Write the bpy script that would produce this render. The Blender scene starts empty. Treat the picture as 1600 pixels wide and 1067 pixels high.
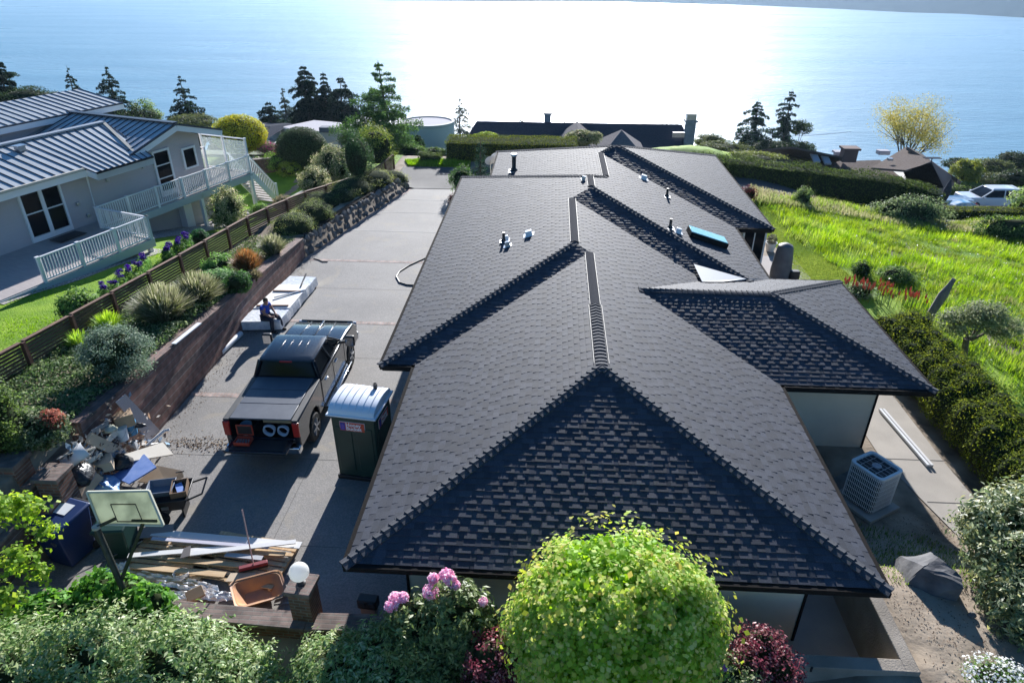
import bpy, bmesh, math, random
import numpy as np
from mathutils import Vector, Matrix
R_=math.radians
# ------------------------------------------------------------------ camera, light, exposure
scene=bpy.context.scene
col=scene.collection
H=11.9; TH=R_(29.25); RO=R_(.3); PSI=R_(3.14); FPX=1067.
F0=np.array([0,math.cos(TH),-math.sin(TH)]); U0=np.array([0,math.sin(TH),math.cos(TH)]); X0=np.array([1.,0,0])
def _rz(v):    # photograph frame -> house frame (x right across the house, y along its long axis)
    return np.array([math.cos(PSI)*v[0]-math.sin(PSI)*v[1], math.sin(PSI)*v[0]+math.cos(PSI)*v[1], v[2]])
CF=_rz(F0); CR=_rz(X0*math.cos(RO)+U0*math.sin(RO)); CU=_rz(-X0*math.sin(RO)+U0*math.cos(RO))
cam_d=bpy.data.cameras.new('camera'); cam=bpy.data.objects.new('camera',cam_d); col.objects.link(cam)
cam_d.lens=24.0; cam_d.sensor_width=36; cam_d.clip_end=20000; cam_d.clip_start=.1
cam.matrix_world=Matrix(((CR[0],CU[0],-CF[0],0),(CR[1],CU[1],-CF[1],0),(CR[2],CU[2],-CF[2],H),(0,0,0,1)))
scene.camera=cam
SUN_EL=R_(19.75); SUN_AZ=R_(2.3)     # azimuth clockwise from +Y
w=bpy.data.worlds.new('World'); scene.world=w; w.use_nodes=True
nt=w.node_tree; bg=nt.nodes['Background']; sky=nt.nodes.new('ShaderNodeTexSky'); sky.sky_type='NISHITA'
sky.sun_disc=False; sky.sun_elevation=SUN_EL; sky.sun_rotation=SUN_AZ; sky.air_density=1.0; sky.dust_density=.15; sky.ozone_density=5.0
hsv=nt.nodes.new('ShaderNodeHueSaturation'); hsv.inputs['Saturation'].default_value=1.15; nt.links.new(sky.outputs[0],hsv.inputs['Color']); nt.links.new(hsv.outputs[0],bg.inputs[0]); bg.inputs[1].default_value=.068
sd=bpy.data.lights.new('sun','SUN'); sd.energy=5.0; sd.angle=R_(.5); sd.color=(1,.978,.96)
so=bpy.data.objects.new('sun',sd); col.objects.link(so)
sdir=Vector((math.sin(SUN_AZ)*math.cos(SUN_EL),math.cos(SUN_AZ)*math.cos(SUN_EL),math.sin(SUN_EL)))
so.rotation_euler=sdir.to_track_quat('Z','Y').to_euler(); so.location=(0,0,60)
scene.view_settings.view_transform='Standard'; scene.view_settings.look='None'; scene.view_settings.gamma=1
scene.view_settings.exposure=1.15
# ------------------------------------------------------------------ surveying helpers
def ray(u,v):
    d=CF+(u-800)/FPX*CR-(v-533.5)/FPX*CU; return d/np.linalg.norm(d)
def P(u,v,z=0):
    d=ray(u,v); k=(z-H)/d[2]; return Vector((d[0]*k,d[1]*k,z))
def proj(p):
    q=np.array([p[0],p[1],p[2]-H]); d=q@CF; return (800+FPX*(q@CR)/d, 533.5-FPX*(q@CU)/d)
def FP(u,v,y):
    d=ray(u,v); k=y/d[1]; return Vector((d[0]*k,y,H+d[2]*k))
def sm(a,b,x):
    t=min(1,max(0,(x-a)/(b-a))); return t*t*(3-2*t)
def xw(y):
    if y<28.4: return -11.05
    if y<39.5: return -11.0+(y-28.4)/11.1*2.7
    return -8.3
def gl(y):
    z=.75+(29-y)*.083
    if y<12.2: z=2.15
    if y>28.5: z=max(z,.85*(1-sm(38,40.5,y)))
    if y>47: z=gfar(y)
    elif y>40.5: z=z*(1-sm(40.5,44,y))
    return z
def gfar(y):
    return max(-112,-(y-47)*.26) if y>47 else 0.
FX=[(5,-14.6),(14,-14.15),(23.2,-13.75),(29.5,-13.55),(34,-12.8),(39,-11.1),(43.5,-10.1)]
def fx(y):
    for (a,p),(b,q) in zip(FX,FX[1:]):
        if y<=b: return p+(q-p)*(y-a)/(b-a)
    return FX[-1][1]
def gl0(y):
    if y<12.2: return 2.15
    if y>47: return gfar(y)
    return (.75+(29-y)*.083)*(1 if y<40.5 else 1-sm(40.5,44,y))
def gz(x,y):
    if x<xw(y):
        if x>fx(y)+.15: return gl(y)
        return gl0(y)-.9*sm(25,36,y)*sm(13.9,16.6,-x)*(1-sm(44,50,y))
    zl=gfar(y); zr=-.09*max(0,y-22)-.2*max(0,y-40)
    zr=max(zr,-112)
    z=zl+(zr-zl)*sm(10.5,24,x)
    if x>6.4 and y<13.5: z+=1.2*(1-sm(9.6,12.6,y))
    elif y<8.05: z+=.2+1.0*sm(2.5,6.2,x)
    elif y<9.0 and x<-1: z+=.2
    return z
def GP(u,v,dz=0):
    d=ray(u,v); k=5.; 
    while k<600:
        p=np.array([0,0,H])+d*k
        if p[2]<gz(p[0],p[1])+dz: break
        k+=.05 if k<70 else .4
    return Vector((p[0],p[1],gz(p[0],p[1])+dz))
def colx(u,y,z=None):
    x=0.
    for _ in range(25):
        zz=gz(x,y) if z is None else z
        uu=proj((x,y,zz))[0]; x+=(u-uu)/FPX*math.hypot(y,H)*.9
    return x
# ------------------------------------------------------------------ scene-graph helpers
def tag(o,label=None,cat=None,group=None,kind=None):
    if label: o['label']=label
    if cat: o['category']=cat
    if group: o['group']=group
    if kind: o['kind']=kind
    return o
def thing(name,label,cat,loc=(0,0,0),rz=0,group=None):
    o=bpy.data.objects.new(name,None); col.objects.link(o); o.empty_display_size=.2
    o.location=loc; o.rotation_euler=(0,0,rz); return tag(o,label,cat,group)
def dup(root,loc,rz=None,label=None,scale=None):
    r=root.copy(); col.objects.link(r); r.location=loc
    if rz is not None: r.rotation_euler=(0,0,rz)
    if label: r['label']=label
    if scale: r.scale=(scale,)*3 if not isinstance(scale,tuple) else scale
    for ch in list(root.children):
        c=ch.copy(); col.objects.link(c); c.parent=r
        for g in list(ch.children):
            d=g.copy(); col.objects.link(d); d.parent=c
    return r
class MB:
    def __init__(s): s.v=[]; s.f=[]
    def add(s,vs,fs):
        n=len(s.v); s.v+= [tuple(x) for x in vs]; s.f+=[tuple(i+n for i in f) for f in fs]; return s
    def box(s,c,d,rz=0,rx=0,ry=0,top=1.0,topy=None):
        topy=top if topy is None else topy
        hx,hy,hz=d[0]/2,d[1]/2,d[2]/2; M=Matrix.Rotation(rz,3,'Z')@Matrix.Rotation(ry,3,'Y')@Matrix.Rotation(rx,3,'X')
        vs=[]
        for z,k,ky in((-hz,1,1),(hz,top,topy)):
            for x,y in((-hx,-hy),(hx,-hy),(hx,hy),(-hx,hy)): vs.append(M@Vector((x*k,y*ky,z))+Vector(c))
        return s.add(vs,[(0,3,2,1),(4,5,6,7),(0,1,5,4),(1,2,6,5),(2,3,7,6),(3,0,4,7)])
    def bar(s,a,b,w,h,up=(0,0,1)):
        a=Vector(a);b=Vector(b);t=(b-a).normalized();u=Vector(up)
        sx=t.cross(u)
        if sx.length<1e-4: sx=t.cross(Vector((1,0,0)))
        sx.normalize(); uz=sx.cross(t)
        vs=[]
        for p in(a,b):
            for i,j in((-1,-1),(1,-1),(1,1),(-1,1)): vs.append(p+sx*i*w/2+uz*j*h/2)
        return s.add(vs,[(0,1,2,3),(7,6,5,4),(0,4,5,1),(1,5,6,2),(2,6,7,3),(3,7,4,0)])
    def tube(s,pts,r,n=8,caps=True):
        pts=[Vector(p) for p in pts]; rs=r if isinstance(r,(list,tuple)) else [r]*len(pts); vs=[]
        ref=Vector((0,0,1))
        for i,p in enumerate(pts):
            t=(pts[min(i+1,len(pts)-1)]-pts[max(i-1,0)]).normalized()
            a=t.cross(ref)
            if a.length<.05: a=t.cross(Vector((1,0,0)))
            a.normalize(); b=t.cross(a)
            for k in range(n): an=2*math.pi*k/n; vs.append(p+(a*math.cos(an)+b*math.sin(an))*rs[i])
        fs=[]
        for i in range(len(pts)-1):
            for k in range(n): fs.append((i*n+k,i*n+(k+1)%n,(i+1)*n+(k+1)%n,(i+1)*n+k))
        if caps: fs.append(tuple(range(n))[::-1]); fs.append(tuple(range((len(pts)-1)*n,len(pts)*n)))
        return s.add(vs,fs)
    def lathe(s,prof,c=(0,0,0),n=20,axis='Z',caps=True):
        vs=[];c=Vector(c)
        for r,z in prof:
            for k in range(n):
                an=2*math.pi*k/n; x,y=r*math.cos(an),r*math.sin(an)
                vs.append(c+(Vector((x,y,z)) if axis=='Z' else Vector((z,x,y)) if axis=='X' else Vector((x,z,y))))
        fs=[(i*n+k,i*n+(k+1)%n,(i+1)*n+(k+1)%n,(i+1)*n+k) for i in range(len(prof)-1) for k in range(n)]
        if caps: fs.append(tuple(range(n))[::-1]); fs.append(tuple(range((len(prof)-1)*n,len(prof)*n)))
        return s.add(vs,fs)
    def prism(s,poly,a,b,axis='X'):   # poly (p,q) swept along axis from a to b
        n=len(poly); vs=[]
        for t in(a,b):
            for p,q in poly: vs.append((t,p,q) if axis=='X' else (p,t,q) if axis=='Y' else (p,q,t))
        fs=[tuple(range(n)),tuple(range(2*n-1,n-1,-1))]+[(i,(i+1)%n+0,(i+1)%n+n,i+n)[::-1] for i in range(n)]
        return s.add(vs,fs)
    def loft(s,rings,caps=True):
        n=len(rings[0]); vs=[p for r in rings for p in r]
        fs=[(i*n+k,i*n+(k+1)%n,(i+1)*n+(k+1)%n,(i+1)*n+k) for i in range(len(rings)-1) for k in range(n)]
        if caps: fs.append(tuple(range(n))[::-1]); fs.append(tuple(range((len(rings)-1)*n,len(rings)*n)))
        return s.add(vs,fs)
    def build(s,name,m,parent=None,smooth=False,bevel=0,seg=2,sub=0):
        me=bpy.data.meshes.new(name); me.from_pydata(s.v,[],s.f); me.validate()
        bm=bmesh.new(); bm.from_mesh(me); bmesh.ops.recalc_face_normals(bm,faces=bm.faces); bm.to_mesh(me); bm.free()
        if m: me.materials.append(m)
        o=bpy.data.objects.new(name,me); col.objects.link(o)
        if parent: o.parent=parent
        if bevel:
            b=o.modifiers.new('bevel','BEVEL'); b.width=bevel; b.segments=seg; b.limit_method='ANGLE'; b.angle_limit=R_(35)
        if sub:
            b=o.modifiers.new('sub','SUBSURF'); b.levels=sub; b.render_levels=sub
        if smooth or bevel:
            for p in me.polygons: p.use_smooth=True
            if not sub:
                try: me.set_sharp_from_angle(angle=R_(40))
                except Exception: pass
        return o
def npmesh(name,V,Fs,m,parent=None,colr=None,nv=4):
    """V (n,3) verts, Fs (k,nv) faces, colr (k,3) per-face colour"""
    me=bpy.data.meshes.new(name); k=len(Fs)
    me.vertices.add(len(V)); me.vertices.foreach_set('co',np.asarray(V,np.float32).ravel())
    me.loops.add(k*nv); me.loops.foreach_set('vertex_index',np.asarray(Fs,np.int32).ravel())
    me.polygons.add(k); me.polygons.foreach_set('loop_start',np.arange(0,k*nv,nv,dtype=np.int32))
    try: me.polygons.foreach_set('loop_total',np.full(k,nv,np.int32))
    except Exception: pass
    me.update(calc_edges=True)
    if colr is not None:
        ca=me.color_attributes.new('Col','FLOAT_COLOR','CORNER')
        c=np.ones((k,nv,4),np.float32); c[:,:,:3]=np.asarray(colr)[:,None,:]; ca.data.foreach_set('color',c.ravel())
    if m: me.materials.append(m)
    o=bpy.data.objects.new(name,me); col.objects.link(o)
    if parent: o.parent=parent
    return o
# ------------------------------------------------------------------ materials
def newmat(name):
    m=bpy.data.materials.new(name); m.use_nodes=True; n=m.node_tree; return m,n,n.nodes['Principled BSDF'],n.nodes.new,n.links.new
def mat(name,c,rough=.6,metal=0,c2=None,scale=3,bump=0,bscale=40,stretch=(1,1,1),spec=.5,coat=0,detail=5,lo=.35,hi=.65,trans=0,alpha=1,emit=None):
    m,n,p,N,L=newmat(name); p.inputs['Base Color'].default_value=(*c,1); p.inputs['Roughness'].default_value=rough
    p.inputs['Metallic'].default_value=metal; p.inputs['Specular IOR Level'].default_value=spec; p.inputs['Coat Weight'].default_value=coat
    if coat: p.inputs['Coat Roughness'].default_value=.04
    if trans: p.inputs['Transmission Weight'].default_value=trans
    if alpha<1: p.inputs['Alpha'].default_value=alpha
    tc=N('ShaderNodeTexCoord'); mp=N('ShaderNodeMapping'); L(tc.outputs['Object'],mp.inputs[0]); mp.inputs['Scale'].default_value=stretch
    if c2:
        t=N('ShaderNodeTexNoise'); t.inputs['Scale'].default_value=scale; t.inputs['Detail'].default_value=detail; L(mp.outputs[0],t.inputs['Vector'])
        r=N('ShaderNodeValToRGB'); r.color_ramp.elements[0].position=lo; r.color_ramp.elements[1].position=hi
        r.color_ramp.elements[0].color=(*c,1); r.color_ramp.elements[1].color=(*c2,1); L(t.outputs[0],r.inputs[0]); L(r.outputs[0],p.inputs['Base Color'])
    if bump:
        t=N('ShaderNodeTexNoise'); t.inputs['Scale'].default_value=bscale; t.inputs['Detail'].default_value=4; L(mp.outputs[0],t.inputs['Vector'])
        b=N('ShaderNodeBump'); b.inputs['Strength'].default_value=bump; b.inputs['Distance'].default_value=.02; L(t.outputs[0],b.inputs['Height']); L(b.outputs[0],p.inputs['Normal'])
    if emit:
        p.inputs['Emission Color'].default_value=(*emit[:3],1); p.inputs['Emission Strength'].default_value=emit[3]
    return m
def leafmat(name,rough=.45,tr=.35,spec=.4):
    m,n,p,N,L=newmat(name); a=N('ShaderNodeVertexColor'); a.layer_name='Col'
    L(a.outputs[0],p.inputs['Base Color']); p.inputs['Roughness'].default_value=rough; p.inputs['Specular IOR Level'].default_value=spec
    t=N('ShaderNodeBsdfTranslucent'); hs=N('ShaderNodeHueSaturation'); hs.inputs['Saturation'].default_value=1.1; hs.inputs['Value'].default_value=1.5; hs.inputs['Hue'].default_value=.485
    L(a.outputs[0],hs.inputs['Color']); L(hs.outputs[0],t.inputs[0])
    mx=N('ShaderNodeMixShader'); mx.inputs[0].default_value=tr; L(p.outputs[0],mx.inputs[1]); L(t.outputs[0],mx.inputs[2])
    L(mx.outputs[0],n.nodes['Material Output'].inputs[0]); return m
LEAF=leafmat('leaf',.6,.4,.18); LEAFG=leafmat('glossy_leaf',.42,.35,.3); NEEDLE=leafmat('needle',.8,.4,.06); GRASS=leafmat('grass_blade',.5,.5,.3); PETAL=leafmat('petal',.6,.4,.2)
BARK=mat('bark',(.09,.065,.045),.9,c2=(.16,.12,.09),scale=8,bump=.6,bscale=30)
WHITE=mat('white_paint',(.75,.76,.77),.45,c2=(.66,.67,.68),scale=2)
BLACK=mat('black_plastic',(.018,.018,.02),.5)
DARKGLASS=mat('dark_glass',(.006,.008,.011),.06,spec=.14)
METAL=mat('galvanised_metal',(.55,.57,.6),.35,.9,c2=(.42,.44,.47),scale=5)
SOIL=mat('soil',(.14,.11,.085),.95,c2=(.26,.215,.17),scale=1.3,bump=1,bscale=14,detail=9)
CONC=mat('concrete',(.30,.29,.27),.85,c2=(.40,.385,.36),scale=.9,bump=.3,bscale=60,detail=9)
# ------------------------------------------------------------------ foliage generators
def fpix(V,n,seed): return np.random.default_rng(seed)
def leaves(rng,pos,nrm,size,aspect=.5,jit=.6,fold=0,up=.0):
    """one bent rhombus (2 quads->4 verts quad) per position"""
    n=len(pos); d=nrm+rng.normal(0,jit,(n,3)); d[:,2]+=up; d/=np.linalg.norm(d,axis=1)[:,None]+1e-9
    r=rng.normal(0,1,(n,3)); t=np.cross(d,r); t/=np.linalg.norm(t,axis=1)[:,None]+1e-9; b=np.cross(d,t)
    s=size*rng.uniform(.65,1.3,n)[:,None]
    V=np.stack([pos-t*s*.5, pos+b*s*aspect*.5+d*s*fold, pos+t*s*.5, pos-b*s*aspect*.5+d*s*fold],1).reshape(-1,3)
    Fc=np.arange(4*n).reshape(n,4); return V,Fc
def lcol(rng,n,cols,var=.18,wts=None):
    cols=np.array(cols); i=rng.choice(len(cols),n,p=wts); c=cols[i]*rng.uniform(1-var,1+var,(n,1)); return np.clip(c,0,1)
def blobpts(rng,blobs,n,shell=.35,noise=.12,clump=0):
    """points near the surfaces of ellipsoids (cx,cy,cz,rx,ry,rz)"""
    B=np.array(blobs,float); wts=(B[:,3]*B[:,4]+B[:,3]*B[:,5]+B[:,4]*B[:,5]); wts/=wts.sum(); i=rng.choice(len(B),n,p=wts)
    d=rng.normal(0,1,(n,3)); d/=np.linalg.norm(d,axis=1)[:,None]
    if clump:
        cd=rng.normal(0,1,(clump,3)); cd/=np.linalg.norm(cd,axis=1)[:,None]; j=rng.integers(0,clump,n); d=cd[j]+rng.normal(0,.9/math.sqrt(clump)*1.25,(n,3)); d/=np.linalg.norm(d,axis=1)[:,None]
        bump=rng.uniform(.84,1.12,clump)[j]
    else: bump=1
    k=(1-shell*rng.random(n)**2)*(1+rng.normal(0,noise*.5,n))*bump
    pos=B[i,:3]+d*B[i,3:]*k[:,None]; nr=d/B[i,3:]; nr/=np.linalg.norm(nr,axis=1)[:,None]
    return pos,nr
def crown(name,parent,blobs,n,size,cols,m=None,seed=1,aspect=.55,jit=.6,shell=.4,noise=.12,clump=0,var=.2,wts=None,up=.2,zmin=None):
    rng=np.random.default_rng(seed); pos,nr=blobpts(rng,blobs,n,shell,noise,clump)
    if zmin is not None:
        k=pos[:,2]>zmin; pos=pos[k]; nr=nr[k]
    V,Fc=leaves(rng,pos,nr,size,aspect,jit,.06,up)
    return npmesh(name,V,Fc,m or LEAF,parent,lcol(rng,len(pos),cols,var,wts))
def core(name,parent,blobs,k=.72,m=None):  # solid dark filler added inside the leaves for self-shading
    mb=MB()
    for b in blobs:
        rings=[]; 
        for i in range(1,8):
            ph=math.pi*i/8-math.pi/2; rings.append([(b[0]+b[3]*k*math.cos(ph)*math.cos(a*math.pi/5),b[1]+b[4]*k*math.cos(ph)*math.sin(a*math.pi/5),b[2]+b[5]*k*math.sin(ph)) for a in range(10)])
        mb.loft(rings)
    return mb.build(name,m or COREM,parent,smooth=True)
COREM=mat('dark_core',(.018,.028,.012),1,c2=(.035,.045,.02),scale=12,spec=.05)  # dark green-black: the shaded depth of the foliage put into the colour
GREENS=dict(dark=[(.02,.05,.018),(.03,.07,.025),(.045,.085,.03)],mid=[(.05,.11,.03),(.075,.15,.04),(.1,.17,.05)],
 lime=[(.28,.42,.05),(.36,.48,.07),(.45,.52,.09),(.2,.35,.05)],rhod=[(.05,.1,.04),(.09,.15,.06),(.14,.19,.09),(.2,.23,.12)],
 olive=[(.09,.12,.04),(.14,.16,.06),(.18,.19,.08)],gold=[(.32,.36,.05),(.4,.4,.06),(.22,.3,.05)],silver=[(.13,.18,.13),(.2,.25,.19),(.09,.13,.09)])
def shrub(name,label,loc,blobs,n,size,cols,group=None,seed=1,m=None,cat='shrub',corek=.68,**kw):
    t=thing(name,label,cat,loc,0,group)
    crown('foliage',t,blobs,n,size,cols,m,seed,**kw)
    core('dark_core',t,blobs,corek)
    return t
def tubemesh(mb,a,b,r0,r1,n=6): mb.tube([a,b],[r0,r1],n)
def conifer(label,x,y,h,r,seed,cols,dens=1.0,z=None,bare=.08,gap=0,droop=.35,group='conifers on the slope towards the water',needle=.1,name='conifer_tree',cat='conifer'):
    rng=np.random.default_rng(seed); z=gz(x,y)-.1 if z is None else z
    t=thing(name,label,cat,(x,y,z),0,group)
    MB().tube([(0,0,0),(rng.normal(0,.02)*h,rng.normal(0,.02)*h,h*.5),(0,0,h)],[h*.02+.04,h*.012+.02,.012],7).build('trunk',BARK,t,smooth=True)
    pos=[];dirs=[];bm=MB(); nl=int(h*1.7)+7
    for i in range(nl):
        f=bare+(1-bare)*(i+rng.uniform(-.3,.3))/nl; f=min(.985,max(bare,f)); L=r*(1-f)**.75*rng.uniform(.7,1.12)+.06
        nb=max(3,int(6*(1-f)+3)); a0=rng.uniform(0,6.3)
        for k in range(nb):
            if gap and rng.random()<gap: continue
            a=a0+6.283*k/nb+rng.normal(0,.25); l=L*rng.uniform(.65,1.12); d=np.array([math.cos(a),math.sin(a),0])
            base=np.array([0,0,f*h]); sg=max(3,int(l/.25)+2)
            pts=[base+d*l*s+np.array([0,0,1])*(.18*l*s-droop*l*s*s) for s in np.linspace(0,1,sg)]
            if l>.5: bm.tube([Vector(pts[0]),Vector(pts[sg//2]),Vector(pts[-1])],[.012+l*.008,.012,.005],4,False)
            m=int(max(8,l*38*dens)); s=rng.random(m)**.7; q=base+d*(l*s)[:,None]+np.array([0,0,1])*(.18*l*s-droop*l*s*s)[:,None]
            side=np.array([-d[1],d[0],0]); wv=(1-.7*s)*l*.17
            q=q+side*(rng.normal(0,1,m)*wv)[:,None]+np.array([0,0,1])*(rng.normal(-.02,.035+.04*l,m))[:,None]
            pos.append(q); dirs.append(np.tile(d*.3+np.array([0,0,.8]),(m,1)))
    pos=np.concatenate(pos);dirs=np.concatenate(dirs)
    V,Fc=leaves(rng,pos,dirs,needle*(1+h*.04)*1.5,.42,.5,.05); npmesh('foliage',V,Fc,NEEDLE,t,lcol(rng,len(pos),cols,.25))
    if bm.v: bm.build('branch',BARK,t)
    return t
def broadleaf(label,x,y,h,r,seed,cols,n,size,z=None,name='broadleaf_tree',cat='tree',trunk=.35,m=None,blobs=None,limbs=6,group=None,zs=.8,tr=.09,aspect=.6,shell=.7):
    rng=np.random.default_rng(seed); z=gz(x,y)-.05 if z is None else z
    t=thing(name,label,cat,(x,y,z),0,group); mb=MB()
    mb.tube([(0,0,0),(.05*h*rng.normal(),.03*h*rng.normal(),h*trunk)],[tr*1.25,tr],8); mb.build('trunk',BARK,t,smooth=True)
    if blobs is None:
        blobs=[]
        for i in range(limbs):
            a=6.283*i/limbs+rng.normal(0,.3); rr=r*rng.uniform(.35,.62); blobs.append((math.cos(a)*rr,math.sin(a)*rr,h*(trunk+(1-trunk)*rng.uniform(.35,.68)),r*.5,r*.5,r*.42*zs))
        blobs.append((0,0,h-r*.45*zs,r*.55,r*.55,r*.45*zs))
    lm=MB()
    for b in blobs:
        e=Vector(b[:3]); s=Vector((0,0,h*trunk*.9)); mid=(s+e)/2+Vector((rng.normal(0,.05),rng.normal(0,.05),.05))*r
        lm.tube([s,mid,e],[tr*.7,tr*.4,tr*.15],6)
        for q in range(4):
            e2=e+Vector(np.clip(rng.normal(0,.4,3),-.7,.7)*np.array(b[3:])); lm.tube([mid,e2],[tr*.25,tr*.08],4)
    lm.build('limb',BARK,t,smooth=True)
    crown('crown',t,blobs,n,size,cols,m,seed,aspect=aspect,shell=shell,noise=.2,clump=26)
    return t
# ------------------------------------------------------------------ ground, water, far shore
def axis_pts(segs):
    out=[]
    for a,b,s in segs:
        k=max(1,int(round((b-a)/s))); out+= [a+(b-a)*i/k for i in range(k)]
    out.append(segs[-1][1]); return out
def sheet(name,xs,ys,fn,m,kind='structure',xf=None,mask=None,uv=None):
    V=[];nx=len(xs)
    for y in ys:
        for x in xs:
            X=xf(x,y) if xf else x; V.append((X,y,fn(X,y)))
    Fc=[]
    for j in range(len(ys)-1):
        for i in range(nx-1):
            if mask:
                cx=(V[j*nx+i][0]+V[(j+1)*nx+i+1][0])/2; cy=(ys[j]+ys[j+1])/2
                if not mask(cx,cy): continue
            Fc.append((j*nx+i,j*nx+i+1,(j+1)*nx+i+1,(j+1)*nx+i))
    o=npmesh(name,V,Fc,m)
    for p in o.data.polygons: p.use_smooth=True
    return tag(o,kind=kind)
def nz(x,y,s=1.):   # cheap smooth noise
    return (math.sin(x*1.3*s+1.7*math.sin(y*.9*s))+math.sin(y*1.7*s+1.3*math.sin(x*1.1*s+2))+math.sin((x+y)*.73*s+.5))/3
YS=axis_pts([(-12,2,2),(2,7.9,.4),(7.9,8.1,.1),(8.1,14,.35),(14,48,.7),(48,90,3),(90,225,9),(225,500,25)])
def gfn(x,y):
    z=gz(x,y)
    if x>6.6 and y<12: z+=.05*nz(x,y,2.2)+.02*nz(x,y,7)
    return z
GROUNDM=mat('dry_soil',(.12,.09,.062),.95,c2=(.35,.285,.215),scale=1.1,bump=1,bscale=7,detail=13,lo=.3,hi=.62)
ALLX=axis_pts([(-400,-40,15),(-40,-11.35,1.2),(-11.35,-11.05,.3),(-11.05,6.36,.8),(6.36,6.58,.22),(6.58,25,.6),(25,160,5),(160,420,20)])
def gx(x,y):
    if x<=-11.05: return x+(xw(y)+11.05) - (0.0 if x<-11.2 else 0)
    if x<=6.37: 
        t=(x+11.05)/(6.36+11.05); return xw(y)+1e-3+(6.36-xw(y))*t
    return x
def gfn2(x,y):
    return gfn(x,y)
sheet('ground',ALLX,YS,gfn2,GROUNDM,xf=gx)
# lawn of the neighbour plot, and planting bed under it
lawnm,ln,lp,N,L=newmat('mown_lawn'); 
tc=N('ShaderNodeTexCoord'); t1=N('ShaderNodeTexNoise'); t1.inputs['Scale'].default_value=.55; t1.inputs['Detail'].default_value=6; L(tc.outputs['Object'],t1.inputs[0])
t2=N('ShaderNodeTexNoise'); t2.inputs['Scale'].default_value=22; t2.inputs['Detail'].default_value=6; L(tc.outputs['Object'],t2.inputs[0])
mx=N('ShaderNodeMath'); mx.operation='MULTIPLY_ADD'; mx.inputs[1].default_value=.5; L(t2.outputs[0],mx.inputs[0]); L(t1.outputs[0],mx.inputs[2])
r=N('ShaderNodeValToRGB'); e=r.color_ramp.elements; e[0].position=.55; e[0].color=(.11,.23,.018,1); e[1].position=.95; e[1].color=(.29,.42,.04,1); L(mx.outputs[0],r.inputs[0]); L(r.outputs[0],lp.inputs[0])  # yellowed greens hold the glow of low sun through the grass
lp.inputs['Roughness'].default_value=.8; lp.inputs['Specular IOR Level'].default_value=.15
b=N('ShaderNodeBump'); b.inputs['Strength'].default_value=.9; b.inputs['Distance'].default_value=.05; L(t2.outputs[0],b.inputs['Height']); L(b.outputs[0],lp.inputs['Normal'])
sheet('lawn',axis_pts([(-42,-26,2),(-26,0,.8)]),axis_pts([(4,48,.8)]),lambda x,y:gz(x,y)+.03,lawnm,xf=lambda x,y: fx(y)-.1+x)
# front grass verge and right-hand meadow ground
sheet('meadow_ground',axis_pts([(11.5,60,1)]),axis_pts([(6,39.2,.8)]),lambda x,y:gz(x,y)+.02+(.05*nz(x,y,.8) if x>16 else 0),lawnm,mask=lambda x,y: x>12.9 or y>27.5)
# far slope ground cover
SLOPEM=mat('slope_growth',(.03,.055,.02),.9,c2=(.07,.1,.035),scale=.4,bump=1,bscale=3)
sheet('hillside',axis_pts([(-400,-150,25),(-150,160,6),(160,420,26)]),axis_pts([(47.5,90,3),(90,225,9),(225,500,25)]),lambda x,y:gz(x,y)+.15,SLOPEM)
# water
wm,wn,wp,N,L=newmat('sea_water'); wp.inputs['Base Color'].default_value=(.09,.25,.37,1); wp.inputs['Roughness'].default_value=.3; wp.inputs['IOR'].default_value=1.33; wp.inputs['Specular IOR Level'].default_value=.17; wp.inputs['Coat Weight'].default_value=.55; wp.inputs['Coat Roughness'].default_value=.62; wp.inputs['Coat IOR'].default_value=1.25
tc=N('ShaderNodeTexCoord'); mp=N('ShaderNodeMapping'); mp.inputs['Scale'].default_value=(.07,.22,.2); L(tc.outputs['Object'],mp.inputs[0])
t=N('ShaderNodeTexNoise'); t.inputs['Scale'].default_value=.9; t.inputs['Detail'].default_value=9; t.inputs['Roughness'].default_value=.62; L(mp.outputs[0],t.inputs[0])
mp2=N('ShaderNodeMapping'); mp2.inputs['Scale'].default_value=(.003,.013,.02); L(tc.outputs['Object'],mp2.inputs[0])
tb=N('ShaderNodeTexNoise'); tb.inputs['Scale'].default_value=1; tb.inputs['Detail'].default_value=5; L(mp2.outputs[0],tb.inputs[0])
ad=N('ShaderNodeMath'); ad.operation='MULTIPLY_ADD'; ad.inputs[1].default_value=2.; L(tb.outputs[0],ad.inputs[0]); L(t.outputs[0],ad.inputs[2])
b=N('ShaderNodeBump'); b.inputs['Strength'].default_value=1; b.inputs['Distance'].default_value=1.6; L(ad.outputs[0],b.inputs['Height']); L(b.outputs[0],wp.inputs['Normal'])
r=N('ShaderNodeMapRange'); r.inputs[1].default_value=.35; r.inputs[2].default_value=.65; r.inputs[3].default_value=.27; r.inputs[4].default_value=.4; L(tb.outputs[0],r.inputs[0]); L(r.outputs[0],wp.inputs['Roughness'])
sheet('water',axis_pts([(-4500,4500,450)]),axis_pts([(400,9000,430)]),lambda x,y:-110.,wm)
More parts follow.
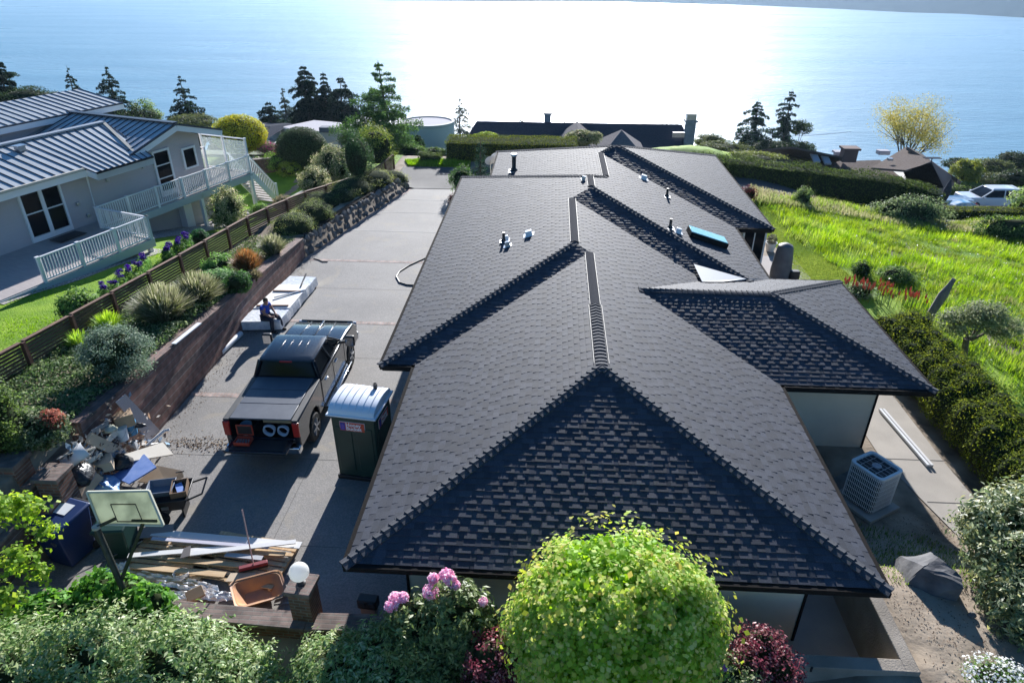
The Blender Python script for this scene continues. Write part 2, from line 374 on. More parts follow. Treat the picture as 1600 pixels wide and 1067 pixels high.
# far shore: wooded headland beyond the water
SH=[(40,1300),(160,1150),(420,1020),(640,900),(900,760),(1500,600)]
mb=MB()
def shore(u,v): return P(u,v,-110)
rings=[]
for k,(u,v) in enumerate([(600,1),(800,2.5),(980,4.),(1150,8),(1300,14),(1420,20),(1500,22),(1600,28),(1750,40)]):
    p=shore(u,v); d=Vector((p.x,p.y,0)).normalized(); hh=60 if k>1 else 30+15*k
    rings.append([p+d*0-Vector((0,0,1)),p+d*120+Vector((0,0,38+12*math.sin(k*2.1))),p+d*520+Vector((0,0,hh*2+28*math.sin(k*1.7))),p+d*1400+Vector((0,0,hh*1.4)),p+d*1600+Vector((0,0,-3))])
n=len(rings[0]); V=[q for r in rings for q in r]; Fc=[(i*n+j,i*n+j+1,(i+1)*n+j+1,(i+1)*n+j) for i in range(len(rings)-1) for j in range(n-1)]
HILLM=mat('hazy_forest',(.012,.035,.055),1,c2=(.02,.05,.065),scale=.02,detail=8,spec=0)  # bluish base colour carries part of the haze tint
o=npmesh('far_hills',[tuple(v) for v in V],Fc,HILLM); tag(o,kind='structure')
# ------------------------------------------------------------------ driveway and roads
dm,dn,dp,N,L=newmat('exposed_aggregate')
tc=N('ShaderNodeTexCoord'); t1=N('ShaderNodeTexNoise'); t1.inputs['Scale'].default_value=.35; t1.inputs['Detail'].default_value=9; t1.inputs['Roughness'].default_value=.62; L(tc.outputs['Object'],t1.inputs[0])
t2=N('ShaderNodeTexNoise'); t2.inputs['Scale'].default_value=28; t2.inputs['Detail'].default_value=3; L(tc.outputs['Object'],t2.inputs[0])
r=N('ShaderNodeValToRGB'); e=r.color_ramp.elements; e[0].position=.3; e[0].color=(.19,.183,.178,1); e[1].position=.7; e[1].color=(.29,.278,.265,1); L(t1.outputs[0],r.inputs[0])
r2=N('ShaderNodeValToRGB'); e=r2.color_ramp.elements; e[0].position=.35; e[0].color=(.76,.76,.76,1); e[1].position=.7; e[1].color=(1.16,1.14,1.11,1); L(t2.outputs[0],r2.inputs[0])
mm=N('ShaderNodeMix'); mm.data_type='RGBA'; mm.blend_type='MULTIPLY'; mm.inputs[0].default_value=1; L(r.outputs[0],mm.inputs[6]); L(r2.outputs[0],mm.inputs[7])
t3=N('ShaderNodeTexNoise'); t3.inputs['Scale'].default_value=.9; t3.inputs['Detail'].default_value=10; t3.inputs['Distortion'].default_value=1.2; L(tc.outputs['Object'],t3.inputs[0])
r3=N('ShaderNodeValToRGB'); e=r3.color_ramp.elements; e[0].position=.56; e[0].color=(0,0,0,1); e[1].position=.68; e[1].color=(.55,.55,.55,1); L(t3.outputs[0],r3.inputs[0])
m2=N('ShaderNodeMix'); m2.data_type='RGBA'; m2.inputs[7].default_value=(.29,.255,.2,1); L(r3.outputs[0],m2.inputs[0]); L(mm.outputs[2],m2.inputs[6]); L(m2.outputs[2],dp.inputs[0])
dp.inputs['Roughness'].default_value=.8; b=N('ShaderNodeBump'); b.inputs['Strength'].default_value=.5; b.inputs['Distance'].default_value=.01; L(t2.outputs[0],b.inputs['Height']); L(b.outputs[0],dp.inputs['Normal'])
def strip(name,poly,z,m,kind='structure',th=None):
    mb=MB()
    if th: mb.prism(poly,z-th,z,'Z')
    else: mb.add([(x,y,z) for x,y in poly],[tuple(range(len(poly)))])
    return tag(mb.build(name,m),kind=kind)
lft=[(xw(y)+.02,y) for y in (9.0,15,20,25,28.35,29,31,33,35,37,39.3)]
strip('driveway',[(-2.2,9.0),(-2.2,39.3)]+lft[::-1],.012,dm)
# paving bands and joints
bm_,bn,bp,N,L=newmat('paver_brick')
def brickmat(name,c1,c2,mortar,sc,vec='Object',rot=None,rough=.85,bw=.5,rh=.25):
    m,n,p,N,L=newmat(name); tc=N('ShaderNodeTexCoord'); mp=N('ShaderNodeMapping'); L(tc.outputs[vec],mp.inputs[0])
    if rot: mp.inputs['Rotation'].default_value=rot
    t=N('ShaderNodeTexBrick'); t.inputs['Color1'].default_value=(*c1,1); t.inputs['Color2'].default_value=(*c2,1); t.inputs['Mortar'].default_value=(*mortar,1)
    t.inputs['Scale'].default_value=sc; t.inputs['Mortar Size'].default_value=.012; t.inputs['Brick Width'].default_value=bw; t.inputs['Row Height'].default_value=rh; L(mp.outputs[0],t.inputs[0])
    nn=N('ShaderNodeTexNoise'); nn.inputs['Scale'].default_value=4; nn.inputs['Detail'].default_value=8; L(tc.outputs[vec],nn.inputs[0])
    rr=N('ShaderNodeValToRGB'); rr.color_ramp.elements[0].position=.35; rr.color_ramp.elements[1].position=.7; rr.color_ramp.elements[0].color=(.55,.55,.55,1); rr.color_ramp.elements[1].color=(1.2,1.2,1.2,1); L(nn.outputs[0],rr.inputs[0])
    x=N('ShaderNodeMix'); x.data_type='RGBA'; x.blend_type='MULTIPLY'; x.inputs[0].default_value=1; L(t.outputs[0],x.inputs[6]); L(rr.outputs[0],x.inputs[7]); L(x.outputs[2],p.inputs[0])
    p.inputs['Roughness'].default_value=rough; b=N('ShaderNodeBump'); b.inputs['Strength'].default_value=.6; b.inputs['Distance'].default_value=.01; b.invert=True; L(t.outputs['Fac'],b.inputs['Height']); L(b.outputs[0],p.inputs['Normal'])
    return m
PAV=brickmat('paver_brick',(.4,.28,.24),(.45,.34,.3),(.36,.33,.31),1,rot=(0,0,R_(90)),bw=.21,rh=.107)
for i,y in enumerate((17.2,22.25,28.15,32.05,34.95,37.2)):
    x0=xw(y)+.05
    if i in(0,1,2): strip('paver_band',[(x0,y-.11),(-2.3,y-.11),(-2.3,y+.11),(x0,y+.11)],.017,PAV)
    else: strip('paver_band',[(x0,y-.06),(-2.3,y-.06),(-2.3,y+.06),(x0,y+.06)],.017,CONC)
JM=mat('joint',(.09,.085,.08),.9)
for y in (11.2,14.3,19.7,25.2): strip('driveway_joint',[(xw(y)+.3,y-.006),(-2.4,y-.006),(-2.4,y+.006),(xw(y)+.3,y+.006)],.0165,JM)
strip('driveway_joint',[(-6.2,9.2),(-6.19,9.2),(-6.19,14.2),(-6.2,14.2)],.0168,JM)
ed=[(xw(y)+.03,y) for y in (28.3,30,32,34,36,38,39.3)]
strip('driveway_edging',ed+[(x+.22,y) for x,y in ed[::-1]],.0195,mat('red_edging',(.36,.2,.16),.8,c2=(.44,.34,.3),scale=9))
ASPH=mat('asphalt',(.045,.046,.05),.85,c2=(.07,.07,.072),scale=1.2,bump=.4,bscale=60,detail=9)
sheet('road',axis_pts([(-9.6,60,1.6)]),axis_pts([(39.3,44,.8)]),lambda x,y:gz(x,y)+.03,ASPH,mask=lambda x,y:x<9 or y>40.8)
sheet('access_road',axis_pts([(26,75,2.)]),axis_pts([(51,57.5,1.)]),lambda x,y:gz(x,y)+.3,mat('pale_concrete',(.3,.3,.3),.8))
CH=strip('terrace',[(-3,7.95),(6.4,7.95),(6.4,9.6),(6.4,13.5),(-3,13.5)],.008,CONC)
strip('footpath',[(9.3,15.3),(10.95,15.3),(10.95,22.8),(9.3,22.8)],.02,mat('path_concrete',(.33,.3,.26),.85,c2=(.42,.38,.33),scale=.8,bump=.2))
strip('footpath',[(9.3,15.3),(10.3,10.8),(11.2,10.3),(10.95,15.3)],.0205,bpy.data.materials['path_concrete'])
strip('footpath_joint',[(9.3,15.29),(11,15.29),(11,15.32),(9.3,15.32)],.024,JM)
strip('footpath_joint',[(9.75,13.6),(11.05,13.6),(11.05,13.63),(9.75,13.63)],.0245,JM)
strip('patio',[(7.0,21.6),(10.6,21.6),(11.3,27.5),(11.3,30),(7,30)],.02,mat('patio_concrete',(.33,.3,.29),.85,c2=(.38,.35,.33),scale=.8,bump=.2))
# ------------------------------------------------------------------ main house
HE=2.5; TP=.308
MOD=[(-3.4,6,8.5,33.2),(-4.3,6,15.3,33.2),(-4.3,7.5,19.9,33.2),(-2.9,7.5,19.9,38.4),(-2.9,9,26.7,38.4),(-3,9.8,14.95,21.6)]
def hroof(x,y):
    return max(min(x-m[0],m[1]-x,y-m[2],m[3]-y) for m in MOD)*TP+HE
def clip(poly,a,b,c):  # keep a*x+b*y+c>=0
    out=[]
    for i in range(len(poly)):
        p=poly[i];q=poly[(i+1)%len(poly)];dp_=a*p[0]+b*p[1]+c;dq=a*q[0]+b*q[1]+c
        if dp_>=0: out.append(p)
        if (dp_>=0)!=(dq>=0): t=dp_/(dp_-dq); out.append((p[0]+(q[0]-p[0])*t,p[1]+(q[1]-p[1])*t))
    return out
def area(p): return abs(sum(p[i][0]*p[(i+1)%len(p)][1]-p[(i+1)%len(p)][0]*p[i][1] for i in range(len(p))))/2
def sides(m): return [(1,0,-m[0]),(-1,0,m[1]),(0,1,-m[2]),(0,-1,m[3])]
def facepieces():
    res=[]
    for i,m in enumerate(MOD):
        for k,s in enumerate(sides(m)):
            poly=[(m[0],m[2]),(m[1],m[2]),(m[1],m[3]),(m[0],m[3])]
            for j,o in enumerate(sides(m)):
                if j!=k: poly=clip(poly,o[0]-s[0],o[1]-s[1],o[2]-s[2])
            pcs=[poly]
            for j,mo in enumerate(MOD):
                if j==i: continue
                eps=-1e-4 if j<i else 1e-4; new=[]
                for pc in pcs:
                    rem=pc
                    for o in sides(mo):
                        h=(o[0]-s[0],o[1]-s[1],o[2]-s[2]-eps)
                        out=clip(rem,-h[0],-h[1],-h[2]); rem=clip(rem,*h)
                        if len(out)>2 and area(out)>1e-4: new.append(out)
                        if len(rem)<3: break
                pcs=new
            for pc in pcs: res.append((k,s,pc))
    return res
def hash2(a,b):
    return (math.sin(a*127.1+b*311.7)*43758.5453)%1.
def build_shingles(parent):
    EX=.137; VV=[];FF=[];CC=[];dk=MB()
    NRM={0:(1,0),1:(-1,0),2:(0,1),3:(0,-1)}
    for k,s,pc in facepieces():
        wv=[s[0]*x+s[1]*y+s[2] for x,y in pc]; 
        dk.add([(x,y,HE+TP*ww-.004) for (x,y),ww in zip(pc,wv)],[tuple(range(len(pc)))])
        # u = coordinate along the eave
        U=(lambda x,y:y) if k<2 else (lambda x,y:x)
        us=[U(x,y) for x,y in pc]
        for r in range(int(min(wv)/EX)-1,int(max(wv)/EX)+2):
            if r<0: continue
            w0,w1=r*EX,(r+1)*EX
            row=clip(clip(pc,s[0],s[1],s[2]-w0),-s[0],-s[1],-s[2]+w1)
            if len(row)<3: continue
            uu=[U(x,y) for x,y in row]; lo,hi=min(uu),max(uu)
            # dimensional tabs of varied width, offset per course, same pattern whichever piece they fall in
            kk=int((lo-2)/.33)-1
            off=hash2(r*1.0,k*7.3)*.33
            while True:
                a=kk*.33+off; 
                if a>hi: break
                wd=.12+.13*hash2(kk,r*3.1+k)
                for (ta,tb,th,raised) in ((a,a+wd,.0165,1),(a+wd,a+.33,.0085,0)):
                    if tb<lo or ta>hi: continue
                    q=clip(clip(row,1,0,-ta),-1,0,tb) if k>=2 else clip(clip(row,0,1,-ta),0,-1,tb)
                    if len(q)<3 or area(q)<1e-5: continue
                    th2=th+.0022*(hash2(kk+3,r)-.5)
                    base=len(VV); n=len(q)
                    dz=.004*(hash2(kk*1.7,r+.5)-.3)
                    for x,y in q:
                        ww=s[0]*x+s[1]*y+s[2]; f=(ww-w0)/EX
                        VV.append((x,y,HE+TP*ww+th2*(1-f)+.0035*f+dz*(1-f)))
                    for x,y in q:
                        ww=s[0]*x+s[1]*y+s[2]; VV.append((x,y,HE+TP*ww-.003))
                    FF.append(tuple(base+i for i in range(n)))
                    c=(.72+.5*hash2(kk*2.3+raised*5,r*1.9)); c=(c,c*(.985+.03*hash2(kk,r)),c*(1.0+.03*hash2(r,kk)))
                    CC.append(c)
                    for i in range(n):
                        j=(i+1)%n; FF.append((base+j,base+i,base+n+i,base+n+j)); CC.append(c)
                kk+=1
    me=bpy.data.meshes.new('shingles'); me.from_pydata(VV,[],FF); 
    ca=me.color_attributes.new('Col','FLOAT_COLOR','CORNER'); arr=[]
    for p,c in zip(me.polygons,CC): arr+= [c[0],c[1],c[2],1.]*p.loop_total
    ca.data.foreach_set('color',arr)
    me.materials.append(SHING); o=bpy.data.objects.new('shingles',me); col.objects.link(o); o.parent=parent
    return o,dk
SHING,sn,sp,N,L=newmat('asphalt_shingle'); a=N('ShaderNodeVertexColor'); a.layer_name='Col'
tc=N('ShaderNodeTexCoord'); t=N('ShaderNodeTexNoise'); t.inputs['Scale'].default_value=60; t.inputs['Detail'].default_value=3; L(tc.outputs['Object'],t.inputs[0])
r=N('ShaderNodeValToRGB'); e=r.color_ramp.elements; e[0].position=.3; e[0].color=(.03,.035,.046,1); e[1].position=.75; e[1].color=(.06,.067,.087,1); L(t.outputs[0],r.inputs[0])
m1=N('ShaderNodeMix'); m1.data_type='RGBA'; m1.blend_type='MULTIPLY'; m1.inputs[0].default_value=1; L(r.outputs[0],m1.inputs[6]); L(a.outputs[0],m1.inputs[7]); L(m1.outputs[2],sp.inputs[0]); sp.inputs['Roughness'].default_value=.75; sp.inputs['Specular IOR Level'].default_value=.26
SHCAP=mat('shingle_cap',(.042,.045,.053),.85,c2=(.075,.08,.093),scale=60,spec=.18)
SIDING=mat('beige_siding',(.6,.53,.42),.7,c2=(.66,.58,.46),scale=1.5)
sb=SIDING.node_tree
def addlap(m,pitch=.18,axis=2,strength=.5):
    n=m.node_tree; N=n.nodes.new; L=n.links.new; tc=N('ShaderNodeTexCoord'); sx=N('ShaderNodeSeparateXYZ'); L(tc.outputs['Object'],sx.inputs[0])
    d=N('ShaderNodeMath'); d.operation='DIVIDE'; d.inputs[1].default_value=pitch; L(sx.outputs[axis],d.inputs[0]); f=N('ShaderNodeMath'); f.operation='FRACT'; L(d.outputs[0],f.inputs[0])
    b=N('ShaderNodeBump'); b.inputs['Strength'].default_value=strength; b.inputs['Distance'].default_value=.03; b.invert=True; L(f.outputs[0],b.inputs['Height']); L(b.outputs[0],n.nodes['Principled BSDF'].inputs['Normal'])
addlap(SIDING)
FASC=mat('dark_gutter',(.018,.016,.015),.9,spec=.06)
house=thing('main_house','long low house with charcoal shingle hip roofs stepping towards the water, beside the driveway','house',(0,0,0))
sh,dk=build_shingles(house); sh.name='roof'
dk.build('roof_deck',FASC,house)
OUT=[(-3.4,8.5),(6,8.5),(6,14.95),(9.8,14.95),(9.8,21.6),(7.5,21.6),(7.5,26.7),(9,26.7),(9,38.4),(-2.9,38.4),(-2.9,33.2),(-4.3,33.2),(-4.3,15.3),(-3.4,15.3)]
mb=MB(); n=len(OUT)
for i in range(n):
    a=Vector((*OUT[i],0));b=Vector((*OUT[(i+1)%n],0)); t=(b-a).normalized(); o=Vector((t.y,-t.x,0))
    a2=a-t*.0;b2=b+t*.0
    mb.add([(a2+o*.0)+Vector((0,0,HE+.006)),(b2)+Vector((0,0,HE+.006)),(b2)+Vector((0,0,HE-.2)),(a2)+Vector((0,0,HE-.2))],[(0,1,2,3)])
    mb.box(((a+b)/2+o*.045+Vector((0,0,HE-.06))),(( (b-a).length+.09) if abs(t.x)>.5 else .09, ((b-a).length-.002) if abs(t.y)>.5 else .09,.11))
mb.build('gutter',FASC,house)
MB().add([(x,y,HE-.19) for x,y in OUT],[tuple(range(n))]).build('soffit',mat('soffit',(.2,.18,.15),.8),house)
# walls (inset from the eaves)
ins=.85
def inset(poly,d):
    r=[];n=len(poly)
    for i in range(n):
        p0=Vector(poly[i-1]);p1=Vector(poly[i]);p2=Vector(poly[(i+1)%n]); t1=(p1-p0).normalized();t2=(p2-p1).normalized()
        n1=Vector((-t1.y,t1.x));n2=Vector((-t2.y,t2.x)); r.append(tuple(p1+(n1+n2)*d if abs(t1.dot(t2))<.5 else p1+n1*d))
    return r
W=inset(OUT,ins); mb=MB()
for i in range(n):
    a=W[i];b=W[(i+1)%n]; mb.add([(a[0],a[1],-.05),(b[0],b[1],-.05),(b[0],b[1],HE-.19),(a[0],a[1],HE-.19)],[(0,1,2,3)])
mb.build('wall',SIDING,house)
mb=MB()   # dark corner boards and door/window openings the eaves half hide
for i in (0,1,3): MB().box((W[i][0],W[i][1],1.15),(.05,.05,2.3)).build('corner_board',FASC,house)
# windows / garage doors on the long sides (seen from a step to the side)
def pane(parent,c,w_,h_,ax,frame=WHITE,name='window'):
    fm=MB(); t=.07
    def bx(du,dz,lu,lz,th):
        cc=(c[0]+(du if ax=='x' else 0),c[1]+(du if ax=='y' else 0),c[2]+dz); dd=(lu,th,lz) if ax=='x' else (th,lu,lz); fm.box(cc,dd)
    bx(0,h_/2,w_+t,t,.09);bx(0,-h_/2,w_+t,t,.09);bx(-w_/2,0,t,h_-t,.088);bx(w_/2,0,t,h_-t,.088);bx(0,0,t*.6,h_-t,.07)
    o=fm.build(name,frame,parent)
    MB().box(c,(w_-t,.03,h_-t) if ax=='x' else (.03,w_-t,h_-t)).build('pane',DARKGLASS,o)
pane(house,(8.16,29.2,1.1),2.2,2.0,'y'); pane(house,(6.66,23.9,1.3),1.8,1.1,'y'); pane(house,(8.6,27.53,1.2),.0+.9,1.9,'x')
for y in (26,30): pane(house,(-3.46,y,1.5),1.4,1.1,'y')
GD=mat('garage_door',(.4,.37,.31),.6); mb=MB()
for y in (11.6,):
    for k in range(4): mb.box((-2.58,y,.3+k*.56),(.06,4.2,.54))
mb.build('garage_door',GD,house,bevel=.01)
# hip and ridge caps: thick overlapping folded shingles
def zr(x,y): return hroof(x,y)
def capline(a,b,name,hw=.13,ex=.185,th=.026):
    a=Vector(a);b=Vector(b); d=b-a; Lh=math.hypot(d.x,d.y)
    az=zr(a.x,a.y);bz=zr(b.x,b.y); A3=Vector((a.x,a.y,az));B3=Vector((b.x,b.y,bz)); t=(B3-A3).normalized(); Ln=(B3-A3).length
    side=t.cross(Vector((0,0,1))).normalized(); k=int(Ln/ex); mb=MB()
    rnd=random.Random(int(Ln*1000))
    for i in range(k+1):
        s0=i*Ln/(k+1)-.02; s1=s0+Ln/(k+1)+.03; 
        pts=[]
        for s_,lift in((s0,th+.02+rnd.uniform(-.003,.004)),(s1,.014)):
            c=A3+t*s_; 
            for q,e in ((-1,1),(-.45,1),(0,1),(.45,1),(1,1)):
                p=c+side*hw*q*(1+rnd.uniform(-.03,.03)); 
                zz=max(zr(p.x,p.y), c.z-hw*abs(q)*.32) if abs(q)>.0 else c.z
                pts.append(Vector((p.x,p.y,zz+lift+ (.012 if q==0 else 0))))
        low=[p-Vector((0,0,th+.012)) for p in pts[:5]]
        mb.add(pts+low,[(0,1,6,5),(1,2,7,6),(2,3,8,7),(3,4,9,8),(10,11,1,0),(11,12,2,1),(12,13,3,2),(13,14,4,3)])
        mb.add([pts[0],pts[5],low[0]],[(0,1,2)]); mb.add([pts[4],pts[9],low[4]],[(2,1,0)])
    return mb.build(name,SHCAP,house)
H2=[((-3.44,8.46),(1.3,13.2)),((6.04,8.46),(1.3,13.2)),((-4.34,15.26),(.85,20.45)),((6.65,20.75),(1.6,25.8)),((-4.3,33.2),(1.6,27.3)),((-3.0,38.5),(2.95,32.55)),
 ((9.04,26.66),(3.15,32.55)),((9,38.4),(3.15,32.55)),((9.84,14.91),(6.475,18.275)),((9.84,21.64),(6.475,18.275)),((1.6,27.3),(2.3,28.0)),((2.3,31.9),(2.95,32.55))]
for a,b in H2: capline((*a,0),(*b,0),'hip_cap')
for a,b in [((1.3,13.1),(1.3,16.4)),((1.75,18.27),(6.6,18.275)),((2.9,32.55),(3.2,32.55))]:
    if a[0]==1.75: a=(2.7,18.275)
    capline((*a,0),(*b,0),'ridge_cap',hw=.14,ex=.16)
# vented ridge strips with pale edges
RV=mat('ridge_vent',(.034,.036,.044),1,c2=(.055,.058,.068),scale=30,spec=.08); RE=mat('vent_edge',(.45,.42,.36),.6)
for (x,y0,y1) in ((1.3,16.3,19.95),(.85,20.5,25.0),(1.6,25.85,27.25),(2.3,28.1,31.85)):
    z=zr(x,(y0+y1)/2); mb=MB()
    for q in(-1,1): mb.add([(x,y0,z+.05),(x,y1,z+.05),(x+q*.13,y1,z+.028-.13*TP*.6),(x+q*.13,y0,z+.028-.13*TP*.6)],[(0,1,2,3)])
    mb.add([(x-.13,y0,z-.02),(x,y0,z+.05),(x+.13,y0,z-.02)],[(0,1,2)])
    o=mb.build('ridge_vent',RV,house); e=MB()
    for q in(-1,1): e.bar((x+q*.135,y0,z+.0),(x+q*.135,y1,z+.0),.008,.035)
    e.build('vent_edge',RE,o)
for q in(-1,1): MB().bar((1.3+q*.17,13.3,zr(1.3,15)-.01),(1.3+q*.17,16.3,zr(1.3,15)-.01),.008,.035).build('vent_edge',RE,house)
# light roof cricket behind the side wing, drip edge on its ridge start
def RP(u,v,dz=0):   # point on the roof seen at a pixel
    d=ray(u,v); k=8.
    while k<70:
        p=np.array([0,0,H])+d*k
        if p[2]<hroof(p[0],p[1])+dz: break
        k+=.02
    return Vector((p[0],p[1],hroof(p[0],p[1])+dz))
cr=[RP(*q,.03) for q in ((1084,414),(1166,437),(1196,437),(1130,441),(1097,441))]
zc=max(c.z for c in cr)
MB().add([(c.x,c.y,c.z+.02) for c in cr],[(0,1,2,3,4)]).build('flashing',mat('membrane',(.38,.4,.42),.5),house)
# roof penetrations
def pipe(u,v,h,r,capr=None,m=BLACK,name='vent_pipe'):
    p=RP(u,v); mb=MB().lathe([(r*2.4,-.06),(r*2.4,0.03),(r*1.15,.05+r),(r,.08+r),(r,h),(r*.7,h)],p,14); o=mb.build(name,m,house,smooth=True)
    MB().box(p+Vector((0,-.05,.03)),(r*5,r*6,.012),rx=0).build('flashing',METAL,o)
    if capr: MB().lathe([(r*1.05,h-.02),(capr,h),(capr,h+.09),(capr*.9,h+.11)],p,14).build('vent_cap',METAL,o,smooth=True)
def boxvent(u,v,s=.22,m=WHITE):
    p=RP(u,v); th_=math.atan(TP)*(1 if p.x>1.3 else -1)
    mb=MB().box(p+Vector((0,0,.02)),(s*1.6,s*1.7,.012),ry=th_).box(p+Vector((0,0,.1)),(s,s,.15),ry=th_,top=.85); mb.build('roof_vent',m,house,bevel=.012)
pipe(803,268,.75,.1,.15); pipe(787,378,.34,.05); pipe(1042,308,.36,.05); pipe(1047,357,.36,.05)
boxvent(791,376,.16);boxvent(793,385,.18,METAL); boxvent(826,368,.24); boxvent(1006,280,.26); boxvent(1060,364,.2); boxvent(893,226,.3,METAL); boxvent(912,282,.14,METAL)
# skylight
c4=[RP(*q) for q in ((1077,361),(1121,374),(1134,391),(1086,376))]
sx0,sx1,sy0,sy1=4.05,5.65,0,0
pc_=(c4[0]+c4[1]+c4[2]+c4[3])/4; print('skylight',pc_, [tuple(round(t,2) for t in c) for c in c4])
sk=MB().box(pc_+Vector((0,0,.1)),(1.45,.72,.2),ry=math.atan(TP)).build('skylight',FASC,house,bevel=.01)
MB().box(pc_+Vector((.02,0,.215)),(1.4,.66,.03),ry=math.atan(TP)).build('pane',mat('teal_glass',(.25,.55,.58),.12,spec=.8,c2=(.3,.62,.64),scale=2),sk,bevel=.008)
# ------------------------------------------------------------------ brick retaining wall, rockery, fence
BRK=brickmat('old_brick',(.27,.14,.11),(.12,.085,.08),(.24,.21,.19),1,rot=(R_(90),0,R_(90)),bw=.23,rh=.085)
BRKF=brickmat('old_brick_front',(.27,.12,.08),(.14,.07,.055),(.22,.19,.16),1,rot=(R_(90),0,0),bw=.23,rh=.085)
COPE=brickmat('brick_coping',(.23,.165,.14),(.17,.12,.105),(.18,.16,.14),1,rot=(0,0,0),bw=.4,rh=.1)
def wtop(y): return gl(y)+.06
t=thing('retaining_wall','long brown brick retaining wall between the driveway and the planting bed','wall',(0,0,0))
ys=axis_pts([(12.6,28.4,.8)]); V=[]
mb=MB(); mc=MB()
for a,b in zip(ys,ys[1:]):
    za,zb=wtop(a),wtop(b); x0,x1=-11.36,-10.98
    mb.add([(x1,a,-.05),(x1,b,-.05),(x1,b,zb),(x1,a,za),(x0,a,-.05),(x0,b,-.05),(x0,b,zb),(x0,a,za)],[(0,1,2,3),(4,7,6,5)]+([(1,5,6,2)] if b==ys[-1] else [])+([(0,3,7,4)] if a==ys[0] else []))
    mc.add([(-11.4,a,za+.07),(-10.95,a,za+.07),(-10.95,b,zb+.07),(-11.4,b,zb+.07),(-11.4,a,za),(-10.95,a,za),(-10.95,b,zb),(-11.4,b,zb)],[(0,1,2,3),(0,4,5,1),(1,5,6,2),(2,6,7,3),(3,7,4,0)])
mb.build('brick_face',BRK,t); mc.build('coping',brickmat('dark_coping',(.24,.14,.115),(.15,.095,.085),(.1,.085,.08),1,bw=.1,rh=.4),t)
def pillar(x,y,z0,h,s,label,group=None,lamp=False,rz=0):
    t=thing('brick_pillar',label,'pillar',(x,y,z0),rz,group)
    MB().box((0,0,h/2),(s,s,h)).build('brick_shaft',BRKF,t)
    MB().box((0,0,h+.05),(s+.1,s+.1,.1)).build('cap',COPE,t,bevel=.012)
    return t
G1='brick pillars along the near walls'
q=P(82,742,1.9); pillar(q.x,q.y,.0,1.9,.5,'brick pillar beside the rubbish heap, nearest to the tan cardboard',G1)
q=P(15,722,2.3); pillar(q.x,q.y,.8,1.5,.5,'brick pillar at the left picture edge below the fence',G1)
q=P(74,787,1.4); pillar(q.x,q.y,.0,1.4,.36,'brick pillar half hidden by lime leaves, behind the blue bin',G1)
# side wall stepping down towards the camera at the left
t=thing('side_wall','stepped brown brick wall running from the pillars to the front wall at the left','wall')
mb=MB(); mb.box((-11.3,9.85,.62),(.4,1.9,1.34)); mb.box((-11.3,11.5,.85),(.38,1.4,1.8)); mb.box((-13.6,12.6,1.35),(4.3,.4,1.9)); mb.build('brick_face',BRK,t)
mb=MB(); mb.box((-11.3,9.85,1.33),(.48,1.96,.08)); mb.box((-11.3,11.5,1.79),(.46,1.46,.08)); mb.box((-13.6,12.6,2.34),(4.4,.5,.08)); mb.build('coping',COPE,t,bevel=.01)
# low front wall with lamp pillar
t=thing('front_wall','low brick wall with broad pale coping in front of the driveway','wall')
fa=P(-30,925,.55); fb=P(480,972,.55); fc=P(785,985,.45)
print('frontwall',fa,fb,fc)
mb=MB(); mc=MB()
for a,b in((fa,fb),(fb,fc)):
    a0=Vector((a.x,a.y,.2)); b0=Vector((b.x,b.y,.2)); mb.bar(a0,b0,.26,.62); a1=Vector((a.x,a.y,.55)); b1=Vector((b.x,b.y,.55)); mc.bar(a1,b1,.4,.09)
mb.build('brick_face',BRKF,t); mc.build('coping',COPE,t,bevel=.012)
q=P(472,908,1.42); print('lamp pillar',q)
pillar(q.x,q.y-.05,0,1.32,.42,'brick pillar carrying the white globe lamp on the front wall',None,rz=R_(-5))
lamp=thing('globe_lamp','round white globe lamp on top of the brick pillar','lamp',(q.x,q.y-.05,1.42))
MB().lathe([(.09,0),(.09,.02),(.045,.05),(.045,.14)],(0,0,0),14).build('base',BLACK,lamp,smooth=True)
prof=[(.19*math.sin(math.pi*i/12)+.0005,.31-.19*math.cos(math.pi*i/12)) for i in range(13)]
OPAL=mat('opal_glass',(.9,.9,.88),.25); on=OPAL.node_tree; tl_=on.nodes.new('ShaderNodeBsdfTranslucent'); tl_.inputs[0].default_value=(.95,.95,.93,1); mx_=on.nodes.new('ShaderNodeMixShader'); mx_.inputs[0].default_value=.55; on.links.new(on.nodes['Principled BSDF'].outputs[0],mx_.inputs[1]); on.links.new(tl_.outputs[0],mx_.inputs[2]); on.links.new(mx_.outputs[0],on.nodes['Material Output'].inputs[0])
MB().lathe(prof,(0,0,0),24).build('globe',OPAL,lamp,smooth=True)
# rockery with trailing growth at the far end of the driveway
ROCK=mat('grey_rock',(.1,.097,.09),.95,c2=(.22,.2,.18),scale=2.5,bump=1,bscale=6,detail=9)
def stone(mb,c,s,rnd,k=12):
    bm=bmesh.new(); bmesh.ops.create_icosphere(bm,subdivisions=2,radius=1); 
    f=[rnd.uniform(.7,1.25) for _ in range(6)]; n=len(mb.v)
    ax=[Vector((rnd.gauss(0,1),rnd.gauss(0,1),rnd.gauss(0,1))).normalized() for _ in range(7)]
    for v in bm.verts:
        p=v.co.copy()
        for a in ax:
            d=p.dot(a)
            if d>.55: p-=a*(d-.55)
        v.co=p
    mb.add([(c[0]+v.co.x*s[0],c[1]+v.co.y*s[1],c[2]+v.co.z*s[2]) for v in bm.verts],[tuple(v.index for v in f.verts) for f in bm.faces]); bm.free()
t=thing('rock_wall','dry grey rock wall under trailing shrubs at the far end of the driveway','wall'); rnd=random.Random(3); ro=None
rocks=MB()
y=28.7
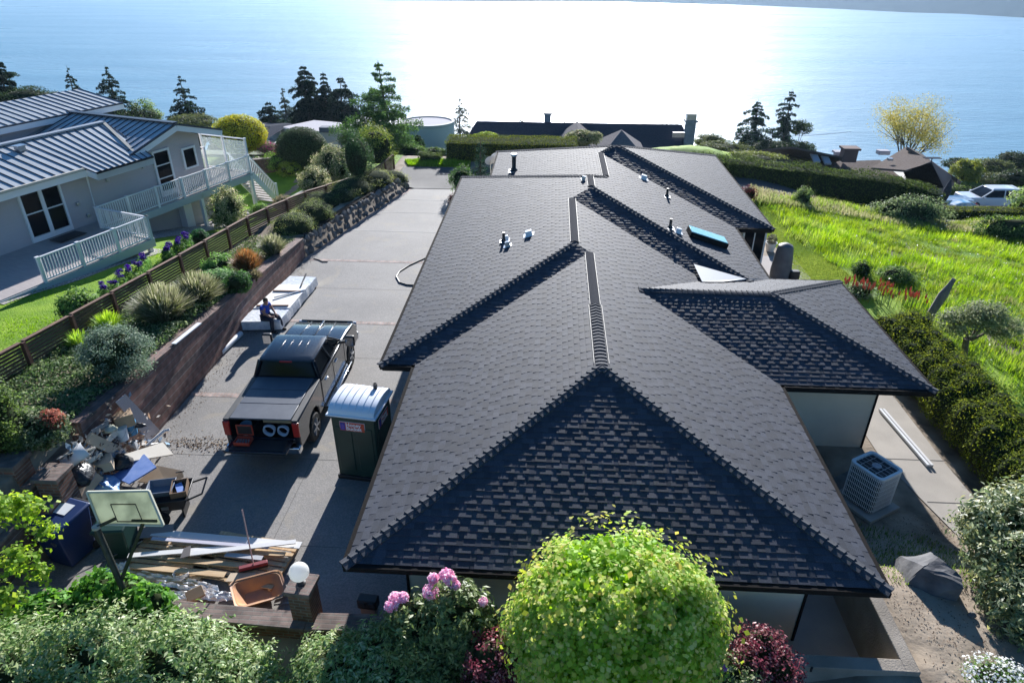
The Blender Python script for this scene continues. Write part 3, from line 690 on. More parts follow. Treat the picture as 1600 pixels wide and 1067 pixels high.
while y<39.6:
    h=max(.25,gl(y)); 
    for r in range(int(h/.3)+1):
        s=(rnd.uniform(.18,.26),rnd.uniform(.22,.33),rnd.uniform(.18,.25)); stone(rocks,(xw(y)-.12-.08*r,y+rnd.uniform(-.1,.1)+.15*(r%2),.12+r*.28),s,rnd)
    y+=.38
rocks.build('stones',ROCK,t)
bk=MB(); yy=[28.5+.55*i for i in range(21)]
for a,b in zip(yy,yy[1:]): bk.bar((xw(a)-.42,a,max(.2,gl(a))*.5),(xw(b)-.42,b,max(.2,gl(b))*.5),.3,max(.3,gl(a))*1.02)
bk.build('dark_backing',mat('shaded_earth',(.03,.026,.022),1,spec=.05),t)  # backing earth made near-black to carry the shade between the stones
# fence
WOOD=mat('brown_fence_wood',(.10,.05,.032),.8,c2=(.17,.09,.055),scale=3,stretch=(3,.4,9),bump=.3)
POSTM=mat('red_brown_post',(.09,.035,.022),.8,c2=(.13,.055,.035),scale=5)
fence=thing('slatted_fence','long brown slatted timber fence between the lawn and the planting bed','fence')
fy=[5.6,7.5,9.5,11.5,13.4,15.3,17.2,19.1,21.1,23.1,25.0,26.9,28.8,30.6,32.4,34.2,35.9,37.6,39.2,40.8,42.3,43.6]
for y in fy:
    g=gl0(y); MB().box((fx(y),y,g+.42),(.11,.11,1.0)).build('post',POSTM,fence)
for a,b in zip(fy,fy[1:]):
    pa=Vector((fx(a)-.07,a+.06,gl0(a))); pb=Vector((fx(b)-.07,b-.06,gl0(b))); mb=MB()
    for k in range(9): mb.bar(pa+Vector((0,0,.06+k*.1)),pb+Vector((0,0,.06+k*.1)),.03,.07)
    mb.bar(pa+Vector((.03,0,.93)),pb+Vector((.03,0,.93)),.12,.03)
    mb.build('slat_panel',WOOD,fence)
# boards lying about on the wall and the bed
GALV=METAL
a=P(231,657,.12);b=P(344,548,.12); t=tag(MB().bar((a.x+.04,a.y,.07),(b.x+.04,b.y,.07),.11,.08).build('gutter_length',mat('grey_aluminium',(.42,.45,.47),.4,.5)),'long pale gutter length lying at the foot of the brick wall','gutter')
a=P(344,550,.14);b=P(376,520,.14); tag(MB().lathe([(.1,0),(.1,(b-a).length),(.088,(b-a).length),(.088,.0)],(0,0,0),16,axis='Y').build('white_pipe',WHITE,smooth=True),'short thick white pipe lying on the driveway by the wrapped panels','pipe')
o=bpy.data.objects['white_pipe']; o.location=(a.x,a.y,.115); o.rotation_euler=(0,0,math.atan2(b.y-a.y,b.x-a.x)-math.pi/2)
a=P(272,541,1.85);b=P(312,507,1.75); tag(MB().bar((a.x,a.y,wtop(a.y)+.12),(b.x,b.y,wtop(b.y)+.12),.14,.03).build('board',WHITE),'pale grey board lying on top of the brick retaining wall','board')
# ------------------------------------------------------------------ neighbour's house with metal roof and deck
NR=R_(-18.5)

# local frame of the house: x = outwards to its right-hand side, y = along its long side
NH=thing('grey_house','grey-lilac clapboard house with blue metal roofs and a white railed deck','house',(0,0,0),NR)
LAP=mat('lilac_grey_siding',(.43,.39,.39),.7,c2=(.47,.43,.43),scale=.6); addlap(LAP,.14)
DECKM=mat('deck_boards',(.35,.31,.3),.7,c2=(.42,.38,.36),scale=2,stretch=(1,12,1)); FASCN=mat('deck_fascia',(.4,.45,.44),.6)
STEEL=mat('standing_seam_steel',(.44,.46,.47),.5,.3,c2=(.5,.52,.53),scale=1.5); SEAM=mat('shaded_steel',(.05,.06,.08),.4,.3)  # second steel is darker: narrow shadows along the seams put into its colour
WF=mat('white_fascia',(.72,.74,.76),.5)
XW=-28.0
mb=MB()
mb.box((XW-5,14,1.8),(10,26,4.3)); o=mb.build('wall',LAP,NH)
MB().add([(XW+.012,22.5,3.9),(XW+.012,27.0,3.9),(XW+.012,27.0,4.05),(XW+.012,25.2,4.72),(XW+.012,22.5,4.02),(XW-4,22.5,3.9),(XW-4,27.0,3.9),(XW-4,27.0,4.05),(XW-4,25.2,4.72),(XW-4,22.5,4.02)],[(0,1,2,3,4),(9,8,7,6,5),(1,6,7,2),(0,4,9,5)]).build('gable_wall',LAP,NH)
def seamroof(name,quad,th=.16,sp=.42,fascia=(),m=STEEL):
    """quad: ridge0, ridge1, eave1, eave0 ; seams run ridge->eave"""
    q=[Vector(p) for p in quad]; up=Vector((0,0,1)); mb=MB(); mb.add([p for p in q]+[p-up*.04 for p in q],[(0,1,2,3),(4,7,6,5),(0,4,5,1),(1,5,6,2),(2,6,7,3),(3,7,4,0)]); o=mb.build(name,m,NH)
    k=int(max((q[1]-q[0]).length,(q[2]-q[3]).length)/sp); sb=MB()
    for i in range(k+1):
        f=i/k; a=q[0].lerp(q[1],f);b=q[3].lerp(q[2],f)
        if (a-b).length>.15: sb.bar(a+up*.015,b+up*.015,.024,.045)
    sb.build('standing_seams',SEAM,o)
    for i,j in fascia: 
        a=q[i];b=q[j]; MB().bar(a-up*.18,b-up*.18,.05,.26).build('fascia',WF,NH); MB().bar(a-up*.01,b-up*.01,.1,.07).build('drip_edge',SEAM,NH)
    return o
zr_=4.93; RX=-30.8
seamroof('roof',[(RX,4,zr_),(RX,19.95,zr_),(-27.3,19.95,4.1),(-27.3,4,4.1)],fascia=((3,2),))
# part with the deeper eave; its far edge runs up the valley
seamroof('roof',[(RX,19.96,zr_),(RX,24.2,zr_),(-26.75,22.95,3.97),(-26.75,19.96,3.97)],fascia=((3,2),(2,2) if False else (3,2)))
MB().bar((-27.3,19.95,3.93),(-26.75,19.95,3.82),.05,.26).build('fascia',WF,NH)
seamroof('roof',[(RX,4,zr_-.02),(RX,23.8,zr_-.02),(-36,23.8,3.8),(-36,4,3.8)])
# cross gable facing the driveway
seamroof('gable_roof',[(-40,25.2,4.95),(-27.35,25.2,4.95),(-27.35,22.3,4.13),(-40,22.3,4.13)],fascia=((1,2),))
seamroof('gable_roof',[(-40,25.2,4.93),(-27.35,25.2,4.93),(-27.35,28.0,4.13),(-40,28.0,4.13)],fascia=((1,2),))
seamroof('upper_roof',[(-36.8,12,5.55),(-36.8,27.9,5.55),(-34.1,28.2,4.95),(-34.3,12,4.95)],fascia=((3,2),))
seamroof('upper_roof',[(-36.8,12,5.53),(-36.8,27.9,5.53),(-39.8,27.9,4.85),(-39.8,12,4.85)],fascia=())
MB().box((-37.2,19.5,3.0),(5.4,15,4.0)).build('wall',LAP,NH)
MB().bar((RX,4,zr_+.05),(RX,24.1,zr_+.05),.3,.07).build('ridge_cap',mat('pale_ridge_metal',(.42,.43,.45),.45,.4),NH)
MB().bar((RX,24.1,zr_+.04),(-27.5,22.65,4.2),.14,.06).build('valley_flashing',RE,NH)
MB().bar((-40,25.2,5.0),(-27.35,25.2,5.0),.3,.06).build('ridge_cap',SEAM,NH)
MB().bar((-27.2,5,4.13),(-27.2,19.8,4.13),.12,.1).build('gutter',RE,NH)
for x,y in((-29.6,13.4),(-28.9,11.7),(-30.0,19.3)):
    z=zr_-(RX-x)*-.237; MB().box((x,y,z+.1),(.3,.3,.2)).box((x,y,z+.22),(.42,.42,.04)).build('roof_vent',METAL,NH)
# double patio door, single door, window
def ndoor(name,y,w_,z0,h_,cols=1,rows=2,bot=.25,glassm=DARKGLASS):
    fm=MB(); x=XW+.04; t=.1
    fm.box((x,y-w_/2,z0+h_/2),(.09,t,h_)); fm.box((x,y+w_/2,z0+h_/2),(.09,t,h_)); fm.box((x+.001,y,z0+h_+t/2),(.094,w_+t,t)); fm.box((x+.001,y,z0+bot/2),(.09,w_-t,bot))
    if cols==2: fm.box((x+.002,y,z0+h_/2+bot/2),(.09,.16,h_-bot))
    for r in range(1,rows): fm.box((x-.004,y,z0+bot+(h_-bot)*r/rows),(.07,w_-t,.045))
    o=fm.build(name,WHITE,NH); 
    for c in range(cols): 
        ww=(w_-t)/cols-(.08 if cols==2 else 0); MB().box((x-.02,y+(c-(cols-1)/2)*(w_-t)/cols*1.04,z0+bot+(h_-bot)/2),(.03,ww,h_-bot-.01)).build('pane',glassm,o)
    return o
ndoor('patio_door',18.15,1.75,1.64,2.1,2,2,.22); ndoor('door',24.45,.95,1.64,2.1,1,3,.25); ndoor('window',26.15,.8,2.55,.95,1,1,.08)
MB().box((XW+.7,18.3,1.66),(.7,1.2,.02)).build('door_mat',BLACK,NH)
mb=MB(); mb.tube([(-27.1,20.0,3.85),(XW+.08,20.35,3.72),(XW+.08,20.3,1.66)],.05,8); mb.build('downspout',WHITE,NH)
for y,z in((19.6,2.6),(19.9,2.0),(21.3,3.2),(23.3,3.3)): MB().box((XW+.06,y,z),(.1,.14,.16)).build('wall_lamp',METAL,NH,bevel=.02)
# deck
DZ=1.6
MB().box((-26.05,14.8,DZ-.03),(3.9,9.7,.06)).build('deck_floor',DECKM,NH); MB().box((-27.55,24.45,DZ-.031),(.9,9.6,.06)).build('deck_floor',DECKM,NH)
MB().box((-28.6,28.2,DZ-.029),(2.9,2.3,.06)).build('deck_floor',DECKM,NH)
MB().box((-24.08,14.8,DZ-.2),(.08,9.8,.34)).box((-25.5,19.7,DZ-.2),(2.8,.08,.34)).box((-27.08,24.5,DZ-.21),(.08,9.6,.32)).box((-28.6,29.35,DZ-.21),(3,.08,.32)).build('deck_fascia',FASCN,NH)
for x,y in ((-24.2,19.5),(-24.2,15),(-27.12,22.0),(-27.12,25.5),(-27.1,29.2)): MB().box((x,y,DZ/2-.9),(.16,.16,DZ+1.5)).build('deck_post',WHITE,NH)
MB().box((-27.9,25.0,.5),(.6,.5,2.2)).build('deck_pier',WHITE,NH)
def railing(a,b,h=.92,posts=2,glass=False,zb=None):
    a=Vector(a);b=Vector(b); L_=(b-a).length; mb=MB(); up=Vector((0,0,1))
    if not glass:
        k=int(L_/.115)
        for i in range(1,k): p=a.lerp(b,i/k); mb.bar(p+up*.08,p+up*(h-.05),.032,.032,up=(1,0,0))
    mb.bar(a+up*h,b+up*h,.09,.045); mb.bar(a+up*.07,b+up*.07,.06,.045)
    o=mb.build('railing',WHITE,NH)
    for i in range(posts+1):
        p=a.lerp(b,i/posts); q=MB().box(p+up*(h/2-.05),(.1,.1,h+.12)); q.box(p+up*(h+.03),(.14,.14,.04)); q.build('railing_post',WHITE,o)
    if glass:
        MB().bar(a+up*(h/2),b+up*(h/2),.012,h-.25).build('pane',CLEARG,o)
CLEARG=mat('clear_glass',(.85,.95,.95),.02,alpha=.25)
railing((-24.1,14.8,DZ),(-24.1,19.6,DZ),posts=3); railing((-24.1,19.62,DZ),(-27.05,19.7,DZ),posts=1)
railing((-27.1,19.75,DZ),(-27.1,29.25,DZ),posts=6); railing((-27.15,29.3,DZ),(-30.2,29.3,DZ),h=1.8,posts=2,glass=True); railing((-28.1,27.3,DZ),(-30.1,27.3,DZ),h=1.7,posts=1,glass=True)
# stair from the far end of the deck to the lawn
mb=MB()
for k in range(11): mb.box((-27.9,29.5+.16*k,DZ-.2*(k+1)),(1.3,.2,.05))
mb.build('stair_treads',DECKM,NH)
for x in(-27.2,-28.6):
    MB().bar((x,29.4,DZ-.1),(x,31.2,DZ-2.25),.06,.3).build('stringer',WHITE,NH)
    mb=MB(); mb.bar((x,29.4,DZ+.9),(x,31.2,DZ-1.25),.08,.05)
    for k in range(14): mb.bar((x,29.5+k*.125,DZ-.1-k*.15),(x,29.5+k*.125,DZ+.78-k*.15),.03,.03,up=(1,0,0))
    mb.box((x,31.2,DZ-1.7),(.1,.1,1.2)); mb.build('stair_railing',WHITE,NH)
GRAV=mat('river_gravel',(.2,.185,.18),.9,c2=(.45,.42,.4),scale=16,bump=1,bscale=20,detail=2,lo=.42,hi=.58)
def lay(name,pts,m,dz,kind='structure',n=10):   # band following the ground between two edges
    A=pts[0];B=pts[1];V=[];k=len(A)
    for a,b in zip(A,B):
        for j in range(n+1): x=a[0]+(b[0]-a[0])*j/n; y=a[1]+(b[1]-a[1])*j/n; V.append((x,y,gz(x,y)+dz))
    return tag(npmesh(name,V,[(i*(n+1)+j,i*(n+1)+j+1,(i+1)*(n+1)+j+1,(i+1)*(n+1)+j) for i in range(k-1) for j in range(n)],m),kind=kind)
def nw(x,y):
    c,s=math.cos(NR),math.sin(NR); return (x*c-y*s,x*s+y*c)
lay('gravel_strip',[[nw(-24.6,y) for y in np.linspace(13,20,16)],[nw(-23.78+.08*math.sin(y*1.7),y) for y in np.linspace(13,20,16)]],GRAV,.05)
lay('gravel_strip',[[nw(-28.2,y) for y in np.linspace(19,30,20)],[nw(-26.1+.2*math.sin(y*1.1),y) for y in np.linspace(19,30,20)]],GRAV,.055)
lay('garden_path',[[nw(x,33.2) for x in np.linspace(-29,-26,8)],[nw(x,31.8-.2*(x+27)) for x in np.linspace(-29,-26,8)]],CONC,.05)
lay('garden_path',[[nw(x,11) for x in np.linspace(-28,-23.2,8)],[nw(x,12.9) for x in np.linspace(-28,-23.9,8)]],CONC,.06)
# ------------------------------------------------------------------ pickup truck
CAR=mat('black_car_paint',(.008,.012,.02),.22,0,spec=.4,coat=.6); CHR=mat('chrome',(.7,.72,.75),.12,1); RUB=mat('tyre_rubber',(.02,.02,.02),.85)
REDL=mat('red_lamp',(.45,.02,.015),.25,spec=.7); RIM=mat('dark_alloy',(.12,.12,.13),.3,.8); COVER=mat('bed_cover_grey',(.08,.09,.11),.5,spec=.4,c2=(.1,.11,.13),scale=3)
tr=thing('pickup_truck','black crew-cab pickup with its tailgate down and grey bed cover, parked on the driveway','pickup',(-7.32,15.2,0.015),R_(.6))
mb=MB(); W2=.99
mb.prism([(.88,.5),(.88,1.38),(3.25,1.40),(3.9,1.37),(4.6,1.27),(4.9,1.12),(4.97,.75),(4.95,.5),(4.42,.5),(4.38,.78),(4.2,.93),(3.95,.98),(3.7,.93),(3.52,.78),(3.48,.5)],-W2,W2)
mb.build('body',CAR,tr,bevel=.07,seg=3)
mb=MB()
for s in(-1,1):
    mb.prism([(-1.16,.62),(-1.16,1.40),(.87,1.42),(.87,.5),(.48,.5),(.44,.78),(.26,.94),(0,.99),(-.26,.94),(-.44,.78),(-.48,.55),(-1.0,.55)],s*W2,s*(W2-.16))
mb.box((0,-.15,.8),(1.7,2.0,.1)); mb.box((0,.84,1.1),(1.68,.06,.55))
mb.build('bed',CAR,tr,bevel=.035)
for s in(-1,1):
    MB().box((s*.9,-.15,1.43),(.16,2.03,.035)).build('bed_rail',mat('bed_rail',(.05,.05,.05),.6) if s<0 else bpy.data.materials['bed_rail'],tr,bevel=.01)
for k,(a,b) in enumerate(((.86,.24),(.225,-.44),(-.455,-1.14))): MB().box((0,(a+b)/2,1.445),(1.62,a-b,.04)).build('bed_cover',COVER,tr,bevel=.012)
tg=MB().box((0,-1.47,.83),(1.62,.6,.07)).build('tailgate',CAR,tr,bevel=.02); MB().box((0,-1.47,.872),(1.4,.45,.012)).build('liner',BLACK,tg)
MB().box((0,-1.2,.58),(1.98,.24,.2)).build('rear_bumper',CHR,tr,bevel=.03)
MB().box((0,5.0,.6),(1.98,.16,.24)).build('front_bumper',CHR,tr,bevel=.04)
MB().box((0,4.97,.98),(1.3,.06,.36)).build('grille',BLACK,tr,bevel=.01)
for s in(-1,1):
    MB().box((s*.915,-1.165,1.16),(.17,.07,.44)).build('tail_light',REDL,tr,bevel=.02)
    MB().box((s*.83,4.93,1.05),(.3,.1,.22)).build('headlight',mat('lamp_glass',(.6,.62,.65),.1) if s<0 else bpy.data.materials['lamp_glass'],tr,bevel=.02)
# greenhouse
def ring(x,y0,y1,z,r=.08): return [(-x,y0+r,z),(-x+r,y0,z),(x-r,y0,z),(x,y0+r,z),(x,y1-r,z),(x-r,y1,z),(-x+r,y1,z),(-x,y1-r,z)]
MB().loft([ring(.93,.94,3.27,1.37),ring(.75,1.14,2.52,1.88)]).build('windows',DARKGLASS,tr,bevel=.01)
mb=MB().loft([ring(.80,1.06,2.58,1.86),ring(.79,1.07,2.57,1.91),ring(.7,1.2,2.4,1.955)])
rf=mb.build('cab_roof',CAR,tr,bevel=.03,smooth=True)
mb=MB()
for x in(-.36,-.13,.13,.36): mb.box((x,1.8,1.958),(.035,.75,.012))
mb.build('roof_ribs',CAR,rf,bevel=.005)
mb=MB()
for s in(-1,1):
    mb.bar((s*.935,.98,1.37),(s*.775,1.13,1.88),.1,.09); mb.bar((s*.935,3.24,1.38),(s*.765,2.52,1.88),.06,.06); mb.bar((s*.95,2.1,1.38),(s*.79,1.95,1.88),.03,.09,up=(0,1,0))
    mb.bar((s*.97,.95,1.395),(s*.97,3.3,1.395),.05,.05)
mb.bar((-.93,.96,1.39),(.93,.96,1.39),.07,.07); mb.build('pillars',CAR,tr,bevel=.015)
MB().box((0,1.055,1.875),(.36,.03,.05)).build('brake_light',REDL,tr,bevel=.008)
mb=MB().box((0,4.05,1.365),(.07,1.15,.03),rx=-.06).build('hood_spine',CAR,tr,bevel=.012)
for s in(-1,1): MB().bar((s*.45,3.45,1.405),(s*.4,4.6,1.30),.025,.02).build('hood_crease',CAR,tr,bevel=.008)
MB().box((0,4.93,1.16),(1.75,.08,.07)).build('hood_lip',CHR if False else bpy.data.materials['bed_rail'],tr,bevel=.02)
for s in(-1,1):
    o=MB().box((s*1.3,3.02,1.5),(.3,.14,.36)).build('mirror',BLACK,tr,bevel=.05,seg=3); MB().bar((s*.95,3.05,1.42),(s*1.2,3.03,1.46),.05,.07).build('arm',BLACK,o)
    MB().box((s*1.3,2.945,1.5),(.24,.01,.28)).build('mirror_glass',CHR,o)
    MB().box((s*1.04,2.2,.46),(.2,2.55,.05)).build('running_board',CHR,tr,bevel=.015)
    for y in(1.35,2.35): MB().box((s*1.0,y,1.18),(.05,.22,.04)).build('door_handle',CHR,tr,bevel=.012)
    for y in(.9,2.08,3.28): MB().box((s*.994,y,.95),(.008,.012,.82)).build('door_gap',BLACK,tr)
def wheel(parent,x,y,r,wd,side,nm='wheel'):
    rim=r*.62; w=MB().lathe([(rim,-wd/2),(r*.9,-wd/2),(r,-wd*.36),(r,wd*.36),(r*.9,wd/2),(rim,wd/2),(rim*.95,0)],(x,y,r),28,'X',caps=False).build(nm,RUB,parent,smooth=True)
    mb=MB(); mb.lathe([(rim,-.02),(rim,.02)],(x+side*(wd/2-.05),y,r),28,'X'); o=mb.build('rim',RIM,w,smooth=True)
    mb=MB()
    for k in range(6):
        a=k*math.pi/3; mb.bar((x+side*(wd/2-.015),y,r),(x+side*(wd/2-.015),y+rim*.95*math.cos(a),r+rim*.95*math.sin(a)),.045,.07,up=(1,0,0))
    mb.lathe([(.07,-.03),(.07,.03)],(x+side*(wd/2-.01),y,r),12,'X'); mb.build('spokes',METAL,w)
for y in(0,3.95):
    for s in(-1,1): wheel(tr,s*.86,y,.42,.28,s)
# things on the tailgate and inside the bed
def world_of(root,p): return Matrix.Translation(root.location)@Matrix.Rotation(root.rotation_euler.z,4,'Z')@Vector(p)
tc_=world_of(tr,(-.42,-1.42,.885)); RED=mat('red_plastic',(.5,.06,.03),.45)
tcase=thing('tool_case','open red tool case standing on the tailgate of the black pickup','tool case',tc_,R_(.6))
mb=MB().box((0,0,.02),(.42,.3,.02))
for s in(-1,1): mb.box((s*.2,0,.06),(.02,.3,.1)); mb.box((0,s*.14,.06),(.42,.02,.1))
mb.build('case_tray',RED,tcase,bevel=.008)
mb=MB().box((0,.2,.27),(.42,.02,.02)).box((0,.2,.27+.0),(.40,.012,.28)); mb.build('lining',BLACK,tcase)
mb=MB().box((0,.19,.42),(.44,.03,.03)).box((0,.19,.13),(.44,.03,.03)).box((-.205,.19,.275),(.03,.03,.3)).box((.205,.19,.275),(.03,.03,.3)); mb.build('lid_frame',RED,tcase,bevel=.006)
mb=MB()
for k in range(5): mb.box((-.15+k*.075,-.02,.05),(.04,.2,.04),rz=.1*k)
mb.build('tools',METAL,tcase)
def torus(name,label,cat,c,R,r,m,group=None,rx=math.pi/2,turns=3):
    t=thing(name,label,cat,c,0,group); mb=MB(); n=26; pts=[]
    for i in range(n*turns+1):
        a=2*math.pi*i/n; k=i/n; pts.append(Vector(((R+.01*math.sin(a*3+k))*math.cos(a),-.03*k+.01*math.sin(a*2),(R+.01*math.cos(a*2+k))*math.sin(a))))
    mb.tube(pts,r,6); mb.build('hose',m,t,smooth=True); return t
CORD=mat('pale_hose',(.42,.5,.6),.5)
torus('hose_coil','pale blue hose coil hanging in the truck bed, the one nearest to the tool case','hose',world_of(tr,(.18,-1.08,1.1)),.14,.022,CORD)
torus('hose_coil','pale blue hose coil hanging in the truck bed beside the right tail light','hose',world_of(tr,(.55,-1.08,1.1)),.13,.02,CORD)
o=MB().box((0,0,0),(.75,.4,.2)).build('plywood_box',mat('plywood',(.42,.3,.18),.8),bevel=.01); o.location=world_of(tr,(.35,-.75,1.3)); tag(o,'tan plywood box pushed under the bed cover of the pickup','box')
o=MB().lathe([(.13,0),(.15,.26),(.15,.3),(.13,.3),(.12,.03)],(0,0,0),16).build('plastic_bucket',mat('sky_blue_bucket',(.35,.5,.62),.5),smooth=True); o.location=world_of(tr,(-.5,-.95,.86)); tag(o,'pale blue bucket standing in the truck bed behind the red tool case','bucket')
# ------------------------------------------------------------------ portable toilet
GRN=mat('dark_green_plastic',(.007,.036,.028),.45,c2=(.01,.048,.036),scale=2); ROOFW=mat('white_plastic_roof',(.75,.78,.82),.35)
pt=thing('portable_toilet','dark green portable toilet with white ribbed roof beside the black pickup','toilet',(-4.62,14.1,0.015),R_(-7))
mb=MB().loft([[(-.56,-.56,.12),(.56,-.56,.12),(.56,.56,.12),(-.56,.56,.12)],[(-.57,-.57,2.05),(.57,-.57,2.05),(.57,.57,2.05),(-.57,.57,2.05)]]); mb.build('wall',GRN,pt,bevel=.03)
MB().box((0,0,.06),(1.2,1.2,.12)).build('skid_base',BLACK,pt,bevel=.02)
for x in(-.27,.27): MB().box((x,-.572,1.0),(.42,.03,1.35)).build('moulded_panel',GRN,pt,bevel=.02)
MB().box((.575,0,1.05),(.03,.8,1.75)).build('door',GRN,pt,bevel=.02)
prof=[(-.64,2.05)]+[(-.62*math.cos(math.pi*i/14),2.09+.24*math.sin(math.pi*i/14)**.8) for i in range(15)]+[(.64,2.05)]
rf=MB().prism(prof,-.6,.6).build('roof',ROOFW,pt,smooth=True,bevel=.015)
MB().box((0,0,2.055),(1.3,1.34,.05)).build('roof_flange',ROOFW,pt,bevel=.012)
for k in range(6):
    x=-.45+k*.18; pr=[(-.6*math.cos(math.pi*i/14),2.10+.245*math.sin(math.pi*i/14)**.8) for i in range(1,14)]; MB().tube([(x,p,q) for p,q in pr],.014,6).build('rib',ROOFW,rf,smooth=True)
MB().lathe([(.055,2.2),(.055,2.45),(.04,2.45),(.04,2.3)],(.3,.35,0),14).build('vent_pipe',BLACK,pt,smooth=True)
FONT=None
def textmesh(txt,size,loc,rot,m,parent,name='lettering',bold=.0,ext=.003,sx=1):
    cu=bpy.data.curves.new('t','FONT'); cu.body=txt; cu.size=size; cu.extrude=ext; cu.offset=bold; cu.align_x='LEFT'; cu.resolution_u=3
    ob=bpy.data.objects.new('t',cu); col.objects.link(ob); bpy.context.view_layer.update()
    me=bpy.data.meshes.new_from_object(ob.evaluated_get(bpy.context.evaluated_depsgraph_get())); bpy.data.objects.remove(ob)
    me.materials.clear(); me.materials.append(m); o=bpy.data.objects.new(name,me); col.objects.link(o); o.parent=parent; o.location=loc; o.rotation_euler=rot; o.scale=(sx,1,1); return o
ORG=mat('orange_red_sign',(.62,.07,.03),.5); SIGNB=mat('sign_blue',(.03,.04,.3),.5); TXW=mat('sign_white',(.85,.82,.85),.5)
def sign(cx,cy,cz,rz):
    M=Matrix.Translation((cx,cy,cz))@Matrix.Rotation(rz,4,'Z')
    b=MB().box((0,0,0),(.66,.012,.27)).build('sign',TXW,pt,bevel=.004); b.matrix_local=M
    MB().box((0,-.006,0),(.64,.012,.25)).build('sign_face',ORG,b)
    MB().box((-.245,-.008,0),(.13,.014,.22)).build('sign_emblem_panel',SIGNB,b)
    mb=MB().prism([(-.285,-.09),(-.205,-.09),(-.205,.02),(-.245,.075),(-.285,.02)],-.018,-.012,'Y'); mb.build('sign_emblem',mat('emblem_purple',(.12,.06,.4),.5),b)
    for t,z in(('Honey',.012),('Bucket',-.10)): textmesh(t,.15,(-.165,-.016,z),(math.pi/2,0,0),TXW,b,bold=.004,sx=.98)
sign(-.02,-.578,1.72,0); sign(.598,-.05,1.72,math.pi/2)
# ------------------------------------------------------------------ wrapped panels and the seated man
WRAP=mat('plastic_wrap',(.6,.64,.68),.28,c2=(.85,.87,.88),scale=7,stretch=(1,1,1),bump=1,bscale=9,spec=.6)
WSHEET=mat('white_sheet',(.8,.79,.76),.55)
pk=thing('wrapped_panel_stack','long low stack of white panels in plastic wrap by the brick wall','panel stack',(0,0,0))
c=[P(373,503,.42),P(436,502,.42),P(494,433,.42),P(453,431,.42)]
def slabw(mb,cs,th,zs=None):
    up=[Vector(q) for q in cs]; mb.add(up+[q-Vector((0,0,th)) for q in up],[(0,1,2,3),(7,6,5,4),(0,4,5,1),(1,5,6,2),(2,6,7,3),(3,7,4,0)]); return mb
rnd=random.Random(5)
def wrapped(cs,th,name,m,parent,nu=10,nv=24,amp=.035):
    """soft crumpled box following a quad"""
    mb=MB(); c0,c1,c2,c3=cs; top=[];
    def pt_(u,v,z): return c0.lerp(c1,u).lerp(c3.lerp(c2,u),v)+Vector((0,0,z))
    rows=[]
    for j in range(nv+1):
        v=j/nv; ring=[]
        for i in range(nu+1): e=1 if 0<i<nu else .4; ring.append(pt_(i/nu,v,rnd.uniform(-.2,.2)*amp))
        for z in(-th*.5,-th): q=pt_(1,v,z); q.x+=rnd.uniform(0,amp*1.6); ring.append(q)
        for z in(-th,-th*.5): q=pt_(0,v,z); q.x-=rnd.uniform(0,amp*1.6); ring.append(q)
        rows.append(ring)
    mb.loft(rows); return mb.build(name,m,parent,smooth=True)
wrapped(c,.34,'plastic_wrap',WRAP,pk)
cc=[c[0].lerp(c[3],.26),c[1].lerp(c[2],.26),c[1].lerp(c[2],.78),c[0].lerp(c[3],.78)]
MB().add([q+Vector((0,0,.03)) for q in cc]+[q+Vector((0,0,-.02)) for q in cc],[(0,1,2,3),(7,6,5,4),(0,4,5,1),(1,5,6,2),(2,6,7,3),(3,7,4,0)]).build('white_panel',WSHEET,pk)
for f in(.3,.62): a=c[0].lerp(c[3],f)+Vector((.05,0,.055));b=c[1].lerp(c[2],f)+Vector((-.1,0,.055)); MB().bar(a,b,.07,.035).build('timber_batten',mat('timber_batten',(.25,.14,.09),.8) if f==.3 else bpy.data.materials['timber_batten'],pk)
for f in (0.05,.5,.95): a=c[0].lerp(c[3],f)+Vector((.0,0,-.38));b=c[1].lerp(c[2],f)+Vector((0,0,-.38)); MB().bar(a,b,.09,.07).build('bearer',bpy.data.materials['timber_batten'],pk)
a=P(428,465,.5);b=P(476,453,.47); tag(MB().bar(a,b,.07,.03).build('metal_trim',METAL),'pale metal trim strip lying aslant across the wrapped panel stack','metal strip')
a=P(470,447,.49);b=P(478,428,.6); tag(MB().bar(a,b,.06,.03).build('metal_bracket',BLACK),'dark level lying at the far end of the wrapped panel stack','level')
def skin(name,verts,edges,radii,m,parent,root=0,sub=2):
    me=bpy.data.meshes.new(name); me.from_pydata([tuple(v) for v in verts],edges,[]); me.materials.append(m)
    o=bpy.data.objects.new(name,me); col.objects.link(o); o.parent=parent
    md=o.modifiers.new('skin','SKIN'); 
    if not me.skin_vertices: me.attributes  # created with the modifier below
    bm=bmesh.new(); bm.from_mesh(me); lay_=bm.verts.layers.skin.verify(); bm.verts.ensure_lookup_table()
    for i,v in enumerate(bm.verts): r=radii[i]; v[lay_].radius=(r,r) if not isinstance(r,tuple) else r; v[lay_].use_root=(i==root)
    bm.to_mesh(me); bm.free(); md.use_smooth_shade=True
    s=o.modifiers.new('sub','SUBSURF'); s.levels=sub; s.render_levels=sub; return o
SK=mat('skin',(.42,.22,.15),.55); SHIRT=mat('blue_shirt',(.015,.06,.42),.8,c2=(.02,.08,.5),scale=6); JEANS=mat('dark_jeans',(.02,.028,.05),.85); HAIR=mat('brown_hair',(.07,.045,.025),.9,bump=1,bscale=40); SHOE=mat('dark_shoe',(.02,.018,.016),.7)
q=P(414,497,.44); man=thing('person','man in blue T-shirt and dark jeans sitting on the near end of the wrapped panels','person',(q.x+.02,q.y,.42),R_(-20))
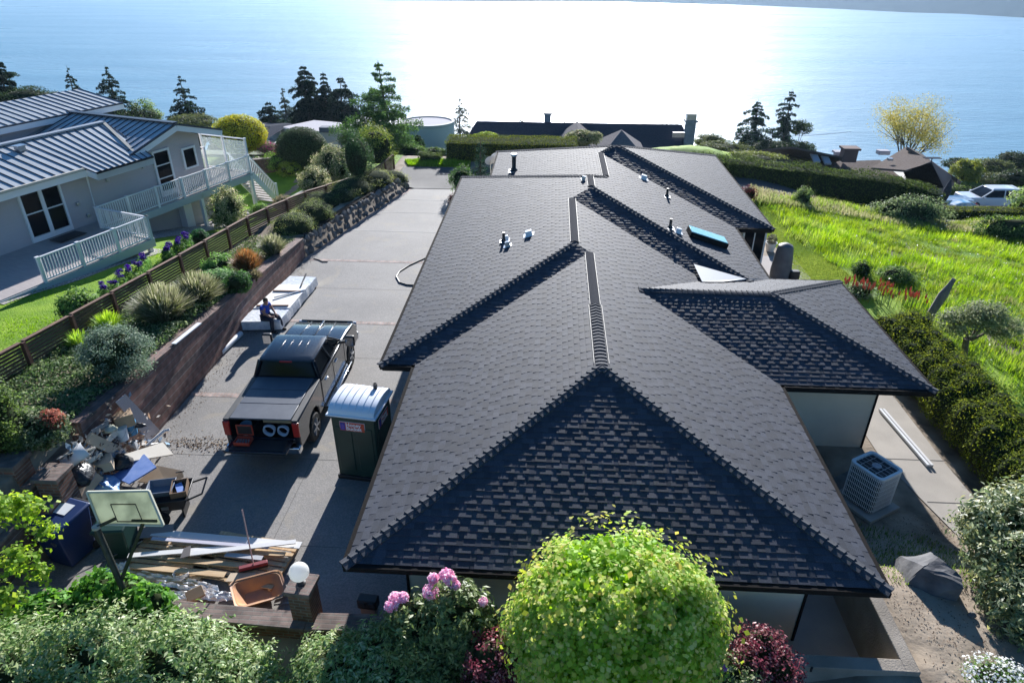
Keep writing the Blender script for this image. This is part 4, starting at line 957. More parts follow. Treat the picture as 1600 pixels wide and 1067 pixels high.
# local: faces +x ; hips at origin on the seat
J=dict(pel=(0,0,.1),sp=(.03,0,.3),ch=(.07,0,.5),nk=(.13,0,.64),hd=(.17,0,.73),ht=(.18,0,.83))
vs=[J['pel'],J['sp'],J['ch'],J['nk'],J['hd'],J['ht']]; rr=[(.15,.17),(.14,.155),(.135,.19),(.055,.06),(.085,.08),(.075,.07)]; es=[(0,1),(1,2),(2,3),(3,4),(4,5)]
def chain(start,pts,rs):
    p=start
    for q_,r_ in zip(pts,rs): vs.append(q_); rr.append(r_); es.append((p,len(vs)-1)); p=len(vs)-1
    return p
for s in(-1,1):
    h=chain(2,[(.08,s*.2,.54),(.2,s*.21,.34),(.38,s*.13,.22+.02*s)],[.065,.05,.036])
    hand=chain(h,[(.44,s*.09,.21+.02*s)],[.034])
    for k in range(4): f0=chain(hand,[(.48,s*(.115-.022*k),.205),(.515-.006*abs(k-1.5),s*(.11-.022*k),.18),(.515,s*(.105-.02*k),.155)],[.0095,.009,.008])
    chain(hand,[(.45,s*.045,.235),(.475,s*.03,.225)],[.011,.009])
    chain(0,[(.05,s*.1,.08),(.42,s*.17,.12),(.40+.1*(s>0),s*.18,-.3)],[.105,.07,.048])
skin('body',vs,es,rr,SK,man)
o=skin('shirt',[J['pel'],(.03,0,.3),(.07,0,.5),(.115,0,.6),(.08,.2,.54),(.15,.215,.43),(.08,-.2,.54),(.15,-.215,.43)],[(0,1),(1,2),(2,3),(2,4),(4,5),(2,6),(6,7)],[(.17,.19),(.165,.175),(.155,.205),(.075,.085),.085,.07,.085,.07],SHIRT,man)
tv=[(0,0,.1)];te=[];trr=[(.165,.185)]
for s in(-1,1):
    b0=len(tv); tv+=[(.08,s*.1,.09),(.44,s*.17,.12),(.42+.1*(s>0),s*.18,-.12),(.40+.1*(s>0),s*.18,-.33)]; trr+=[.125,.088,.075,.07]; te+=[(0,b0),(b0,b0+1),(b0+1,b0+2),(b0+2,b0+3)]
skin('jeans',tv,te,trr,JEANS,man)
for s in(-1,1): MB().box((.47+.1*(s>0),s*.18,-.37),(.28,.1,.09),top=.75).build('shoe',SHOE,man,bevel=.02)
hm=MB(); rings=[]
for i in range(1,8):
    ph=math.pi*i/14; rings.append([(.165+.095*math.cos(ph)*math.cos(a*.5236)*1.05-.01,.085*math.cos(ph)*math.sin(a*.5236),.775+.1*math.sin(ph)) for a in range(12)])
rings.insert(0,[(.155+.1*math.cos(a*.5236)-(.03 if math.cos(a*.5236)>.3 else 0),.088*math.sin(a*.5236),.755-(.05 if math.cos(a*.5236)<.3 else -.02)) for a in range(12)])
hm.loft(rings).build('hair',HAIR,man,smooth=True)
MB().lathe([(.004,-.02),(.017,.0),(.004,.022)],(.262,0,.735),8).build('nose',SK,man,smooth=True)
for s in(-1,1):
    MB().lathe([(.002,-.011),(.011,0),(.002,.011)],(.246,s*.032,.76),8).build('eye',BLACK,man); MB().box((.17,s*.088,.74),(.035,.015,.055)).build('ear',SK,man,bevel=.006)
MB().box((.25,0,.69),(.012,.045,.008)).build('mouth',mat('lips',(.3,.1,.08),.6),man)
# black hose on the driveway
hp=[P(u,v,.04) for u,v in((672,399),(660,405),(640,414),(624,424),(619,432),(624,441),(636,445),(652,446))]
tag(MB().tube(hp,.03,8).build('hose',BLACK,smooth=True),'dark hose looping out from under the eaves onto the driveway','hose')
hp=[P(u,v,.03) for u,v in((490,404),(498,406),(504,409),(512,409))]; tag(MB().tube(hp,.022,6).build('cable',BLACK,smooth=True),'short black cable at the end of the brick wall','cable')
def Pc(u,v,z):
    q=P(u,v,z)
    while q.x<-10.82 and z<2.2: z+=.03; q=P(u,v,z)
    return q
# ------------------------------------------------------------------ rubbish heap
TAN=mat('tan_board',(.48,.38,.27),.75,c2=(.54,.43,.31),scale=1.5); CARD=mat('cardboard',(.38,.26,.16),.85,c2=(.45,.32,.2),scale=2.5); CREAM=mat('cream_board',(.66,.6,.5),.7,c2=(.72,.66,.56),scale=2)
STRIPE=mat('lilac_siding',(.42,.37,.37),.7); addlap(STRIPE,.09,1,.8); BLUE=mat('blue_foam',(.12,.22,.52),.6,c2=(.2,.3,.6),scale=4); TARP=mat('blue_tarp',(.05,.2,.5),.4,c2=(.3,.45,.65),scale=6,bump=1,bscale=14); BAG=mat('black_bag',(.012,.012,.014),.3,bump=1,bscale=12)
def slab(name,label,cat,pz,m,th=.03,group=None,face=None,bend=0):
    cs=[Pc(u,v,z) for u,v,z in pz]; c0=sum(cs,Vector())/len(cs); n=len(cs)
    nrm=(cs[1]-cs[0]).cross(cs[2]-cs[0]).normalized(); nrm=nrm if nrm.z>0 else -nrm
    # fit to one plane so that boards are flat
    loc=[]
    for q in cs: d=(q-c0).dot(nrm); loc.append(q-c0-nrm*d*(0 if bend else 1))
    mb=MB(); mb.add(loc+[q-nrm*th for q in loc],[tuple(range(n)),tuple(range(2*n-1,n-1,-1))]+[(i,i+n,(i+1)%n+n,(i+1)%n) for i in range(n)])
    o=mb.build(name,m); o.location=c0; return tag(o,label,cat,group)
slab('siding_sheet','striped lilac siding panel leaning out of the heap against the brick wall','siding panel',[(179,628,1.15),(194,616,1.15),(248,672,.2),(232,688,.2)],STRIPE)
slab('board','tan board lying across the left side of the rubbish heap','board',[(140,675,.85),(132,691,.85),(170,709,.62),(186,698,.62)],TAN,.05)
slab('board','long cream board sticking out to the right of the rubbish heap','board',[(179,712,.72),(197,719,.72),(272,707,.32),(251,698,.32)],CREAM,.05)
slab('foam_sheet','blue foam sheet propped in the middle of the rubbish heap','foam sheet',[(173,741,.35),(224,707,.62),(243,727,.62),(205,762,.35)],BLUE,.04)
slab('cardboard_sheet','crumpled tan cardboard sheet at the right foot of the heap behind the black cart','cardboard',[(215,752,.3),(245,727,.36),(284,735,.2),(287,744,.12),(262,757,.12)],CARD,.03,bend=1)
slab('cardboard_box','long flattened cardboard box beside the blue bin','cardboard box',[(101,776,.75),(139,732,.75),(160,746,.75),(132,788,.75)],mat('pale_card',(.5,.35,.24),.8,c2=(.55,.4,.28),scale=2),.32)
slab('board','narrow cream board wedged low at the left end of the heap','board',[(114,729,.6),(124,732,.55),(160,712,.6),(156,706,.62)],CREAM,.03)
slab('board','grey board standing on edge at the back of the heap','board',[(141,678,.6),(141,672,.9),(168,657,.9),(168,664,.6)],mat('grey_board',(.25,.25,.25),.8),.03)
slab('board','short tan board on edge behind the paint bucket','board',[(187,651,.7),(197,644,.7),(206,655,.6),(196,662,.6)],CARD,.1)
slab('board','white shelf board lying in the middle of the heap','board',[(168,700,.66),(172,716,.64),(196,706,.6),(190,697,.62)],mat('grey_white_board',(.42,.42,.44),.7),.04)
slab('board','pale plank under the paint buckets','board',[(160,690,.55),(168,693,.5),(190,672,.55),(182,668,.6)],CREAM,.03)
slab('board','white broken trim board beside the downspout elbow','board',[(222,696,.2),(228,700,.15),(248,692,.1),(243,688,.12)],WHITE,.03)
def boxo(name,label,cat,u,v,z,dim,m,rz=0,rx=0,ry=0,bevel=.008,group=None):
    o=MB().box((0,0,0),dim,rx=rx,ry=ry).build(name,m,bevel=bevel); o.location=Pc(u,v,z); o.rotation_euler=(0,0,rz); return tag(o,label,cat,group)
boxo('cardboard_box','small closed tan cardboard box in the left middle of the heap','cardboard box',161,724,.45,(.42,.34,.3),TAN,.5,.2)
boxo('carton','little white carton standing in the heap below the paint bucket','carton',209,696,.55,(.16,.12,.26),WHITE,.1)
boxo('cardboard_box','brown cardboard box at the back of the heap below the siding panel','cardboard box',193,655,.45,(.45,.35,.35),CARD,.7)
boxo('scrap_crate','black plastic crate at the foot of the blue foam sheet','crate',202,771,.3,(.55,.25,.22),BLACK,-.1)
def bucket(label,u,v,z,m,lid,rx=0,s=1):
    t=thing('paint_bucket',label,'bucket',Pc(u,v,z),0); MB().lathe([(.13*s,0),(.155*s,.34*s),(.165*s,.34*s),(.165*s,.37*s),(.15*s,.37*s)],(0,0,0),18).build('pail',m,t,smooth=True)
    MB().lathe([(.158*s,.365*s),(.158*s,.38*s)],(0,0,0),18).build('lid',lid,t); MB().tube([(.16*s*math.cos(a),-.16*s*abs(math.sin(a))-.02,.3*s-.2*s*math.sin(a)) for a in [math.pi*i/8 for i in range(9)]],.005,5,False).build('handle',METAL,t); return t
bucket('white paint bucket on top of the rubbish heap',193,686,.42,WHITE,mat('dirty_white',(.6,.58,.5),.6)); bucket('blue paint bucket behind the white one on the heap',207,677,.42,mat('blue_pail',(.04,.22,.4),.5),mat('blue_lid',(.05,.25,.45),.5))
def lump(name,label,cat,u,v,z,s,m,seed=1,group=None,n=3,amp=.25):
    rng=random.Random(seed); bm=bmesh.new(); bmesh.ops.create_icosphere(bm,subdivisions=n,radius=1)
    for vv in bm.verts:
        p=vv.co; k=1+amp*(math.sin(p.x*4+seed)+math.sin(p.y*5+seed*2)+math.sin(p.z*6+p.x*3))*.33+rng.uniform(-.06,.06); vv.co=Vector((p.x*s[0]*k,p.y*s[1]*k,max(-.6*s[2],p.z*s[2]*k)))
    me=bpy.data.meshes.new(name); bm.to_mesh(me); bm.free(); me.materials.append(m)
    for p in me.polygons: p.use_smooth=True
    o=bpy.data.objects.new(name,me); col.objects.link(o); q=Pc(u,v,z); o.location=q; return tag(o,label,cat,group)
lump('rubbish_bag','shiny black rubbish bag at the left end of the heap beside the brick pillar','bag',118,744,.3,(.42,.36,.3),BAG,2)
lump('rubbish_bag','black rubbish bag under the blue foam sheet','bag',183,722,.3,(.35,.3,.25),BAG,4)
lump('sack','yellowish white sack near the back of the heap','sack',168,670,.62,(.22,.13,.1),mat('sack',(.4,.4,.26),.7,c2=(.5,.5,.42),scale=5),6)
lump('tarp','crumpled blue and white tarp at the front of the heap','tarp',158,762,.3,(.48,.3,.18),TARP,8,amp=.5)
lump('tarp','black plastic sheet draped behind the white paint bucket','plastic sheet',206,664,.62,(.33,.12,.08),BAG,9,amp=.5)
lump('cushion','faded green cushion under the basketball backboard','cushion',185,785,.45,(.45,.25,.12),mat('green_cloth',(.12,.3,.24),.8),3)
mb=MB()
for i in range(9):
    a=math.pi*(.1+.8*i/8); 
pts=[[(.28*math.cos(a),y,.2*math.sin(a)-.2) for a in [math.pi*i/8 for i in range(9)]] for y in(-.35,.35)]
mb.add(pts[0]+pts[1],[(i,i+1,i+10,i+9) for i in range(8)]); o=mb.build('curved_panel',WHITE,smooth=True); o.location=Pc(112,711,.75); o.scale=(.7,.8,.7); o.rotation_euler=(.5,.5,-.6); tag(o,'curved white plastic panel at the left edge of the heap','plastic panel'); sdm=o.modifiers.new('th','SOLIDIFY'); sdm.thickness=.012
mb=MB().tube([P(229,696,.3),P(256,673,.42),P(265,671,.42)],.04,8); tag(mb.build('downspout_elbow',WHITE,smooth=True),'bent white downspout piece lying on the right edge of the heap','downspout')
rnd=random.Random(11); BR=[('thin timber offcut','under the curved white panel',130,705,.55,.5),('timber offcut','between the tan boards',147,700,.6,.45),('thin metal rod','beside the crumpled tarp',150,752,.5,.6),('black wire bundle','on the cardboard sheet',281,737,.25,.2)]
for i,(a,b,u,v,z,l) in enumerate(BR):
    q=Pc(u,v,z); d=Vector((math.cos(.6+i),math.sin(.6+i),.1))*l/2; tag(MB().bar(q-d,q+d,.06 if i<2 else .025,.03).build('timber_offcut' if i<2 else 'metal_rod' if i==2 else 'wire_bundle',CREAM if i<2 else METAL if i==2 else BLACK),a+' '+b+' in the rubbish heap',['timber','timber','rod','wire'][i])
# scattered crumbs of earth and wood on the driveway
rng=np.random.default_rng(4); pos=[]
for _ in range(420):
    u=rng.normal(315,38); v=693+rng.normal(0,7)+(u-310)*.02; q=P(u,v,.02); pos.append((q.x,q.y,.02))
pos=np.array(pos); V,Fc=leaves(rng,pos,np.tile([0,0,1.],(len(pos),1)),.06,.6,.5,.1); V[:,2]=np.maximum(V[:,2],.018)
tag(npmesh('spilt_debris',V,Fc,LEAF,None,lcol(rng,len(pos),[(.2,.15,.1),(.3,.23,.15),(.12,.09,.07)],.3)),'scatter of earth and wood crumbs on the driveway beside the heap','debris',kind='stuff')
rng=np.random.default_rng(14); pos=[]
for _ in range(520):
    u=rng.normal(175,38); v=715+rng.normal(0,32)+(175-u)*.25; q=Pc(u,v,max(0.03,rng.uniform(.05,.75)*math.exp(-((u-165)/60)**2-((v-710)/45)**2))); pos.append((q.x,q.y,q.z))
V,Fc=leaves(rng,np.array(pos),np.tile([0,-.2,1.],(len(pos),1)),.2,.45,.6,.05); tag(npmesh('rubbish_scraps',V,Fc,LEAF,None,lcol(rng,len(pos),[(.45,.36,.26),(.6,.58,.55),(.3,.22,.15),(.08,.08,.09),(.25,.33,.45),(.5,.47,.42)],.25)),'torn card, paper and plastic scraps through the rubbish heap','rubbish',kind='stuff')
# two-wheeled black dump cart with tubs
ct=thing('garden_cart','black two-wheeled garden cart loaded with a grey tub and a wooden tray','cart',P(272,800,0),R_(14))
mb=MB().loft([[(-.36,-.3,.3),(.36,-.3,.3),(.36,.3,.3),(-.36,.3,.3)],[(-.52,-.42,.68),(.52,-.42,.68),(.52,.42,.68),(-.52,.42,.68)],[(-.48,-.38,.68),(.48,-.38,.68),(.48,.38,.68),(-.48,.38,.68)],[(-.34,-.28,.34),(.34,-.28,.34),(.34,.28,.34),(-.34,.28,.34)]])
mb.build('tray',BLACK,ct,bevel=.02)
for s in(-1,1): wheel(ct,-.1,s*.0+.0,.2,.09,s) if False else None
for s in(-1,1): MB().lathe([(.08,-.04),(.2,-.04),(.2,.04),(.08,.04)],(-.15,s*.44,.2),18,'Y').build('wheel',RUB,ct,smooth=True)
for s in(-1,1): MB().tube([(-.4,s*.3,.35),(.5,s*.33,.6),(.85,s*.3,.72)],.022,6).build('handle',BLACK,ct,smooth=True)
MB().tube([(.85,-.3,.72),(.85,.3,.72)],.022,6).build('grip',BLACK,ct); MB().box((.3,0,.17),(.04,.5,.34)).build('stand',BLACK,ct)
MB().box((.0,-.425,.5),(.16,.012,.1)).build('label_plate',METAL,ct)
w0=world_of(ct,(-.15,.05,.64)); tb_=thing('plastic_tub','open grey plastic tub sitting in the garden cart','tub',w0,R_(14)); 
MB().loft([[(-.24,-.2,0),(.24,-.2,0),(.24,.2,0),(-.24,.2,0)],[(-.32,-.27,.18),(.32,-.27,.18),(.32,.27,.18),(-.32,.27,.18)],[(-.29,-.24,.18),(.29,-.24,.18),(.29,.24,.18),(-.29,.24,.18)],[(-.22,-.18,.02),(.22,-.18,.02),(.22,.18,.02),(-.22,.18,.02)]]).build('tub',mat('grey_plastic',(.12,.15,.2),.5),tb_,bevel=.01)
w0=world_of(ct,(.3,-.05,.68)); tb_=thing('wooden_tray','small wooden tray of scraps on the right side of the garden cart','tray',w0,R_(20)); mb=MB().box((0,0,.01),(.34,.5,.02))
for s in(-1,1): mb.box((s*.17,0,.08),(.02,.5,.16)); mb.box((0,s*.25,.08),(.34,.02,.16))
mb.build('frame',mat('dark_wood',(.16,.1,.06),.8),tb_); MB().box((0,.02,.06),(.16,.36,.06),rz=.3).build('scrap',BLUE,tb_)
# bins
def bin_(label,x,y,m,rz,lidm=None,s=1):
    t=thing('wheelie_bin',label,'bin',(x,y,.015),rz); 
    MB().loft([[(-.26*s,-.3*s,.05),(.26*s,-.3*s,.05),(.26*s,.28*s,.05),(-.26*s,.28*s,.05)],[(-.36*s,-.4*s,1.0*s),(.36*s,-.4*s,1.0*s),(.36*s,.38*s,1.08*s),(-.36*s,.38*s,1.08*s)]]).build('bin_body',m,t,bevel=.03)
    o=MB().box((0,-.01,1.08*s),(.8*s,.88*s,.07),rx=.09,top=.93).build('lid',lidm or m,t,bevel=.03)
    MB().bar((-.33*s,.45*s,1.08*s),(.33*s,.45*s,1.08*s),.05,.05).build('handle',BLACK,t,bevel=.01)
    for q in(-1,1): MB().lathe([(.05,-.04),(.13,-.04),(.13,.04),(.05,.04)],(q*.25*s,.32*s,.13),16,'X').build('wheel',RUB,t,smooth=True)
    return t,o
bx_,bl_=bin_('dark blue wheelie bin with a white label on its lid','x' and P(118,868,0).x,P(118,868,0).y,mat('navy_plastic',(.008,.03,.11),.45),R_(-14),s=1.14)
MB().box((.0,.14,1.292),(.4,.3,.006),rx=.09).build('paper_label',WHITE,bl_)
MB().lathe([(.075,0),(.075,.006),(.055,.006),(.055,0)],(.16,-.425,.8),18,'Y').build('round_emblem',METAL,bx_)
q=P(196,862,0); bin_('dark green wheelie bin hidden behind the basketball pole',q.x,q.y,GRN,R_(8),s=.92)
# basketball hoop
bp=thing('basketball_hoop','weathered basketball backboard on a leaning dark pole beside the blue bin','basketball hoop',(0,0,0))
bc=[P(137,768,3.05),P(233,766,3.05),P(256,820,2.45),P(157,818,2.45)]
BBM=mat('weathered_acrylic',(.56,.6,.48),.5,c2=(.3,.33,.25),scale=2.2,detail=9,lo=.5,hi=.75)
bnt=BBM.node_tree; bp_=bnt.nodes['Principled BSDF']; tl=bnt.nodes.new('ShaderNodeBsdfTranslucent'); bmx=bnt.nodes.new('ShaderNodeMixShader'); bmx.inputs[0].default_value=.6
for lk in list(bnt.links):
    if lk.to_socket==bp_.inputs['Base Color']: bnt.links.new(lk.from_socket,tl.inputs[0])
bnt.links.new(bp_.outputs[0],bmx.inputs[1]); bnt.links.new(tl.outputs[0],bmx.inputs[2]); bnt.links.new(bmx.outputs[0],bnt.nodes['Material Output'].inputs[0])
cm=sum(bc,Vector())/4; n=(bc[1]-bc[0]).cross(bc[3]-bc[0]).normalized()
mid=(bc[3]+bc[2])/2
mb=MB(); slabw(mb,bc,.0); 
tn=n if n.dot(Vector((0,-1,0)))>0 else -n
def inb(u,v,d=0): return bc[3].lerp(bc[2],u).lerp(bc[0].lerp(bc[1],u),v)+tn*d
mb=MB(); qs=[inb(0,0,.02),inb(1,0,.02),inb(1,1,.02),inb(0,1,.02)]; mb.add(qs+[p-tn*.04 for p in qs],[(0,1,2,3),(7,6,5,4),(0,4,5,1),(1,5,6,2),(2,6,7,3),(3,7,4,0)]); mb.build('backboard',BBM,bp,bevel=.01)
mb=MB()
for a,b in(((0,0),(1,0)),((1,0),(1,1)),((1,1),(0,1)),((0,1),(0,0))): mb.bar(inb(*a,.02),inb(*b,.02),.04,.06,up=tn)
mb.build('board_frame',mat('yellowed_trim',(.5,.5,.4),.6),bp,bevel=.008)
mb=MB()
for a,b in(((.3,.1),(.3,.62)),((.7,.1),(.7,.62)),((.3,.62),(.7,.62)),((.3,.1),(.7,.1))): mb.bar(inb(*a,.03),inb(*b,.03),.015,.015)
mb.build('target_square',BLACK,bp)
pb_=P(196,912,0.0); ptop=inb(.12,.12,.12)
DKG=mat('dark_green_metal',(.02,.03,.025),.5,.3,c2=(.05,.05,.04),scale=8)
pole_top=P(150,824,2.5); MB().tube([Vector((P(232,1010,0).x,P(232,1010,0).y,0)),pole_top],.06,12).build('pole',DKG,bp,smooth=True)
MB().lathe([(.075,0),(.075,.05)],pole_top-Vector((0,0,.02)),12).build('pole_cap',mat('pole_cap',(.4,.38,.33),.7),bp)
pm=(Vector((P(232,1010,0).x,P(232,1010,0).y,0))).lerp(pole_top,.55)
MB().bar(pm,inb(.7,.05,.06),.04,.06).bar(inb(.55,.15,.06),inb(.95,.15,.06),.03,.05).build('brace',DKG,bp); MB().bar(pole_top,inb(.3,.2,.05),.04,.05).build('arm',DKG,bp)
cq=inb(.55,.02,-.35); MB().tube([cq+Vector((.23*math.cos(a),.23*math.sin(a),0)) for a in [2*math.pi*i/20 for i in range(21)]],.01,6).build('rim_ring',mat('orange_rim',(.5,.12,.03),.5),bp,smooth=True)
# ------------------------------------------------------------------ pallets with siding, broom, wheelbarrow tray
PINE=mat('pine',(.5,.34,.19),.8,c2=(.6,.44,.27),scale=4,stretch=(.5,6,6)); SID=mat('white_siding',(.6,.6,.6),.55,c2=(.66,.65,.63),scale=2)
def pallet(label,x,y,rz,w_=1.9,d=1.25,z=.012):
    t=thing('pallet',label,'pallet',(x,y,z),rz,'pine pallets on the driveway')
    for k in range(3): MB().box((0,-d/2+.06+k*(d/2-.06),.07),(w_,.06,.1)).build('stringer',PINE,t)
    for k in range(9): MB().box((-w_/2+.06+k*(w_-.12)/8,0,.133),(.1,d,.022)).build('deck_board',PINE,t)
    return t
def pallet_x(label,x,y,rz,**k): return pallet(label,x,y,rz,**k)
q=P(385,880,0); pallet('pine pallet under the broom beside the brick pillar',q.x,q.y,R_(82),w_=1.35,d=2.0); q=P(270,880,0); pallet('pine pallet under white siding strips near the basketball pole',q.x,q.y,R_(86),w_=1.3,d=1.9)
def plank(label,a,b,z0,z1,w_,m=SID,th=.025,name='siding_strip',cat='siding strip',group=None):
    pa=P(*a,z0);pb_=P(*b,z1); return tag(MB().bar(pa,pb_,w_,th).build(name,m),label,cat,group)
plank('wide white siding strip furthest from the camera on the pallets',(238,832),(470,852),.3,.28,.2); plank('long white siding strip lying under the broom head on the pallets',(200,868),(425,850),.32,.3,.13)
plank('lilac white siding strip resting on the middle of the pallets',(237,841),(420,855),.36,.33,.09,mat('lilac_strip',(.5,.48,.55),.5)); plank('pale siding strip crossing the pallets towards the pillar',(290,866),(462,846),.36,.36,.12); plank('short grey siding strip at the right end of the pallets',(352,866),(410,872),.3,.3,.12,mat('grey_strip',(.42,.42,.44),.6))
for i,(a,b,w_,l) in enumerate([((205,884),(352,898),.14,'loose pine board nearest to the white plastic'),((262,873),(385,884),.13,'loose pine board in the middle of the pallets'),((300,858),(445,866),.12,'loose pine board at the right under the siding')]): plank(l,a,b,.22,.22,w_,PINE,.03,'pine_board','board')
slab('cardboard_sheet','flat tan cardboard offcut under the broom head','cardboard',[(352,908,.2),(360,895,.2),(400,894,.2),(396,907,.2)],TAN,.02)
slab('cardboard_sheet','grey cardboard sheet folded behind the basketball pole','cardboard',[(205,842,.3),(222,824,.34),(272,818,.34),(268,836,.3)],mat('grey_card',(.25,.21,.2),.8),.02)
slab('metal_plate','dark plate clamped over the siding strips','plate',[(281,872,.42),(287,856,.42),(298,852,.42),(296,868,.42)],mat('dark_plate',(.09,.08,.08),.6),.02)
br=thing('broom','push broom with red head leaning up from the pallets','broom',(0,0,0)); a=P(396,882,.3); b=P(378,796,1.35)
MB().tube([a,b],.014,8).build('handle',mat('pink_handle',(.55,.35,.32),.6),br,smooth=True); a1=P(373,889,.27);b1=P(418,878,.27); MB().bar(a1,b1,.1,.08).build('broom_head',mat('dark_red',(.2,.02,.03),.6),br,bevel=.01); MB().bar(a1-Vector((0,0,.06)),b1-Vector((0,0,.06)),.09,.06).build('bristles',BLACK,br)
wb=thing('wheelbarrow_tray','rusty brown wheelbarrow tray lying tipped beside the lamp pillar','wheelbarrow',P(404,922,.3),R_(33)); RUST=mat('rusty_tray',(.5,.25,.1),.6,c2=(.33,.17,.1),scale=3); 
def rr_(hx,hy,z,r=.14,n=5,sh=0):
    o=[]
    for cx,cy,a0 in((hx-r,hy-r,0),(-hx+r,hy-r,90),(-hx+r,-hy+r,180),(hx-r,-hy+r,270)):
        for i in range(n+1): a=R_(a0+90*i/n); o.append((cx+r*math.cos(a)+sh,cy+r*math.sin(a),z))
    return o
tm=MB().loft([rr_(.28,.2,-.2,.08),rr_(.5,.36,.06),rr_(.53,.39,.065),rr_(.53,.39,.045),rr_(.47,.33,.045),rr_(.26,.18,-.18,.08)])
o=tm.build('tray',RUST,wb,smooth=True); o.rotation_euler=(R_(2),R_(9),0); MB().tube([(.2,-.35,-.2),(.5,-.42,-.25),(.55,-.2,-.28),(.3,-.1,-.25)],.018,6).build('leg_frame',METAL,wb,smooth=True)
PLAS=mat('white_plastic_film',(.68,.7,.74),.25,c2=(.82,.83,.85),scale=5,bump=1,bscale=10,spec=.6)
def film(label,quad,seed,amp=.09):
    cs=[P(u,v,z) for u,v,z in quad]; rg=random.Random(seed); V=[];nu,nv=26,9
    for j in range(nv+1):
        for i in range(nu+1):
            q=cs[0].lerp(cs[1],i/nu).lerp(cs[3].lerp(cs[2],i/nu),j/nv); q.z+=amp*abs(math.sin(i*.7+j*1.1+seed)*math.sin(j*.9-i*.25))+rg.uniform(0,.03); q.y+=rg.uniform(-.02,.02); V.append(q)
    mb=MB().add(V,[(j*(nu+1)+i,j*(nu+1)+i+1,(j+1)*(nu+1)+i+1,(j+1)*(nu+1)+i) for j in range(nv) for i in range(nu)]); return tag(mb.build('plastic_film',PLAS,smooth=True),label,'plastic film')
film('crumpled white plastic film in front of the pallets',[(200,890,.1),(340,916,.12),(345,932,.08),(180,908,.06)],1); film('white plastic film bunched at the foot of the basketball pole',[(138,900,.06),(200,878,.15),(205,896,.12),(160,912,.05)],5); film('white plastic wrapping lying along the front wall',[(240,925,.1),(362,925,.14),(368,940,.1),(250,940,.08)],9,.06)
boxo('cardboard_box','small brown cardboard box between the front wall and the plastic film','cardboard box',305,929,.2,(.34,.24,.16),CARD,.7,.4)
torus('string_tangle','tangle of white string on the pallets','string',P(283,893,.26),.16,.008,WHITE,turns=4).rotation_euler=(R_(80),0,0)
plank('thin pale rod lying towards the front wall left of the pole',(105,905),(222,845),.12,.3,.03,METAL,.02,'metal_rod','rod')
fl=thing('flood_light','black flood light box standing by the front wall','flood light',P(576,945,.3),R_(-5)); MB().box((0,0,.1),(.42,.22,.24)).build('housing',BLACK,fl,bevel=.03)
for s in(-1,1): MB().lathe([(.075,-.01),(.085,.0),(.06,.015)],(s*.1,-.115,.12),14,'Y').build('lens',mat('lens_dark',(.05,.055,.06),.1) if s<0 else bpy.data.materials['lens_dark'],fl)
MB().box((0,0,-.13),(.3,.18,.24)).build('stand',mat('tan_stand',(.4,.33,.28),.8),fl)
# ------------------------------------------------------------------ right-hand side objects
tops=[P(1337,720,1.22),P(1360,707.5,1.22),P(1405,732.5,1.22),P(1381,749,1.22)]; cen=sum(tops,Vector())/4; e1=tops[3]-tops[0]; e2=tops[1]-tops[0]; print('AC',cen,e1.length,e2.length,math.degrees(math.atan2(e1.y,e1.x)))
ac=thing('air_conditioner','pale grey air-conditioning unit with a fan grille on a slab behind the house','air conditioner',(cen.x,cen.y,.12),math.atan2(e1.y,e1.x)); ACM=mat('ac_grey',(.85,.85,.85),.5); 
AX,AY=.86,.8; AZ=1.05
MB().loft([rr_(AX/2-.015,AY/2-.015,.05,.1),rr_(AX/2-.015,AY/2-.015,AZ,.1)]).build('coil_core',mat('dark_coil',(.03,.03,.035),.8),ac)
mb=MB()
for k in range(7):
    z=.1+k*.15; a=rr_(AX/2,AY/2,z,.1); b=rr_(AX/2,AY/2,z+.022,.1); mb.loft([a,b],caps=False)
o=mb.build('louvre_bands',ACM,ac)
for i in range(24):
    pass
mb=MB(); rg=rr_(AX/2+.003,AY/2+.003,0,.1,n=4)
for i in range(len(rg)):
    a=Vector(rg[i]);b=Vector(rg[(i+1)%len(rg)]); k=max(1,int((b-a).length/.045))
    for j in range(k): p=a.lerp(b,j/k); mb.bar((p.x,p.y,.06),(p.x,p.y,AZ),.012,.012,up=(1,0,0))
mb.build('louvre_bars',ACM,ac)
MB().box((-AX/2-.0,0,AZ/2+.02),(.04,AY*.72,AZ-.04)).build('service_panel',ACM,ac,bevel=.01); MB().box((-AX/2-.025,.02,.85),(.006,.16,.22)).build('energy_label',mat('yellow_label',(.7,.6,.03),.6),ac)
MB().loft([rr_(AX/2+.02,AY/2+.02,AZ,.12),rr_(AX/2+.02,AY/2+.02,AZ+.06,.12),rr_(AX/2-.05,AY/2-.05,AZ+.065,.1),rr_(AX/2-.05,AY/2-.05,AZ+.01,.1)]).build('top_rim',WHITE,ac,bevel=.01)
MB().loft([rr_(.37,.34,AZ-.02,.1),rr_(.37,.34,AZ+.012,.1)]).build('fan_well',BLACK,ac)
mb=MB()
for k in range(5): mb.bar((-.36,-.26+.13*k,AZ+.06),(.36,-.26+.13*k,AZ+.06),.008,.008)
for k in (-.2,0,.2): mb.bar((k,-.33,AZ+.065),(k,.33,AZ+.065),.012,.01)
mb.build('fan_guard',METAL,ac); MB().lathe([(.11,AZ+.02),(.11,AZ+.05)],(0,0,0),16).build('fan_hub',METAL,ac)
for k in range(4): a=k*math.pi/2; MB().bar((.08*math.cos(a),.08*math.sin(a),AZ+.03),(.3*math.cos(a+.2),.3*math.sin(a+.2),AZ+.02),.1,.008).build('fan_blade',BLACK,ac)
MB().box((0,0,-.06),(1.15,1.1,.1)).build('slab',CONC,ac,bevel=.01)
